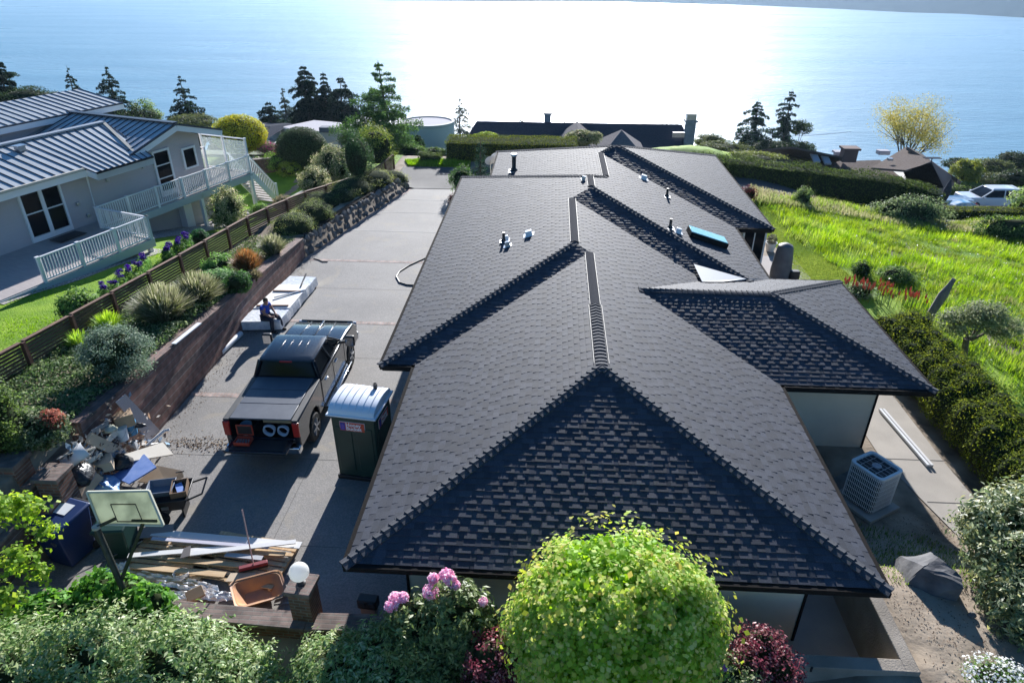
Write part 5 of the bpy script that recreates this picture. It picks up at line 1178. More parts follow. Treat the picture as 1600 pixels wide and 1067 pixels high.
slab('stone_slab','dark flat stone step between the house and the air conditioner','stone slab',[(1300,748,.06),(1340,728,.06),(1350,742,.06),(1312,768,.06)],ROCK,.08)
a=P(1376,636,.15);b=P(1452,724,.15)
for k,l in enumerate(('long white gutter length lying along the hedge foot, the one on the path side','long white gutter length lying along the hedge foot, the one against the hedge')): tag(MB().bar(a+Vector((.1*k,0,-.08)),b+Vector((.1*k,0,-.08)),.075,.07).build('gutter_length',WHITE if k==0 else SID),l,'gutter')
# boulder
bq=bmesh.new(); bmesh.ops.create_cube(bq,size=1)
for v in bq.verts: v.co=Vector((v.co.x*1.25,v.co.y*.8,v.co.z*.75))
rg=random.Random(12)
for k in range(11):
    nv=Vector((rg.gauss(0,1),rg.gauss(0,1),rg.uniform(-.1,1.1))).normalized(); r_=bmesh.ops.bisect_plane(bq,geom=bq.verts[:]+bq.edges[:]+bq.faces[:],plane_co=nv*rg.uniform(.3,.42)*(1.15 if abs(nv.x)>.6 else .95),plane_no=nv,clear_outer=True); bmesh.ops.holes_fill(bq,edges=bq.edges[:])
bmesh.ops.triangulate(bq,faces=bq.faces[:]); bmesh.ops.subdivide_edges(bq,edges=bq.edges[:],cuts=3,use_grid_fill=True)
for v in bq.verts: v.co+=Vector((rg.uniform(-.012,.012),rg.uniform(-.012,.012),rg.uniform(-.014,.014)+.03*math.sin(v.co.x*9)))
bm=MB(); bm.add([v.co+Vector((0,0,.14)) for v in bq.verts],[tuple(v.index for v in f.verts) for f in bq.faces]) if bq.verts.index_update() is None else None
o=bm.build('boulder',mat('dark_rock',(.07,.072,.08),.9,c2=(.15,.15,.155),scale=3,bump=1,bscale=8,detail=9)); q=GP(1452,905); o.location=q; o.rotation_euler=(.1,-.05,-.25); o.scale=(1,1.25,1); tag(o,'large angular grey boulder on the bare soil right of the house','boulder')
bm=MB(); stone(bm,(0,0,.05),(.1,.08,.07),random.Random(9)); o=bm.build('boulder',ROCK); o.location=GP(1515,965); tag(o,'fist-sized stone on the bare soil below the boulder','stone')
# concrete light well walls
CW=mat('weathered_concrete',(.2,.175,.145),.9,c2=(.3,.265,.225),scale=1.5,bump=.6,bscale=30,detail=9)
t=thing('concrete_well','weathered concrete retaining walls framing the sunken corner of the house','wall')
MB().box((6.48,9.6,.63),(.25,3.6,1.34)).build('side_wall',CW,t,bevel=.015); MB().box((4.4,7.93,.63),(4.4,.25,1.335)).build('front_wall',CW,t,bevel=.015)
MB().box((4.77,7.795,1.25),(.03,.02,.12)).build('joint_bracket',BLACK,t)
# grill under grey cover, pot, dishes
g=GP(1216,432); t=thing('covered_grill','tall domed grey covered grill on the patio beyond the side wing','grill',(P(1218,432,0.02).x,P(1218,432,.02).y,.02)); MB().lathe([(.42,0),(.43,.3),(.38,.9),(.33,1.3),(.29,1.42),(.15,1.5),(.02,1.52)],(0,0,0),24).build('fabric_cover',mat('grey_cover',(.1,.1,.11),.6,c2=(.14,.14,.15),scale=3,bump=.5,bscale=8),t,smooth=True); MB().box((.5,-.25,.2),(.4,.3,.4)).build('side_box',BLACK,t,bevel=.03)
t=thing('plant_pot','white pot with a small grey plant on the patio','plant pot',(P(1203,392,.02).x,P(1203,392,.02).y,.02)); MB().lathe([(.17,0),(.25,.4),(.27,.42),(.24,.42),(.2,.3)],(0,0,0),20).build('pot',WHITE,t,smooth=True); crown('foliage',t,[(0,0,.55,.22,.22,.25)],500,.08,[(.12,.12,.09),(.2,.2,.14)],seed=3)
for i,(u,v,l) in enumerate(((766,252,'white satellite dish beside the far left eave, the nearer one'),(775,246,'white satellite dish beside the far left eave, the further one'))):
    q=P(u,v,1.9); t=thing('satellite_dish',l,'satellite dish',(q.x-.0,q.y,0)); o=MB().lathe([(.02,0),(.15,.015),(.3,.06)],(0,0,0),20,'Y',caps=False).build('dish',WHITE,t,smooth=True); o.location=(0,0,1.9); o.rotation_euler=(.4,0,.4); MB().tube([(0,.03,0),(0,.03,1.85)],.03,6).build('mast',METAL,t)
# white table top on the far side of the terrace
# ------------------------------------------------------------------ vegetation near the house
def rel(cs,base): return [(c[0]-base[0],c[1]-base[1],c[2]-base[2],*c[3:]) for c in cs]
def shrubp(name,label,pix,n,size,cols,group=None,seed=1,base=None,**kw):
    """pix: list of (u,v,z_centre,rx,ry,rz)"""
    cs=[(*P(u,v,z),a,b,c) for u,v,z,a,b,c in pix]; bx=sum(c[0] for c in cs)/len(cs); by=sum(c[1] for c in cs)/len(cs); bz=gz(bx,by)
    return shrub(name,label,(bx,by,bz),rel(cs,(bx,by,bz)),n,size,cols,group,seed,**kw)
LEAFR=leafmat('rhododendron_leaf',.45,.35,.32)
GR='rhododendron bushes along the front edge'
RH=[(.12,.22,.065),(.19,.31,.1),(.27,.39,.14),(.37,.46,.2),(.45,.5,.28)]
kw=dict(aspect=.34,jit=.55,shell=.3,noise=.14,clump=420,m=LEAFR,up=.7,corek=.6)
shrubp('rhododendron','wide rhododendron without flowers filling the bottom left corner in front of the low wall',[(30,1060,.75,1.2,1.1,.95),(150,1035,.9,1.15,1.0,.9),(270,1045,.9,1.1,1.0,.85),(360,1075,.6,.9,.9,.7),(120,1120,.8,1.5,1.1,.8),(290,1130,.7,1.2,1,.7)],46000,.115,RH,GR,11,**kw)
shrubp('rhododendron','rhododendron without flowers right of the lamp pillar, at the bottom edge',[(520,1060,.6,.8,.8,.75),(610,1040,.8,.9,.85,.75),(680,1075,.7,.8,.8,.7),(560,1110,.6,1.,.8,.6)],24000,.11,RH,GR,12,**kw)
fr=shrubp('rhododendron','rhododendron with pink flower heads beside the wall of the house',[(655,985,1.8,.62,.6,.62),(712,962,2.15,.6,.55,.6),(742,1000,1.8,.5,.5,.5),(690,1030,1.2,.6,.6,.7)],15000,.115,[(.07,.12,.04),(.13,.2,.06),(.2,.27,.09),(.27,.33,.14)],GR,13,**kw)
def truss(parent,u,v,z,r,seed,cols,n=420):
    q=P(u,v,z)-parent.location; return crown('flower_head',parent,[(q.x,q.y,q.z,r,r,r*.85)],n,.045,cols,PETAL,seed,aspect=.85,jit=.5,shell=.5,var=.12)
PK=[(.84,.5,.64),(.88,.68,.76),(.78,.36,.52),(.9,.82,.86)]
for i,(u,v,z,r) in enumerate([(611,946,1.55,.12),(618,935,1.58,.13),(630,933,1.6,.1),(673,924,1.75,.15),(677,903,1.85,.1),(698,898,1.95,.13),(704,906,1.9,.11),(711,914,1.85,.09),(755,940,1.6,.08)]): truss(fr,u,v,z+.9,r*.92,30+i,PK)
r2=[o for o in bpy.data.objects if o.get('label','').startswith('rhododendron without flowers right')][0]
truss(r2,669,1029,1.35,.08,50,[(.75,.2,.55),(.8,.4,.65)],260); r2['label']='rhododendron with a single pink flower right of the lamp pillar, at the bottom edge'
kwr=dict(kw); kwr['clump']=200
shrubp('rhododendron','tall pale-leaved rhododendron at the right picture edge above the bare soil',[(1590,835,2.0,1.0,1.0,.95),(1610,900,1.8,.95,.9,.9),(1620,960,1.6,.8,.8,.8),(1545,825,1.9,.45,.5,.5),(1650,850,2,1.2,1.2,1.1)],24000,.125,[(.14,.2,.09),(.22,.28,.14),(.34,.39,.23),(.42,.42,.17),(.1,.15,.06)],GR,14,**kwr)
shrubp('perennial_clump','bright green leafy perennials between the low front wall and the big rhododendron',[(90,960,.75,.8,.5,.4),(170,930,.8,.8,.5,.45),(235,945,1.0,.5,.4,.45),(40,985,.7,.5,.4,.35),(200,925,1.0,.45,.35,.35)],7000,.14,[(.07,.2,.03),(.12,.3,.05),(.17,.36,.07)],None,15,aspect=.62,jit=.5,clump=60,cat='plants') if False else shrubp('perennial_clump','bright green leafy perennials between the low front wall and the big rhododendron',[(90,960,.75,.8,.5,.4),(170,930,.8,.8,.5,.45),(235,945,1.0,.5,.4,.45),(40,985,.7,.5,.4,.35),(200,925,1.0,.45,.35,.35)],7000,.14,[(.07,.2,.03),(.12,.3,.05),(.17,.36,.07)],None,15,aspect=.62,jit=.5,clump=60)
RD=[(.12,.025,.035),(.19,.045,.055),(.28,.08,.09),(.38,.18,.18)]
shrubp('red_leaved_shrub','dark red-leaved shrub at the bottom edge between the rhododendron and the lime-green maple',[(770,1035,2.0,.5,.45,.55),(765,1085,1.5,.55,.6,.7)],7500,.06,RD,'dark red shrubs beside the maple',16,aspect=.55,m=LEAFG,clump=90)
shrubp('red_leaved_shrub','dark red-leaved shrub right of the lime-green maple, beside the concrete wall',[(1188,1012,2.15,.42,.4,.38),(1165,1045,2.0,.5,.45,.5),(1215,1045,1.95,.38,.4,.45)],7500,.055,RD,'dark red shrubs beside the maple',17,aspect=.55,m=LEAFG,clump=90)
wf=shrubp('variegated_shrub','small pale variegated shrub with a mauve flower under the right side of the maple',[(1140,1065,2.0,.5,.4,.42),(1180,1085,1.9,.45,.4,.4)],5000,.075,[(.16,.24,.1),(.28,.34,.18),(.4,.42,.26),(.1,.17,.06)],None,18,aspect=.4,clump=60)
truss(wf,1131,1043,2.4,.045,77,[(.5,.25,.6)],120)
cd=shrubp('candytuft','low white-flowered candytuft clump in the bottom right corner',[(1560,1060,1.35,.55,.4,.22),(1600,1080,1.35,.5,.4,.22)],2600,.05,[(.12,.25,.07),(.2,.34,.1)],None,19,aspect=.4)
crown('white_flowers',cd,[(*(P(1555,1050,1.5)-cd.location),.55,.38,.14),(*(P(1600,1070,1.5)-cd.location),.5,.38,.14)],900,.045,[(.8,.8,.78),(.7,.72,.74)],PETAL,20,aspect=.9,jit=.3,up=.6)
# lime green maple ball
c=P(965,975,2.85); print('maple',c)
mp_=thing('maple_tree','round lime-green maple in front of the house at the bottom centre','maple',(c.x,c.y,gz(c.x,c.y)))
MB().tube([(0,0,0),(.05,.02,.9),(0,.05,1.5)],[.13,.11,.09],8).build('trunk',BARK,mp_,smooth=True)
zb=c.z-mp_.location.z; lm=MB(); rg=random.Random(2)
for i in range(14):
    a=i*2.4; e=Vector((math.cos(a)*1.1,math.sin(a)*.95,zb+rg.uniform(-.6,.9))); lm.tube([(0,.04,1.2),Vector((0,.04,1.2)).lerp(e,.5)+Vector((0,0,.15)),e],[.05,.03,.01],5)
lm.build('limb',BARK,mp_)
LEAFM=leafmat('maple_leaf',.55,.5,.2)
LM=[(.33,.5,.09),(.46,.58,.13),(.6,.66,.2),(.68,.68,.28),(.22,.4,.06)]
crown('crown',mp_,[(0,0,zb,1.5,1.32,1.38),(-.5,.1,zb-.45,1.22,1.15,1.12),(.5,.1,zb-.5,1.22,1.15,1.12),(-.7,-.2,zb+.35,.8,.8,.75),(.6,-.1,zb+.45,.85,.8,.75),(.1,-.3,zb+.85,.75,.7,.68),(1.0,.1,zb-.05,.7,.7,.6),(-1.0,0,zb-.1,.7,.7,.6)],90000,.075,LM,LEAFM,21,aspect=.8,jit=.45,shell=.2,noise=.1,clump=150,up=.7,var=.16)
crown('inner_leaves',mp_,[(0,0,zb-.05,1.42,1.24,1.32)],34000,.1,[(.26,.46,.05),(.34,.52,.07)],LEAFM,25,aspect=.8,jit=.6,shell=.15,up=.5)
rg=np.random.default_rng(5)
crown('shoot_tips',mp_,[(0,0,zb+.02,1.72,1.5,1.6)],1300,.09,[(.45,.48,.1),(.5,.45,.12),(.4,.5,.08)],LEAF,22,aspect=.8,jit=.5,shell=.04,noise=.05,clump=240,up=.5)
core('inner_core',mp_,[(0,0,zb,1.62,1.42,1.5)],.72)  # solid core, dark as the shaded inside of the crown
# overhanging lime leaves at the left edge
lt=thing('lime_leaved_tree','sparse lime-leaved branches reaching in from the left edge above the blue bin','tree',(-13.6,9.9,.0))
MB().tube([(0,0,0),(.1,-.2,1.4),(.5,-.4,2.6)],[.09,.07,.04],8).build('trunk',BARK,lt,smooth=True)
LB=[(P(35,795,2.9),.55,.4,.22),(P(70,830,2.7),.3,.25,.14),(P(25,875,2.7),.42,.35,.2),(P(60,895,2.5),.3,.25,.14),(P(5,940,2.4),.35,.3,.3),(P(-30,800,3.0),.6,.5,.4)]
lm=MB()
for q,*_ in LB: lm.tube([(.5,-.4,2.5),(q-lt.location)*.6+Vector((.2,-.1,1.1)),q-lt.location],[.03,.018,.006],5)
lm.build('branch',BARK,lt)
crown('foliage',lt,[(*(q-lt.location),a,b,cc) for q,a,b,cc in LB],2600,.1,[(.25,.4,.05),(.35,.47,.08),(.18,.32,.04)],LEAFM,24,aspect=.75,jit=.5,shell=1,noise=.3,clump=60,up=.5)
# planting bed
GB='shrubs in the raised planting bed'
def bed(label,u,v,dz,r,n,size,cols,seed,name='shrub',**kw):
    cols=[tuple(1.4*q for q in c) for c in cols]; n=int(n*1.4)
    q=GP(u,v,dz) ; b=[(0,0,dz,*r)]
    return shrub(name,label,(q.x,q.y,q.z-dz),b,n,size,cols,GB,seed,**kw)
bed('rounded grey-green shrub in the bed beside the fence, the largest ball in the bed',180,552,.75,(.95,.9,.75),9000,.06,GREENS['silver']+[(.05,.09,.05)],40,aspect=.45,clump=80)
bed('dark green round shrub in the bed just above the man and the brick wall',371,446,.4,(.5,.5,.42),3500,.07,[(.03,.08,.025),(.05,.12,.035)],41,clump=40)
bed('dark shrub with rusty tips in the bed above the rubbish heap, near the brick pillars',52,672,.4,(.75,.6,.42),5000,.08,[(.06,.1,.04),(.12,.16,.08),(.2,.22,.14),(.04,.07,.03)],42,clump=60)
bed('small red-brown shrub in the bed above the rubbish heap',80,657,.6,(.3,.25,.25),900,.06,[(.3,.13,.09),(.22,.1,.06)],43)
bed('dark conifer-like shrub cut by the left picture edge below the fence',-5,660,.9,(.55,.6,1.2),6000,.07,[(.07,.12,.03),(.12,.18,.05),(.05,.08,.025)],44,clump=40)
bed('leafy green ground shrub between the grasses and the brick wall',335,440,.3,(.8,.7,.4),3800,.09,[(.08,.17,.06),(.13,.24,.09),(.2,.3,.15)],45,clump=50)
bed('green shrub under the fence near the grey grass clump',340,412,.3,(.6,.7,.35),2600,.08,[(.09,.19,.05),(.15,.27,.08)],46,clump=40)
def grassclump(label,u,v,dz,r,h,n,cols,seed,name='ornamental_grass',group='grass clumps in the planting bed'):
    q=GP(u,v,0); rng=np.random.default_rng(seed); t=thing(name,label,'grass clump',q,0,group); V=[];k=0
    a=rng.uniform(0,6.283,n); lean=rng.uniform(.05,1,n)**.8; L_=h*rng.uniform(.7,1.1,n); r0=r*.25*rng.random(n)
    b=np.stack([np.cos(a)*r0,np.sin(a)*r0,np.zeros(n)],1); tip=b+np.stack([np.cos(a)*lean*r,np.sin(a)*lean*r,L_*(1-.45*lean**2)],1)
    mid=(b+tip)/2; mid[:,2]+=L_*.12; w_=.012; s=np.stack([-np.sin(a),np.cos(a),np.zeros(n)],1)*w_+rng.normal(0,.004,(n,3))
    V=np.stack([b-s,b+s,mid+s,mid-s,mid-s,mid+s,tip+s*.25,tip-s*.25],1).reshape(-1,3); Fc=np.arange(8*n).reshape(-1,4)
    npmesh('blades',V,Fc,GRASS,t,np.repeat(lcol(rng,n,cols,.25),2,0)); core('dark_core',t,[(0,0,.12,r*.5,r*.5,.3)],.8); return t
BG=[(.18,.2,.1),(.3,.31,.18),(.11,.14,.05),(.42,.41,.28)]
grassclump('large arching grey-green grass clump in the middle of the bed, the nearer half',258,505,0,.95,1.25,2600,BG,51); grassclump('large arching grey-green grass clump in the middle of the bed, the further half',312,478,0,.85,1.15,2300,BG,52)
grassclump('rusty brown grass clump in the bed beside the end of the brick wall',388,428,0,.6,.95,1500,[(.3,.15,.05),(.22,.12,.05),(.36,.22,.09),(.15,.12,.05)],53)
grassclump('grey-green grass clump at the far end of the brick wall',428,400,0,.6,.9,1400,BG,54)
grassclump('bright lime iris leaves behind the round grey-green shrub',172,520,0,.5,.7,500,[(.25,.42,.05),(.33,.5,.08)],55); grassclump('lime iris leaves left of the round grey-green shrub',125,545,0,.4,.6,260,[(.2,.38,.05),(.3,.46,.08)],56)
grassclump('small brown grass tuft beside the coping stones near the wall end',398,442,0,.35,.4,420,[(.2,.17,.1),(.12,.12,.06)],57)
def cover(name,label,poly,n,size,cols,seed,h=.25,m=None,kind='stuff',aspect=.6,**kw):
    """ground cover over a region of the ground given in plan as quad strips"""
    rng=np.random.default_rng(seed); A=np.array(poly,float); pos=[]
    u=rng.random(n);v=rng.random(n); p=(A[0]*(1-u)[:,None]+A[1]*u[:,None])*(1-v)[:,None]+(A[3]*(1-u)[:,None]+A[2]*u[:,None])*v[:,None]
    z=np.array([gz(x,y)+h*(.35+.65*abs(nz(x,y,1.7)))*rng.random()**.5 for x,y in p]); P3=np.column_stack([p,z])
    V,Fc=leaves(rng,P3,np.tile([0,-.15,1.],(n,1)),size,aspect,.6,.05,.1); return tag(npmesh(name,V,Fc,m or LEAF,None,lcol(rng,n,cols,.25)),label,'ground cover' if kind else None,kind=kind)
cover('ground_cover','dark ivy-like ground cover over the near part of the raised bed',[(-15.0,12.4),(-11.22,12.4),(-11.22,21.5),(-14,21.5)],30000,.085,[(.045,.09,.03),(.08,.15,.05),(.14,.22,.08),(.24,.3,.16)],60,.5)
cover('ground_cover','loose green ground cover in the middle of the raised bed',[(-13.6,21),(-11.25,21),(-11.25,28.4),(-13.4,28.4)],13000,.07,[(.06,.12,.03),(.11,.18,.05),(.18,.22,.1)],61,.3)
cover('ground_cover','green ground cover left of the brick pillars',[(-17,10.5),(-11.9,10.5),(-11.6,12.4),(-17,12.2)],7000,.09,[(.03,.07,.02),(.08,.15,.04),(.12,.2,.06)],62,.5)
# clipped heathers spilling over the rock wall
HE_=[(.19,.27,.08),(.26,.32,.1),(.32,.35,.14),(.12,.18,.05)]
GH='low clipped mounds above the rock wall'
def mound(label,pts,n,seed,cols=HE_):
    bs=[(x+.3,y,gl(y)+.12,rx,ry,rz) for x,y,rx,ry,rz in pts]; b0=bs[0]; base=(b0[0],b0[1],gl(b0[1])-.1); shrub('trailing_shrub',label,base,rel(bs,base),n,.06,cols,GH,seed,aspect=.45,up=.4,clump=120,corek=.88)
mound('low clipped green mound above the rock wall, nearest to the end of the brick wall',[(-12.2,29.9,1.05,1.3,.6),(-11.8,31.6,1.0,1.3,.65)],15000,70)
mound('low clipped dark mound above the middle of the rock wall',[(-11.9,33.4,1.0,1.0,.5),(-11.2,34.3,.8,.8,.5)],9000,71,[(.08,.13,.04),(.11,.16,.055)])
mound('long clipped mound rounding the far end of the rock wall by the street',[(-11.0,35.8,1.15,1.4,.55),(-10.3,37.6,1.15,1.4,.55),(-9.6,39.2,1.0,1.0,.5)],19000,72,[(.22,.27,.08),(.3,.33,.12),(.16,.2,.06)])
mound('silvery clump between the mounds on the rock wall',[(-10.9,34.3,.35,.4,.4)],1200,73,GREENS['silver']); mound('pale silvery patch at the near end of the rock wall mounds',[(-12.5,30.0,.5,.6,.45)],1200,74,[(.2,.26,.2),(.3,.34,.28)])
# lawn-side shrubs
GL='shrubs on the neighbouring lawn'
def lawnshrub(label,u,v,r,n,size,cols,seed,name='shrub',dz=None,**kw):
    cols=[tuple(1.25*q for q in c) for c in cols]; n=int(n*1.3)
    dz=r[2]*.85 if dz is None else dz; q=GP(u,v,0); return shrub(name,label,(q.x,q.y,q.z),[(0,0,dz,*r)],n,size,cols,GL,seed,**kw)
lawnshrub('green leafy shrub on the lawn side of the fence, nearest to the camera',128,503,(.75,.7,.6),3800,.08,[(.05,.12,.03),(.1,.19,.05),(.16,.26,.07)],80,clump=40)
lawnshrub('small dark round shrub on the lawn beside the second iris patch',315,385,(.42,.42,.42),2200,.06,[(.02,.07,.03),(.035,.1,.04)],81,clump=30)
PIE=[(.1,.15,.05),(.18,.22,.09),(.4,.38,.22),(.5,.46,.3),(.06,.1,.03)]
lawnshrub('tall cream-tipped shrub in front of the deck posts',361,358,(.85,.85,1.1),9000,.08,PIE,82,clump=90)
lawnshrub('cream-tipped round shrub on the lawn by the fence, middle of three',494,305,(.95,.9,.85),7000,.09,PIE,83,clump=80); lawnshrub('large cream-tipped shrub behind the round one, by the end of the fence',526,282,(1.35,1.2,1.15),9000,.1,PIE,84,clump=90)
lawnshrub('small brownish shrub poking over the fence on the lawn',445,328,(.6,.5,.42),2400,.07,[(.14,.16,.07),(.2,.18,.1),(.28,.22,.14)],85); lawnshrub('small green shrub beside the foot of the deck stairs',408,340,(.55,.5,.4),1800,.07,[(.1,.2,.05),(.16,.26,.07)],86)
lawnshrub('big dark clipped ball shrub at the far end of the lawn',476,262,(1.75,1.6,1.45),14000,.09,[(.02,.045,.018),(.035,.065,.025),(.05,.08,.035)],87,name='ball_shrub',corek=.9,shell=.15,noise=.04)
lawnshrub('golden clipped ball shrub beyond the glass balustrade',380,243,(1.9,1.7,1.3),12000,.1,[(.35,.36,.03),(.42,.38,.04),(.25,.3,.04)],88,name='ball_shrub',corek=.88,shell=.2,noise=.06,dz=1.5)
for i,(u,v,r,l,c) in enumerate([(436,268,(1.1,.9,.7),'light green shrub left of the dark ball shrub',[(.14,.26,.05),(.22,.34,.08)]),(455,274,(.9,.8,.5),'yellow-green low shrub before the dark ball shrub',[(.22,.3,.05),(.3,.36,.08)]),(398,262,(.6,.5,.4),'small pink and white flowering shrub below the golden ball shrub',[(.1,.18,.06),(.5,.45,.42),(.15,.25,.08)]),(425,243,(1.2,.8,.5),'mixed border plants with magenta flowers behind the lawn',[(.1,.16,.06),(.4,.05,.2),(.2,.22,.12)]),(560,283,(.9,.9,1.6),'tall dark glossy shrub at the end of the fence',[(.02,.05,.02),(.04,.08,.03)]),(590,262,(1.4,1.1,1.5),'loose yellow-green shrub behind the end of the fence',[(.14,.2,.04),(.22,.26,.06),(.08,.13,.03)])]):
    lawnshrub(l,u,v,r,3600,.09,c,90+i,clump=40)
# low brick wall behind the lawn
a=FP(385,262,44.);b=FP(455,258,46.); t=thing('garden_wall','low red-brown wall behind the far lawn','wall'); MB().bar((a.x,a.y,a.z+.0),(b.x,b.y,b.z+.1),.3,.9).build('brick_face',BRKF,t); MB().bar((a.x,a.y,a.z+.48),(b.x,b.y,b.z+.58),.4,.07).build('coping',COPE,t)
def iris(label,pts,seed):
    q0=P(*pts[0],0); q0=GP(*pts[0]); t=thing('iris_clump',label,'irises',q0,0,'purple iris patches on the lawn'); rng=np.random.default_rng(seed); bs=[];fl=[]
    for u,v in pts:
        for _ in range(3):
            q=GP(u+rng.normal(0,3),v+rng.normal(0,2))-t.location; bs.append((q.x,q.y,.2,.25,.22,.35)); fl.append((q.x,q.y,.55,.12,.1,.09))
    crown('leaves',t,bs,1800,.16,[(.06,.15,.04),(.1,.22,.07)],GRASS,seed,aspect=.2,up=.0); crown('flowers',t,fl,2200,.045,[(.06,.02,.2),(.1,.03,.3),(.04,.01,.12)],PETAL,seed+1,aspect=.8,shell=1); return t
iris('row of dark purple irises on the lawn along the fence, the longer and nearer row',[(168,470),(182,463),(196,453),(208,446),(222,438),(234,430)],101); iris('short patch of violet irises on the lawn, further along the fence',[(262,412),(273,405),(285,397),(296,392)],103)
# clipped hedges
def hedge(name,label,path,wd,h,n,size,cols,seed,corek=1,top=None,bumpy=.08,group=None,lean=0,m=None,clump=.5,zfn=None):
    """path: list of (x,y); box hedge following the ground"""
    rng=np.random.default_rng(seed); zf=zfn or gz; p0=path[0]; t=thing(name,label,'hedge',(p0[0],p0[1],zf(*p0)),0,group); V=[];C=[];N_=[]
    seg=[math.hypot(b[0]-a[0],b[1]-a[1]) for a,b in zip(path,path[1:])]; tot=sum(seg); mb=MB(); cs=MB()
    for a,b,L_ in zip(path,path[1:],seg):
        k=int(n*L_/tot); s=rng.random(k); d=np.array([b[0]-a[0],b[1]-a[1]])/L_; nn=np.array([d[1],-d[0]])
        w1=wd/(wd+2*h); r=rng.random(k); on_top=r<w1; side=np.where(rng.random(k)<.5,-1,1)
        across=np.where(on_top,(rng.random(k)-.5)*wd,side*wd*.5); zz=np.where(on_top,h,h*rng.random(k))
        x=a[0]+d[0]*s*L_+nn[0]*across; y=a[1]+d[1]*s*L_+nn[1]*across
        ph=np.sin(x*3.1/clump*.5+y*2.3/clump*.5)+np.sin(y*3.7/clump*.5-x*1.7+seed)+np.sin(zz*4/clump*.5+y*2); off=bumpy*(ph*.5+rng.normal(0,.5,k))
        nr=np.stack([np.where(on_top,0,nn[0]*side),np.where(on_top,0,nn[1]*side),np.where(on_top,1.,.15)],1)
        g=np.array([zf(xx,yy) for xx,yy in zip(x,y)]); p=np.stack([x,y,zz+g],1)+nr*off[:,None]; V.append(p-np.array(t.location)); N_.append(nr)
        za,zb=zf(*a)-t.location.z,zf(*b)-t.location.z; q=wd*.5-.12; A=Vector((a[0]-t.location.x,a[1]-t.location.y,za));B=Vector((b[0]-t.location.x,b[1]-t.location.y,zb)); Nn=Vector((nn[0],nn[1],0)); hh=Vector((0,0,h-.14)); lo=Vector((0,0,-.6)); Dd=Vector((d[0],d[1],0))*.1
        A=A+Dd;B=B-Dd
        cs.add([A-Nn*q+lo,B-Nn*q+lo,B+Nn*q+lo,A+Nn*q+lo,A-Nn*q+hh,B-Nn*q+hh,B+Nn*q+hh,A+Nn*q+hh],[(0,3,2,1),(4,5,6,7),(0,1,5,4),(1,2,6,5),(2,3,7,6),(3,0,4,7)])
    V=np.concatenate(V);N_=np.concatenate(N_); VV,FF=leaves(rng,V,N_,size,.5,.5,.05,.1); npmesh('foliage',VV,FF,m or LEAF,t,lcol(rng,len(V),cols,.25)); cs.build('dark_core',COREM,t); return t  # the box inside the leaves is a dark filler for the hedge's inner shade
ah=thing('arborvitae_hedge','bulky dark green arborvitae hedge with olive top along the path right of the house','hedge',(12.0,15,0)); rg=random.Random(8); bl=[]
y=8.3
while y<21.6:
    for k,dx in enumerate((-.42,.05,.5)):
        h=1.78+rg.uniform(-.16,.14)-(.18 if k==0 else 0); bl.append((dx+rg.uniform(-.08,.08),y-15+rg.uniform(-.12,.12),h*.5,.4+rg.uniform(0,.1),.42,h*.5))
    y+=.5
crown('foliage',ah,bl,95000,.062,[(.12,.18,.025),(.2,.26,.035),(.3,.35,.055),(.07,.11,.02)],NEEDLE,110,aspect=.42,jit=.5,shell=.22,noise=.1,up=.55,zmin=.02)
core('dark_core',ah,bl,.8)
YH=[(.05,.075,.02),(.08,.1,.03),(.03,.05,.015)]
hx0=colx(1060,46.5);HT=[FP(1085,243,44.2),FP(1135,248,44.3),FP(1262,263,44.6),FP(1412,281,45.0),FP(1468,300,45.2)]
def hztop(x,y):
    for a,b in zip(HT,HT[1:]):
        if x<=b.x: return a.z+(b.z-a.z)*max(0,(x-a.x)/(b.x-a.x))-3.2
    return HT[-1].z-3.2
hedge('tall_hedge','long tall dark hedge beyond the meadow from behind the house to the car',[(q.x,q.y) for q in HT],1.6,3.2,36000,.12,[(.04,.075,.018),(.065,.1,.03),(.09,.13,.035)],111,bumpy=.16,clump=1.2,zfn=hztop,m=NEEDLE)
a=FP(699,262,46.5);b=FP(900,262,46.5); hedge('box_hedge','neatly clipped box hedge with a yellow-green top across the street beyond the roof',[(a.x,46.8),(b.x,46.8)],2.2,FP(720,220,46.)[2]+.7,22000,.08,[(.05,.09,.015),(.1,.14,.02),(.17,.2,.03)],112,bumpy=.04,zfn=lambda x,y:-.7,m=NEEDLE)
a=FP(1478,338,45.5); hedge('low_hedge','low clipped hedge in front of the parked cars at the right',[(a.x,46.2),(a.x+9.5,46.6)],1.0,.9,7000,.09,[(.12,.16,.03),(.18,.22,.04),(.06,.09,.02)],113,bumpy=.04)
hedge('low_hedge','low dark hedge on the street verge left of the box hedge',[(colx(655,45.2),45.4),(colx(690,45.2),45.2)],.6,.6,2600,.08,[(.06,.1,.03),(.1,.15,.04)],114)
# small trees around the house
conifer('dark young fir beside the far left corner of the long house',colx(752,40.2),40.2,2.9,1.0,120,[(.02,.05,.03),(.03,.07,.045)],1.6,group=None,needle=.07)
q=P(722,290,.5); shrub('shrub','green broad-leaved shrub beside the far left eave of the long house',(q.x,q.y,0),[(0,0,.8,.75,.8,.85)],3200,.09,[(.06,.14,.03),(.1,.2,.05)],None,121,clump=40)
q=P(708,316,.3); shrub('shrub','little red-brown shrub at the edge of the driveway by the long house',(q.x,q.y,0),[(0,0,.4,.3,.3,.4)],900,.05,[(.15,.03,.03),(.1,.02,.02)],None,122)
q=P(1170,305,.3); shrub('shrub','red-brown barberry behind the far right corner of the long house',(q.x,q.y,gz(q.x,q.y)),[(0,0,.4,.5,.5,.5)],1200,.06,[(.14,.03,.03),(.09,.02,.02)],None,123)
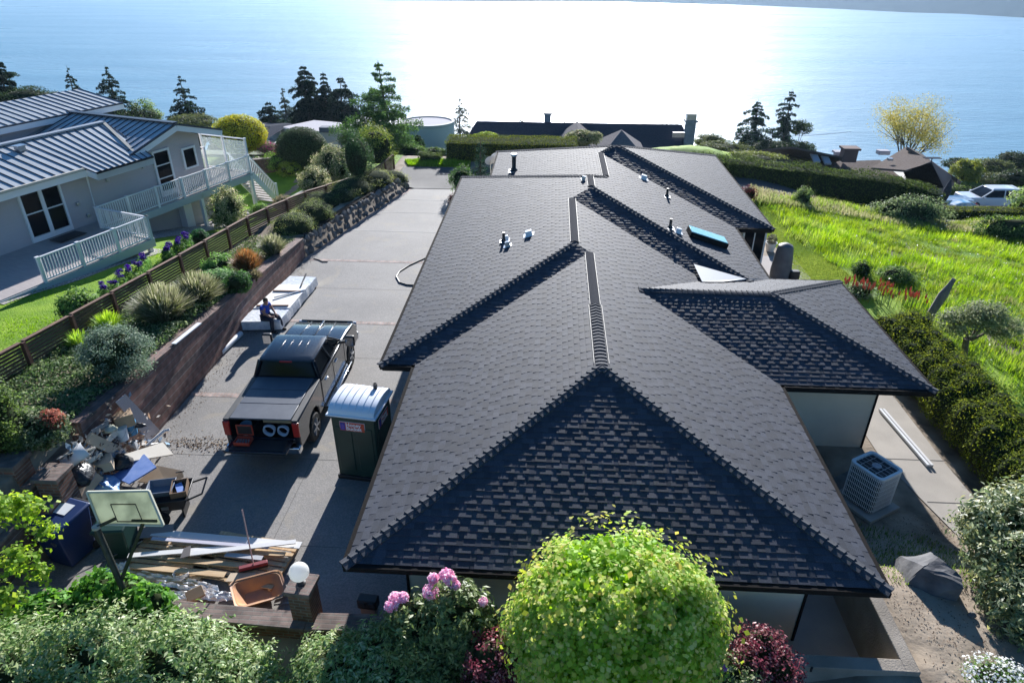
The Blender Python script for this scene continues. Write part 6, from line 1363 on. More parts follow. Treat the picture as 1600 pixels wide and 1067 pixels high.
# meadow
def blades(name,label,region,n,h,wd,cols,seed,kind='stuff',lean=.35):
    rng=np.random.default_rng(seed); P2=region(rng,n); n=len(P2); z=np.array([gz(x,y) for x,y in P2]); 
    patch=np.array([.5+.5*nz(x,y,.9) for x,y in P2]); p2=np.array([.5+.5*nz(x+30,y*1.3,.45) for x,y in P2]); L_=h*rng.uniform(.5,1.1,n)*(.3+1.0*patch)
    a=rng.uniform(0,6.283,n); b=np.column_stack([P2,z]); dirv=np.stack([np.cos(a),np.sin(a),np.zeros(n)],1); tip=b+dirv*(L_*lean*rng.random(n))[:,None]; tip[:,2]+=L_
    s=np.stack([-np.sin(a),np.cos(a),np.zeros(n)],1)*wd; V=np.stack([b-s,b+s,tip+s*.3,tip-s*.3],1).reshape(-1,3); c=lcol(rng,n,cols,.2); c2=np.array([.09,.16,.03]); kk=.7*np.clip((.5-p2[:,None])*5,0,1); c=c*(1-kk)+c2*kk
    return tag(npmesh(name,V,np.arange(4*n).reshape(n,4),GRASS,None,c),label,'grass',kind=kind)
def inreg(poly):
    def f(rng,n):
        A=np.array(poly); lo=A.min(0);hi=A.max(0); p=lo+(hi-lo)*rng.random((int(n*2.2),2)); ok=np.zeros(len(p),bool); j=len(A)-1
        for i in range(len(A)):
            c=((A[i,1]>p[:,1])!=(A[j,1]>p[:,1]))&(p[:,0]<(A[j,0]-A[i,0])*(p[:,1]-A[i,1])/(A[j,1]-A[i,1]+1e-12)+A[i,0]); ok^=c; j=i
        return p[ok][:n]
    return f
MW=[]
for u,v in ((1188,312),(1245,372),(1330,430),(1440,500),(1560,600),(1650,700),(1800,700),(1750,420),(1600,330),(1500,350),(1330,325)): q=GP(u,v); MW.append((q.x,q.y))
print('meadow',[(round(a,1),round(b,1)) for a,b in MW])
def tufts(name,label,region,nt,per,h,wd,cols,seed):
    rng=np.random.default_rng(seed); T=region(rng,nt); nt=len(T); th=h*rng.uniform(.4,1.25,nt); tc_=lcol(rng,nt,cols,.25); big=np.array([.5+.5*nz(x*.8+5,y*1.1,.7) for x,y in T]); th*=(.4+.95*big); tc_*=(.48+.72*big)[:,None]; tr_=rng.uniform(.12,.42,nt); la=rng.normal(-.3,.8,nt)
    j=np.repeat(np.arange(nt),per); n=len(j); P2=T[j]+rng.normal(0,1,(n,2))*tr_[j][:,None]; z=np.array([gz(x,y) for x,y in P2]); L_=th[j]*rng.uniform(.45,1.1,n); a=rng.uniform(0,6.283,n); b=np.column_stack([P2,z])
    tip=b+np.stack([np.cos(a)*.45+np.cos(la[j])*.25,np.sin(a)*.45+np.sin(la[j])*.25,np.zeros(n)],1)*L_[:,None]*rng.random(n)[:,None]; tip[:,2]+=L_*.9
    s_=np.stack([-np.sin(a),np.cos(a),np.zeros(n)],1)*wd; V=np.stack([b-s_,b+s_,tip+s_*.25,tip-s_*.25],1).reshape(-1,3)
    return tag(npmesh(name,V,np.arange(4*n).reshape(n,4),GRASS,None,np.clip(tc_[j]*rng.uniform(.8,1.2,(n,1)),0,1)),label,'grass',kind='stuff')
tufts('meadow_grass','rough bright green meadow grass right of the house',inreg(MW),6500,44,.38,.013,[(.2,.36,.03),(.27,.42,.045),(.33,.46,.06),(.16,.29,.035),(.27,.34,.09),(.12,.22,.03)],130)
rng=np.random.default_rng(8); pp=inreg(MW)(rng,900); z=np.array([gz(x,y)+.4 for x,y in pp]); V,Fc=leaves(rng,np.column_stack([pp,z]),np.tile([0,-.5,1.],(len(pp),1)),.07,.8,.4); tag(npmesh('meadow_flowers',V,Fc,PETAL,None,lcol(rng,len(pp),[(.7,.7,.6),(.6,.6,.55)],.1)),'tiny white flowers scattered through the meadow grass','wildflowers',kind='stuff')
blades('verge_weeds','pale dry weeds along the street edge of the meadow',inreg([(11.5,37.8),(30,37.3),(45,36.5),(45,38.5),(30,40.6),(12,41.2)]),22000,.35,.02,[(.28,.27,.14),(.2,.24,.1),(.36,.34,.2)],131)
blades('street_verge','bright green verge across the street',inreg([(colx(640,44.6),44.2),(colx(735,44.6),44.2),(colx(735,45),45.1),(colx(630,45),45.6)]),6000,.3,.03,[(.2,.38,.04),(.14,.28,.03)],132)
blades('lawn_blades','short mown grass blades of the neighbouring lawn',inreg([(-15.0,13),(-14.1,24),(-13.8,30),(-13.2,35),(-17,43),(-26,43),(-18,33),(-17,27),(-19.3,20),(-24,13)]),60000,.07,.014,[(.13,.27,.02),(.2,.36,.03),(.1,.22,.02)],133)
# dark bramble patches and bushes in the meadow
GMD='bushes around the meadow'
def mbush(label,u,v,r,n,size,cols,seed,**kw):
    q=GP(u,v); return shrub('bush',label,(q.x,q.y,q.z),[(0,0,r[2]*.6,*r)],n,size,cols,GMD,seed,clump=50,**kw)
mbush('broad grey-green bush on the street edge of the meadow',1418,346,(2.4,1.0,.9),7000,.13,[(.1,.16,.07),(.16,.22,.1),(.22,.27,.14)],140)
mbush('small dark bush in the grass beyond the side wing hedge',1345,432,(.45,.4,.45),1400,.07,[(.03,.07,.02),(.05,.1,.03)],141); mbush('pale leafy clump at the start of the hedge behind the red flowers',1340,462,(.7,.5,.35),1400,.08,[(.3,.36,.25),(.2,.28,.15)],142)
mbush('dark weedy clump in the middle of the meadow',1400,440,(.9,.6,.4),2400,.08,[(.08,.16,.04),(.14,.22,.08)],143); mbush('small green bush at the top edge of the meadow near the house',1253,318,(.6,.5,.6),1600,.09,[(.12,.2,.06),(.2,.27,.1)],144)
mbush('leafy pale-green shrub at the right edge, in front of the white car',1618,345,(2.2,1.2,1.5),6000,.2,[(.16,.26,.07),(.25,.35,.11),(.33,.4,.18),(.1,.17,.05)],145); mbush('dark bushy growth at the right edge of the meadow',1580,372,(2.2,.9,.8),4500,.13,[(.05,.1,.03),(.09,.15,.05)],146)
PST=mat('stalk_green',(.1,.2,.05),.8); PRED=mat('poker_red',(.6,.13,.07),.8)
# red hot pokers beside the hedge
for i,(u,v) in enumerate([(1322,452),(1333,455),(1342,450),(1350,458),(1360,455),(1368,462),(1377,458),(1386,466),(1398,470),(1408,466),(1418,474),(1428,476)]):
    q=GP(u,v+14); t=thing('red_hot_poker','red flower spikes on green stalks between the hedge and the meadow','flowers',q,0,'red flower spikes along the hedge'); rg=random.Random(i)
    for k in range(5): x,y=rg.uniform(-.3,.3),rg.uniform(-.3,.3); h=rg.uniform(.5,.8); MB().tube([(x,y,0),(x*1.1,y*1.1,h)],.01,4).build('stalk',PST,t); MB().lathe([(.012,h-.03),(.04,h+.03),(.035,h+.1),(.008,h+.19)],(x*1.1,y*1.1,0),7).build('flower_spike',PRED,t)
    
# dead stump and the silvery small tree
q=GP(1448,508); t=thing('tree_stump','grey broken dead trunk leaning beside the hedge in the meadow','tree stump',q); rg=random.Random(3)
o=MB().tube([(0,0,-.1),(.06,.05,.5),(.28,.1,1.2),(.42,.12,1.6),(.5,.14,1.85)],[.2,.15,.17,.1,.07],7).build('trunk',mat('dead_wood',(.13,.12,.11),.95,c2=(.22,.2,.18),scale=5,stretch=(3,3,.6),bump=1,bscale=18),t,smooth=True)
MB().tube([(.3,.1,1.3),(.5,.2,1.55)],[.06,.02],6).build('snag',BARK,t)
q=GP(1506,562); broadleaf('small silvery-leaved tree with a bent trunk in the meadow beyond the hedge',q.x,q.y,2.3,1.5,151,[(.14,.18,.08),(.2,.24,.12),(.26,.29,.17)],9000,.08,trunk=.4,tr=.09,blobs=[(-.6,0,1.45,.75,.7,.45),(.2,.1,1.7,.8,.75,.45),(.9,0,1.3,.7,.6,.38),(.1,-.3,1.9,.6,.6,.3)])
q=P(1318,448,0)

# litter and pebbles on the bare soil
def litter(name,label,region,n,size,cols,seed):
    rng=np.random.default_rng(seed); p=inreg(region)(rng,n); z=np.array([gfn(x,y)+.015 for x,y in p]); V,Fc=leaves(rng,np.column_stack([p,z]),np.tile([0,0,1.],(len(p),1)),size,.6,.45,.12); return tag(npmesh(name,V,Fc,LEAF,None,lcol(rng,len(p),cols,.3)),label,'litter',kind='stuff')
litter('soil_litter','dry leaves, crumbs and twigs on the bare soil right of the house',[(6.7,4),(13,4),(11.5,10),(10,13),(7.5,13.5),(6.7,10)],9000,.035,[(.3,.24,.18),(.12,.09,.07),(.4,.34,.27),(.2,.14,.1)],301)
litter('soil_litter','dry crumbs on the soil in front of the low brick wall',[(-13,4),(-1,4),(-1,8.3),(-13,8.3)],5000,.04,[(.25,.2,.15),(.1,.08,.06),(.35,.3,.23)],302)
litter('driveway_litter','leaf crumbs along the foot of the brick wall',[(-11,12.5),(-10.3,12.5),(-10.5,28),(-10.95,28)],800,.04,[(.15,.11,.07),(.08,.06,.045),(.28,.22,.14)],303)
blades('soil_weeds','sparse weeds and grass on the soil beside the air conditioner',inreg([(7,9.8),(10.5,9.8),(9.2,12.4),(6.9,12.9)]),2600,.12,.01,[(.14,.24,.04),(.22,.3,.08),(.1,.16,.04)],304)

LW=[]
for u,v in ((1176,312),(1190,312),(1247,372),(1335,436),(1345,470),(1320,445),(1245,440),(1225,400),(1196,370)): q=GP(u,v); LW.append((q.x,q.y))
blades('side_lawn_blades','mown lawn between the patio and the rough meadow',inreg(LW),45000,.07,.012,[(.2,.29,.06),(.27,.34,.08),(.15,.23,.05)],305)
tufts('dry_patches','straw-coloured dry tufts and weeds among the meadow grass',inreg(MW),260,60,.3,.012,[(.38,.36,.16),(.3,.32,.12),(.2,.24,.1)],306)
# ------------------------------------------------------------------ houses down the slope
def wallbox(mb,x0,x1,y0,y1,z0,z1): mb.box(((x0+x1)/2,(y0+y1)/2,(z0+z1)/2),(abs(x1-x0),abs(y1-y0),z1-z0))
def roofslab(mb,pts,th=.18):
    n=len(pts); up=[Vector(p) for p in pts]; mb.add(up+[p-Vector((0,0,th)) for p in up],[tuple(range(n)),tuple(range(2*n-1,n-1,-1))]+[(i,i+n,(i+1)%n+n,(i+1)%n) for i in range(n)])
def hiproof(x0,x1,y0,y1,ze,zr_,inset=None,axis='x'):
    mb=MB()
    if axis=='x': i=inset if inset is not None else (y1-y0)/2; r=[(x0+i,(y0+y1)/2,zr_),(x1-i,(y0+y1)/2,zr_)]; mb.add([(x0,y0,ze),(x1,y0,ze),(x1,y1,ze),(x0,y1,ze)]+r,[(0,1,5,4),(1,2,5),(2,3,4,5),(3,0,4),(0,3,2,1)])
    else: i=inset if inset is not None else (x1-x0)/2; r=[((x0+x1)/2,y0+i,zr_),((x0+x1)/2,y1-i,zr_)]; mb.add([(x0,y0,ze),(x1,y0,ze),(x1,y1,ze),(x0,y1,ze)]+r,[(0,1,4),(1,2,5,4),(2,3,5),(3,0,4,5),(0,3,2,1)])
    return mb
WSTUC=mat('white_stucco',(.5,.5,.48),.8); GSTUC=mat('grey_stucco',(.56,.57,.56),.8,c2=(.62,.63,.62),scale=.5); MEMB=mat('pale_roof_membrane',(.5,.48,.5),.9,spec=.1)
DSH=mat('slate_shingle',(.04,.045,.06),1,c2=(.06,.066,.085),scale=9,spec=.03); BSH=mat('brown_shingle',(.1,.08,.072),1,spec=.05,c2=(.15,.125,.112),scale=7,bump=.6,bscale=10); GSH=mat('grey_shingle',(.13,.12,.125),1,spec=.05,c2=(.19,.175,.18),scale=7,bump=.5,bscale=10)
addlap(BSH,.22,2,.6); addlap(GSH,.22,2,.5); addlap(DSH,.22,2,.4)
def zt(v,y,u=800): return FP(u,v,y).z
# modern flat-roofed house
y0=72.; a=FP(437,205,y0);b=FP(545,205,y0); t=thing('flat_roofed_house','white modern house with a pale flat roof beyond the dark ball shrub','house')
x0,x1=a.x,b.x; zR=FP(490,199,y0).z; zt_=zR; zg=gz((x0+x1)/2,y0)-1
fp=[P(*q,zR) for q in ((438,199),(468,207),(537,206),(534,192),(491,188))]; cx_=sum((q.x for q in fp))/5; cy_=sum((q.y for q in fp))/5; inn=[Vector((cx_+(q.x-cx_)*.9,cy_+(q.y-cy_)*.9,0)) for q in fp]
MB().prism([(q.x,q.y) for q in inn],zg,zR-.6,'Z').build('wall',GSTUC,t); MB().prism([(q.x,q.y) for q in fp],zR-.9,zR,'Z').build('fascia',WSTUC,t); MB().prism([(cx_+(q.x-cx_)*.94,cy_+(q.y-cy_)*.94) for q in fp],zR+.01,zR+.05,'Z').build('roof',MEMB,t)
pr=P(562,213,zR-1.0); MB().box(((fp[2].x+pr.x)/2,fp[2].y+1.5,zR-1.0),(pr.x-fp[2].x,4,.35)).build('porch_roof',WSTUC,t)
MB().box(P(512,202,zR+.3),(1.5,1.0,.5)).build('roof_hatch',mat('hatch_grey',(.1,.11,.14),.5),t,bevel=.03); mb=MB(); wallbox(mb,x1-1.8,x1-.2,y0+3,y0+5,zg,zt_-1); mb.build('porch_pier',WSTUC,t)
for k in range(3): MB().box((inn[1].x+.9+k*1.6,inn[1].y-.03,zt_-2.0),(1.1,.14,1.0)).build('window',DARKGLASS,t)
t=thing('parked_car','small silver car parked left of the white flat-roofed house','car',(x0-1.0,y0-3.5,gz(x0-1,y0-3.5)+.3),R_(80)); MB().prism([(-2.1,.35),(-2.15,.8),(-1.3,.95),(-.9,1.38),(.6,1.4),(1.3,.95),(2.1,.82),(2.15,.35)],-.85,.85).build('body',METAL,t,bevel=.08); MB().prism([(-1.15,.97),(-.85,1.34),(.55,1.36),(1.1,.97)],-.87,.87).build('windows',DARKGLASS,t)
for yy in(-1.35,1.35):
    for s in(-1,1): wheel(t,s*.75,yy,.33,.2,s)
# curved white house
yc=60.; a=FP(642,215,yc);b=FP(705,215,yc); rx=(b.x-a.x)/2+.6; cx=b.x-rx; zt_=zt(199,yc,690); zg=gz(cx,yc)-1.5; t=thing('round_walled_house','pale house with a rounded wall and flat roof beside the green fir','house')
def ell(rx_,ry_,z,n=36): return [(cx+rx_*math.cos(2*math.pi*i/n),yc+2+ry_*math.sin(2*math.pi*i/n),z) for i in range(n)]
MB().loft([ell(rx,2.2,zg),ell(rx,2.2,zt_)]).build('wall',GSTUC,t,smooth=True)
wallm=MB(); wallbox(wallm,cx-7,cx,yc+1.2,yc+5.5,zg,zt_-.25); wallm.build('wing',GSTUC,t); MB().loft([ell(rx-.25,1.95,zt_+.01),ell(rx-.25,1.95,zt_+.04)]).build('roof',MEMB,t); MB().loft([ell(rx+.05,2.25,zt_-.12),ell(rx+.05,2.25,zt_+.12),ell(rx-.2,2.0,zt_+.12),ell(rx-.2,2.0,zt_-.1)]).build('parapet',WSTUC,t)
# long dark roof with chimneys
y0=70.; xa=FP(722,222,y0).x; xb=FP(1090,222,y0).x; ze=zt(226,y0,900)-.4; zr_=zt(192,y0+3.2,900); t=thing('long_dark_house','long house with dark slate roof and tall chimney past the box hedge','house')
hiproof(xa,xb,y0,y0+6.4,ze,zr_,1.2).build('roof',DSH,t); mb=MB(); wallbox(mb,xa+1,xb-1,y0+.8,y0+5.6,gz(0,y0)-2,ze); mb.build('wall',GSTUC,t)
hiproof(FP(860,225,67).x,FP(945,225,67).x,64.,74,ze-.1,zt(196,69,900),3.0,'y').build('cross_roof',GSH,t)
def chimney(parent,u,y,v0,v1,w_,m,capm=None,name='chimney'):
    q=FP(u,v0,y); zb=FP(u,v1,y).z; o=MB().box((q.x,y,(q.z+zb)/2),(w_,w_*.8,q.z-zb)).build(name,m,parent); MB().box((q.x,y,q.z-.1),(w_+.3,w_*.8+.3,.18)).build('chimney_cap',capm or m,o); return o
CHM=mat('blue_grey_chimney',(.16,.2,.22),.7,c2=(.22,.27,.3),scale=4)
chimney(t,1080,71.,187,228,.95,CHM); MB().box((FP(1080,182,71).x,71,FP(1080,182,71).z),(.95,.8,.6)).build('chimney_pot',METAL,t); chimney(t,856,76.,176,196,.7,CHM)
MB().box((FP(1064,217,69.9).x,y0+.9,FP(1064,216,69.9).z+.1),(1.4,.2,.5)).build('wall_vent',METAL,t)
t=thing('hip_roofed_house','grey hip roof peeking over the far ridge, beside the dark long roof','house'); y=58.; x0=FP(930,232,y).x;x1=FP(1010,232,y).x; hiproof(x0,x1,y-3,y+4,zt(234,y,970)-.3,zt(203,y+.5,970),3.4,'y').build('roof',GSH,t); mb=MB(); wallbox(mb,x0+.6,x1-.6,y-2.4,y+3.5,gz(0,y)-1,zt(234,y,970)-.3); mb.build('wall',GSTUC,t)
# green mound and its garden behind the house
q=FP(1072,236,50.); V=[]
t=tag(lump('grass_mound','smooth grassy mound behind the far end of our roof','mound',0,0,0,(4.6,3.2,1.35),lawnm,1,n=4,amp=.12),None); t.location=(q.x,50.5,q.z-1.3)
# brown-roofed house at the right
t=thing('brown_roofed_house','house with brown shingle roofs and skylights beyond the tall hedge','house'); y0=62.
def X(u,v,y): return FP(u,v,y).x
xa,xb=X(1195,262,62),X(1325,262,62)
mb=MB(); A=FP(1198,255,62);B=FP(1237,229,72);Cc=FP(1322,246,72);D=FP(1302,285,62); roofslab(mb,[A+Vector((0,0,-1)),B,Cc,D,]); mb.build('roof',BSH,t)
mb=MB(); roofslab(mb,[FP(1237,229,66),FP(1322,246,66),FP(1322,246,66)+Vector((1,6,-2)),FP(1237,229,66)+Vector((-3,6,-2))]); mb.build('roof',BSH,t)
zz=FP(1350,262,64).z
mb=MB(); roofslab(mb,[FP(1302,290,61),FP(1318,252,69),FP(1375,250,70),FP(1425,292,61)]); mb.build('roof',BSH,t)
mb=MB(); roofslab(mb,[FP(1362,262,63),FP(1417,229,71),FP(1456,254,62),FP(1415,266,60)]); mb.build('gable_roof',BSH,t)
mb=MB(); roofslab(mb,[FP(1417,229,68),FP(1497,280,60),FP(1502,284,61),FP(1440,240,72)],.3); mb.build('gable_roof',BSH,t)
mb=MB(); roofslab(mb,[FP(1412,267,60.5),FP(1456,254,60.5),FP(1474,292,60.5),FP(1425,295,60.5)],.1); mb.build('porch_roof',DSH,t)
gw=MB().add([FP(1416,268,60.8),FP(1456,252,60.8),FP(1492,280,60.8),FP(1490,305,60.8),FP(1420,305,60.8)],[(0,1,2,3,4)]); gw.build('gable_wall',mat('mauve_siding',(.2,.19,.2),.8),t)
mb=MB(); wallbox(mb,xa+.5,X(1490,290,62),61.5,70,gz(30,62)-2,FP(1400,292,62).z-.2); mb.build('wall',GSTUC,t)
for u,v in((1273,250),(1290,253)): c=FP(u,v,66.); MB().box(c+Vector((0,0,.2)),(.62,1.5,.2),rx=.3).build('skylight',MEMB,t,bevel=.03)
chimney(t,1329,66.,230,252,1.25,mat('brown_brick',(.14,.09,.08),.9)); chimney(t,1312,69.,236,246,.8,MEMB); MB().box(FP(1380,238,70),(1.1,.8,.4)).build('roof_box',MEMB,t,bevel=.05); MB().box(FP(1391,249,63.5),(.4,.4,.2)).build('roof_vent',METAL,t)
c=FP(1457,247,60); MB().bar((c.x-.7,c.y,c.z),(c.x+.7,c.y,c.z),.5,.04).box((c.x,c.y,c.z-.25),(.06,.06,.5)).build('antenna_panel',DSH,t)
t=thing('folded_parasol','dark folded parasol at the end of the tall hedge','parasol',(0,0,0)); c=FP(1480,300,50); MB().lathe([(.03,-.9),(.16,-.5),(.28,.1),(.05,.9)],c,8).build('canopy',DSH,t); MB().tube([c-Vector((0,0,1.6)),c],.03,6).build('pole',METAL,t)
# dark-roofed house at the far left
t=thing('dark_roofed_house','low dark roof with a chimney left of the golden ball shrub','house'); y0=66.; x0=FP(318,212,y0).x;x1=FP(412,212,y0).x; hiproof(x0,x1,y0,y0+8,zt(214,y0,360)-.3,zt(196,y0+4,360),.8).build('roof',DSH,t); mb=MB(); wallbox(mb,x0+.6,x1-.6,y0+.6,y0+7,gz(-20,y0)-1,zt(214,y0,360)-.3); mb.build('wall',GSTUC,t); chimney(t,392,68.,192,203,1.3,mat('plum_brick',(.12,.08,.09),.9))
# vehicles at the right
WCAR=mat('white_car_paint',(.75,.77,.8),.2,coat=.8); 
def suv(label,x,y,z,rz,m,name='parked_car'):
    t=thing(name,label,'car',(x,y,z),rz,None)
    MB().prism([(-2.3,.38),(-2.36,.75),(-2.3,1.02),(-1.0,1.05),(1.9,1.06),(2.3,.98),(2.38,.6),(2.3,.38)],-.93,.93,'Y').build('body',m,t,bevel=.1,seg=3)
    MB().loft([[(-1.2,-.86,1.03),(2.22,-.86,1.03),(2.22,.86,1.03),(-1.2,.86,1.03)],[(-.35,-.68,1.6),(1.95,-.68,1.6),(1.95,.68,1.6),(-.35,.68,1.6)]]).build('windows',DARKGLASS,t,bevel=.03)
    MB().loft([[(-.4,-.7,1.58),(2.05,-.7,1.58),(2.05,.7,1.58),(-.4,.7,1.58)],[(-.2,-.6,1.7),(1.85,-.6,1.7),(1.85,.6,1.7),(-.2,.6,1.7)]]).build('roof',m,t,bevel=.05)
    mb=MB()
    for s in(-1,1):
        for xa_,xb_ in((-1.2,-.35),(2.2,1.95)): mb.bar((xa_,s*.88,1.03),(xb_,s*.7,1.6),.07,.06,up=(0,1,0))
        mb.bar((.6,s*.88,1.03),(.62,s*.7,1.6),.06,.05,up=(0,1,0))
    mb.build('pillars',m,t)
    for xx in(-1.5,1.45):
        for s in(-1,1): 
            w_=MB().lathe([(.2,-.11),(.35,-.11),(.35,.11),(.2,.11)],(xx,s*.84,.36),20,'Y').build('wheel',RUB,t,smooth=True); MB().lathe([(.2,-.02),(.2,.02)],(xx,s*.93,.36),16,'Y').build('rim',METAL,w_)
    for s in(-1,1): MB().box((-2.25,s*.65,.82),(.14,.4,.16)).build('headlight',METAL,t,bevel=.03); MB().box((2.28,s*.75,.98),(.14,.25,.2)).build('tail_light',REDL,t,bevel=.02); MB().box((-1.0,s*1.0,1.08),(.15,.2,.13)).build('mirror',m,t,bevel=.03)
    return t
c=FP(1541,323,56.); print('car z',c,gz(c.x,c.y)); suv('white sport utility car parked behind the low hedge at the right',c.x,56.,c.z-.05,R_(2),WCAR)
c2=FP(1500,328,53.5); t=thing('blue_scooter','low blue and white vehicle in front of the white car','vehicle',(c2.x,53.5,c2.z),R_(5)); MB().prism([(-1.0,.2),(-.95,.5),(-.3,.72),(.4,.72),(.95,.5),(1.0,.2)],-.5,.5,'Y').build('body',mat('blue_white_paint',(.1,.3,.5),.3,c2=(.75,.78,.8),scale=2),t,bevel=.06)
for xx in (-.9,.9): MB().lathe([(.1,-.1),(.28,-.1),(.28,.1),(.1,.1)],(xx,-.6,.28),14,'Y').build('wheel',RUB,t,smooth=True)
c3=FP(1483,322,54.5); t=thing('small_boat_trailer','low silver and red flat trailer left of the white car','trailer',(c3.x,54.5,c3.z),R_(3)); MB().box((0,0,.55),(3.2,1.5,.22),top=.94).build('deck',METAL,t,bevel=.05); MB().box((0,0,.42),(3.3,1.6,.1)).build('red_rail',REDL,t,bevel=.03)
for xx in (-.4,.5): MB().lathe([(.1,-.1),(.28,-.1),(.28,.1),(.1,.1)],(xx,-.7,.28),14,'Y').build('wheel',RUB,t,smooth=True)
# ------------------------------------------------------------------ trees down the slope
DKC=[(.012,.028,.02),(.02,.04,.028),(.03,.055,.035)]; GRC=[(.05,.075,.06),(.08,.1,.08)]; FIR=[(.05,.12,.035),(.08,.17,.05),(.12,.22,.07)]
def contree(label,u,vt,y,wpx,seed,cols,dens=1,**k):
    x=colx(u,y); z=gz(x,y); top=FP(u,vt,y); h=top.z-z; r=wpx/2/ (FPX/ math.hypot(y,H))*2.2; return conifer(label,x,y,h,r,seed,cols,dens*2.0,needle=k.pop('needle',.13),**k)
contree('bright green fir with long level branches behind the rock wall end',603,92,52.,78,201,FIR,3.0,gap=.14,droop=.16,needle=.085,bare=.06)
contree('dense dark cone-shaped fir above the metal roof at the far left',38,82,86.,52,202,DKC,2.2,gap=0)
contree('thin ragged fir above the metal roof, left of the wide one',143,102,92.,32,203,DKC,1.0,gap=.3,bare=.2)
contree('wide ragged fir with uneven branches above the metal roof',200,101,90.,50,204,DKC,1.2,gap=.35,bare=.2)
contree('tall open fir standing alone between the grey house and the dark pair',306,116,84.,46,205,DKC,1.2,gap=.25,bare=.18)
contree('broad dark fir left of the white flat-roofed house',431,157,80.,56,206,DKC,1.7,bare=.1); contree('faint grey spindly fir behind the broad dark fir',457,136,105.,34,207,GRC,.9,gap=.25,bare=.3)
contree('tallest dark fir behind the white flat-roofed house',493,99,84.,60,208,DKC,2.2,bare=.08); contree('dark fir in the middle of the group behind the flat-roofed house',520,111,86.,48,209,DKC,1.8); contree('dark spreading fir at the right of the group behind the flat-roofed house',545,117,84.,62,210,DKC,1.7,gap=.12)
contree('thin see-through fir against the bright water',722,151,88.,38,211,GRC,.6,gap=.45,bare=.15); contree('tiny leafless conifer against the brightest water',812,164,98.,22,212,GRC,.35,gap=.5,bare=.3); contree('tiny bare conifer beside the thin chimney',879,168,100.,12,213,GRC,.3,gap=.5,bare=.3)
contree('open dark fir left of the pair at the right side of the water',1158,153,100.,66,214,[(.02,.05,.035),(.035,.07,.045)],1.4,gap=.2); contree('taller narrow fir of the pair at the right side of the water',1204,137,100.,54,215,[(.02,.045,.035),(.035,.065,.045)],1.2,gap=.3,bare=.15)
contree('very small conifer behind the long dark roof at the left',337,182,95.,12,216,DKC,1); contree('small dark fir by the rounded white house',655,208,54.,22,217,[(.03,.07,.03),(.05,.1,.04)],1.3)
def bt(label,u,vt,y,rpx,seed,cols,n,size,trunk=.35,**k):
    x=colx(u,y); z=gz(x,y); h=FP(u,vt,y).z-z; r=rpx/(FPX/math.hypot(y,H)); return broadleaf(label,x,y,h,r,seed,cols,n,size,trunk=trunk,group='broad-leaved trees down the slope',**k)
bt('golden wide-crowned tree in young leaf on the shore side of the brown roofs',1392,147,84.,60,220,[(.4,.36,.08),(.5,.44,.12),(.32,.33,.1)],15000,.15,trunk=.4,limbs=11,tr=.16,zs=1.2,shell=1)
bt('dark rounded oak-like tree right of the fir pair',1228,187,97.,28,221,[(.03,.06,.02),(.05,.08,.03)],16000,.2,trunk=.3)
bt('rounded dark bushy tree above the metal roof',222,160,80.,38,222,[(.02,.04,.015),(.035,.06,.02)],8000,.2,trunk=.2); bt('light green tree behind the rounded dark one',240,154,90.,30,223,[(.16,.25,.06),(.22,.3,.09)],6000,.2,trunk=.25)
bt('low dark trees right of the light green tree',283,178,82.,28,224,DKC,5000,.2,trunk=.2); bt('bushy tree crown just below the long dark roof by the chimney',1040,188,95.,38,225,[(.06,.09,.03),(.09,.12,.04)],5000,.2,trunk=.2)
def fb(label,u,v,y,rpx,hpx,n,cols,seed,name='bush',**kw):
    s=FPX/math.hypot(y,H); c=FP(u,v,y); r=rpx/s; h=hpx/s/2; g=gz(c.x,c.y); t=thing(name,label,'bush',(c.x,c.y,g),0,'bushes and low growth down the slope'); b=[(0,0,c.z-g,r,r*.8,h*1.1)]; n=int(n*2.2)
    crown('foliage',t,b,n,.13*(y/60),cols,None,seed,clump=40,corek=1) if False else crown('foliage',t,b,n,.13*(y/60),cols,None,seed,clump=40); core('dark_core',t,b+[(0,0,(c.z-g)*.4,r*.6,r*.6,(c.z-g)*.5)],.62); return t
OLV=[(.06,.09,.03),(.1,.13,.05),(.14,.16,.06)]; DG=[(.02,.045,.015),(.035,.06,.02)]
fb('yellow-green rounded bush right of the brown-roofed house',1510,268,66.,23,34,5000,[(.22,.27,.05),(.3,.33,.07),(.15,.2,.04)],230,'ball_bush')
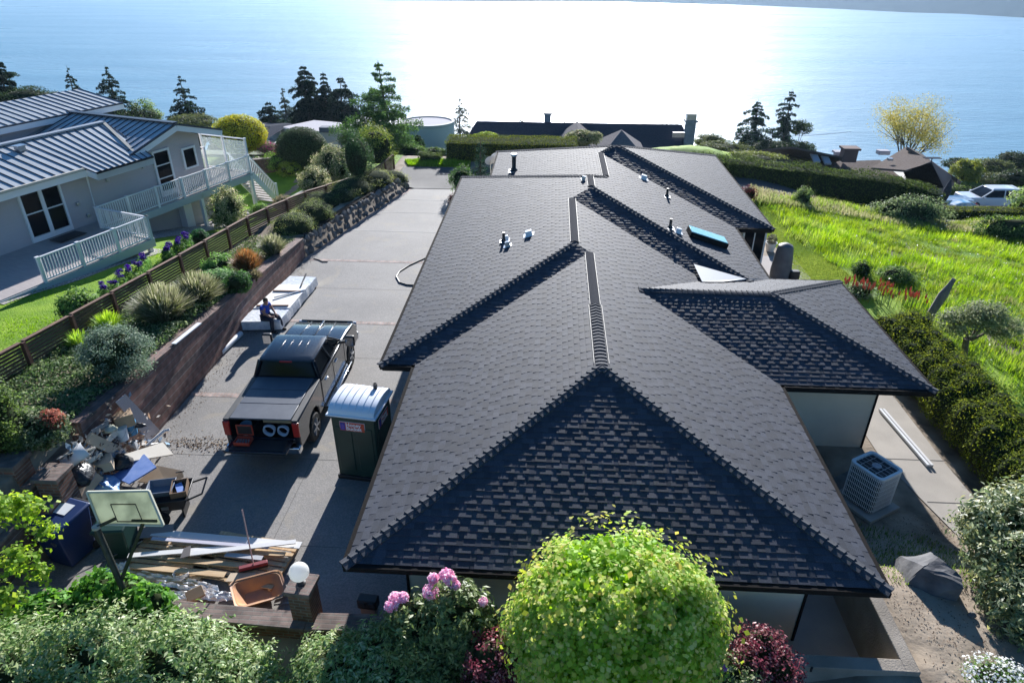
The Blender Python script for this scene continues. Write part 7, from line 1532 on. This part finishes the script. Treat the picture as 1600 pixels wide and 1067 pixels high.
for i,(u,v,y,r,h,n,c,l) in enumerate([(1550,262,90,30,22,3000,OLV,'olive bush on the shore edge at the far right'),(1590,255,95,30,26,3000,DG,'dark bush on the shore edge in the right corner'),(1500,256,95,26,12,2000,DG,'low dark growth at the water edge right of the brown roofs'),(1545,285,74,36,24,4000,OLV,'olive bushes behind the white car'),(1590,282,70,30,26,4000,DG,'dark bushes above the white car at the edge'),(1525,297,63,38,14,3500,[(.1,.18,.04),(.16,.24,.06)],'light green low growth behind the parked cars'),(1560,303,62,40,10,3000,DG,'dark low hedge right behind the white car'),(1490,302,58,12,20,1600,[(.1,.14,.05),(.05,.09,.03)],'small bush at the end of the tall hedge'),
 (1180,250,52,48,18,4200,[(.2,.24,.06),(.14,.18,.05)],'yellowish bushy growth above the tall hedge'),(1130,232,60,40,16,3500,OLV,'mixed garden growth right of the grassy mound'),(1210,232,92,30,22,3500,DG,'dark growth below the fir pair'),(1110,222,78,24,18,2500,OLV,'bush right of the blue-grey chimney'),(912,215,50,26,20,4200,PIE,'cream-tipped bush just above our far ridge'),(758,213,52,18,10,1800,[(.3,.4,.06),(.22,.32,.05)],'lime bush behind the box hedge'),(40,150,84,50,22,3000,DG,'dark growth around the dense fir at the far left'),(10,118,95,16,8,500,DG,'dark branch tip at the left picture edge'),
 (300,190,78,40,16,2600,OLV,'olive growth beyond the grey house gable'),(420,205,76,30,20,2500,DG,'dark growth below the broad dark fir'),(560,215,62,30,34,3200,DG,'dark shrubs right of the flat-roofed house'),(640,238,50,26,22,3000,[(.1,.19,.04),(.16,.26,.07)],'light shrubs below the green fir'),(680,238,48,16,12,1500,[(.06,.12,.03),(.12,.2,.06)],'small shrub before the rounded house'),(655,285-30,46,18,10,1500,[(.1,.2,.04)],'low green planting on the street corner'),(350,232,56,24,18,2200,OLV,'garden growth seen through the glass balustrade'),(1000,245,60,60,10,2500,DG,'dark low growth behind our far ridge'),(60,178,70,60,16,2500,DG,'dark growth behind the upper metal roof'),
 (1330,300,51,60,10,200,DG,'thin growth behind the tall hedge')]):
    fb(l,u,v,y,r,h,n,c,240+i)
# overhead wire
a=FP(1060,196,70);b=FP(1330,206,95); tag(MB().tube([a.lerp(b,f)-Vector((0,0,.8*math.sin(math.pi*f))) for f in [i/12 for i in range(13)]],.02,4).build('overhead_wire',BLACK),'thin overhead wire crossing from the tall chimney to the right','wire')

# ------------------------------------------------------------------ haze over the sound
hm_=bpy.data.materials.new('haze'); hm_.use_nodes=True; hn=hm_.node_tree; hn.nodes.remove(hn.nodes['Principled BSDF']); pv=hn.nodes.new('ShaderNodeVolumePrincipled'); pv.inputs['Color'].default_value=(.55,.76,1,1); pv.inputs['Density'].default_value=.00009; pv.inputs['Anisotropy'].default_value=.5
hn.links.new(pv.outputs[0],hn.nodes['Material Output'].inputs['Volume'])
tag(MB().box((0,4700,12),(9400,9800,250)).build('haze',hm_),'thin bluish air over the water','haze',kind='stuff')
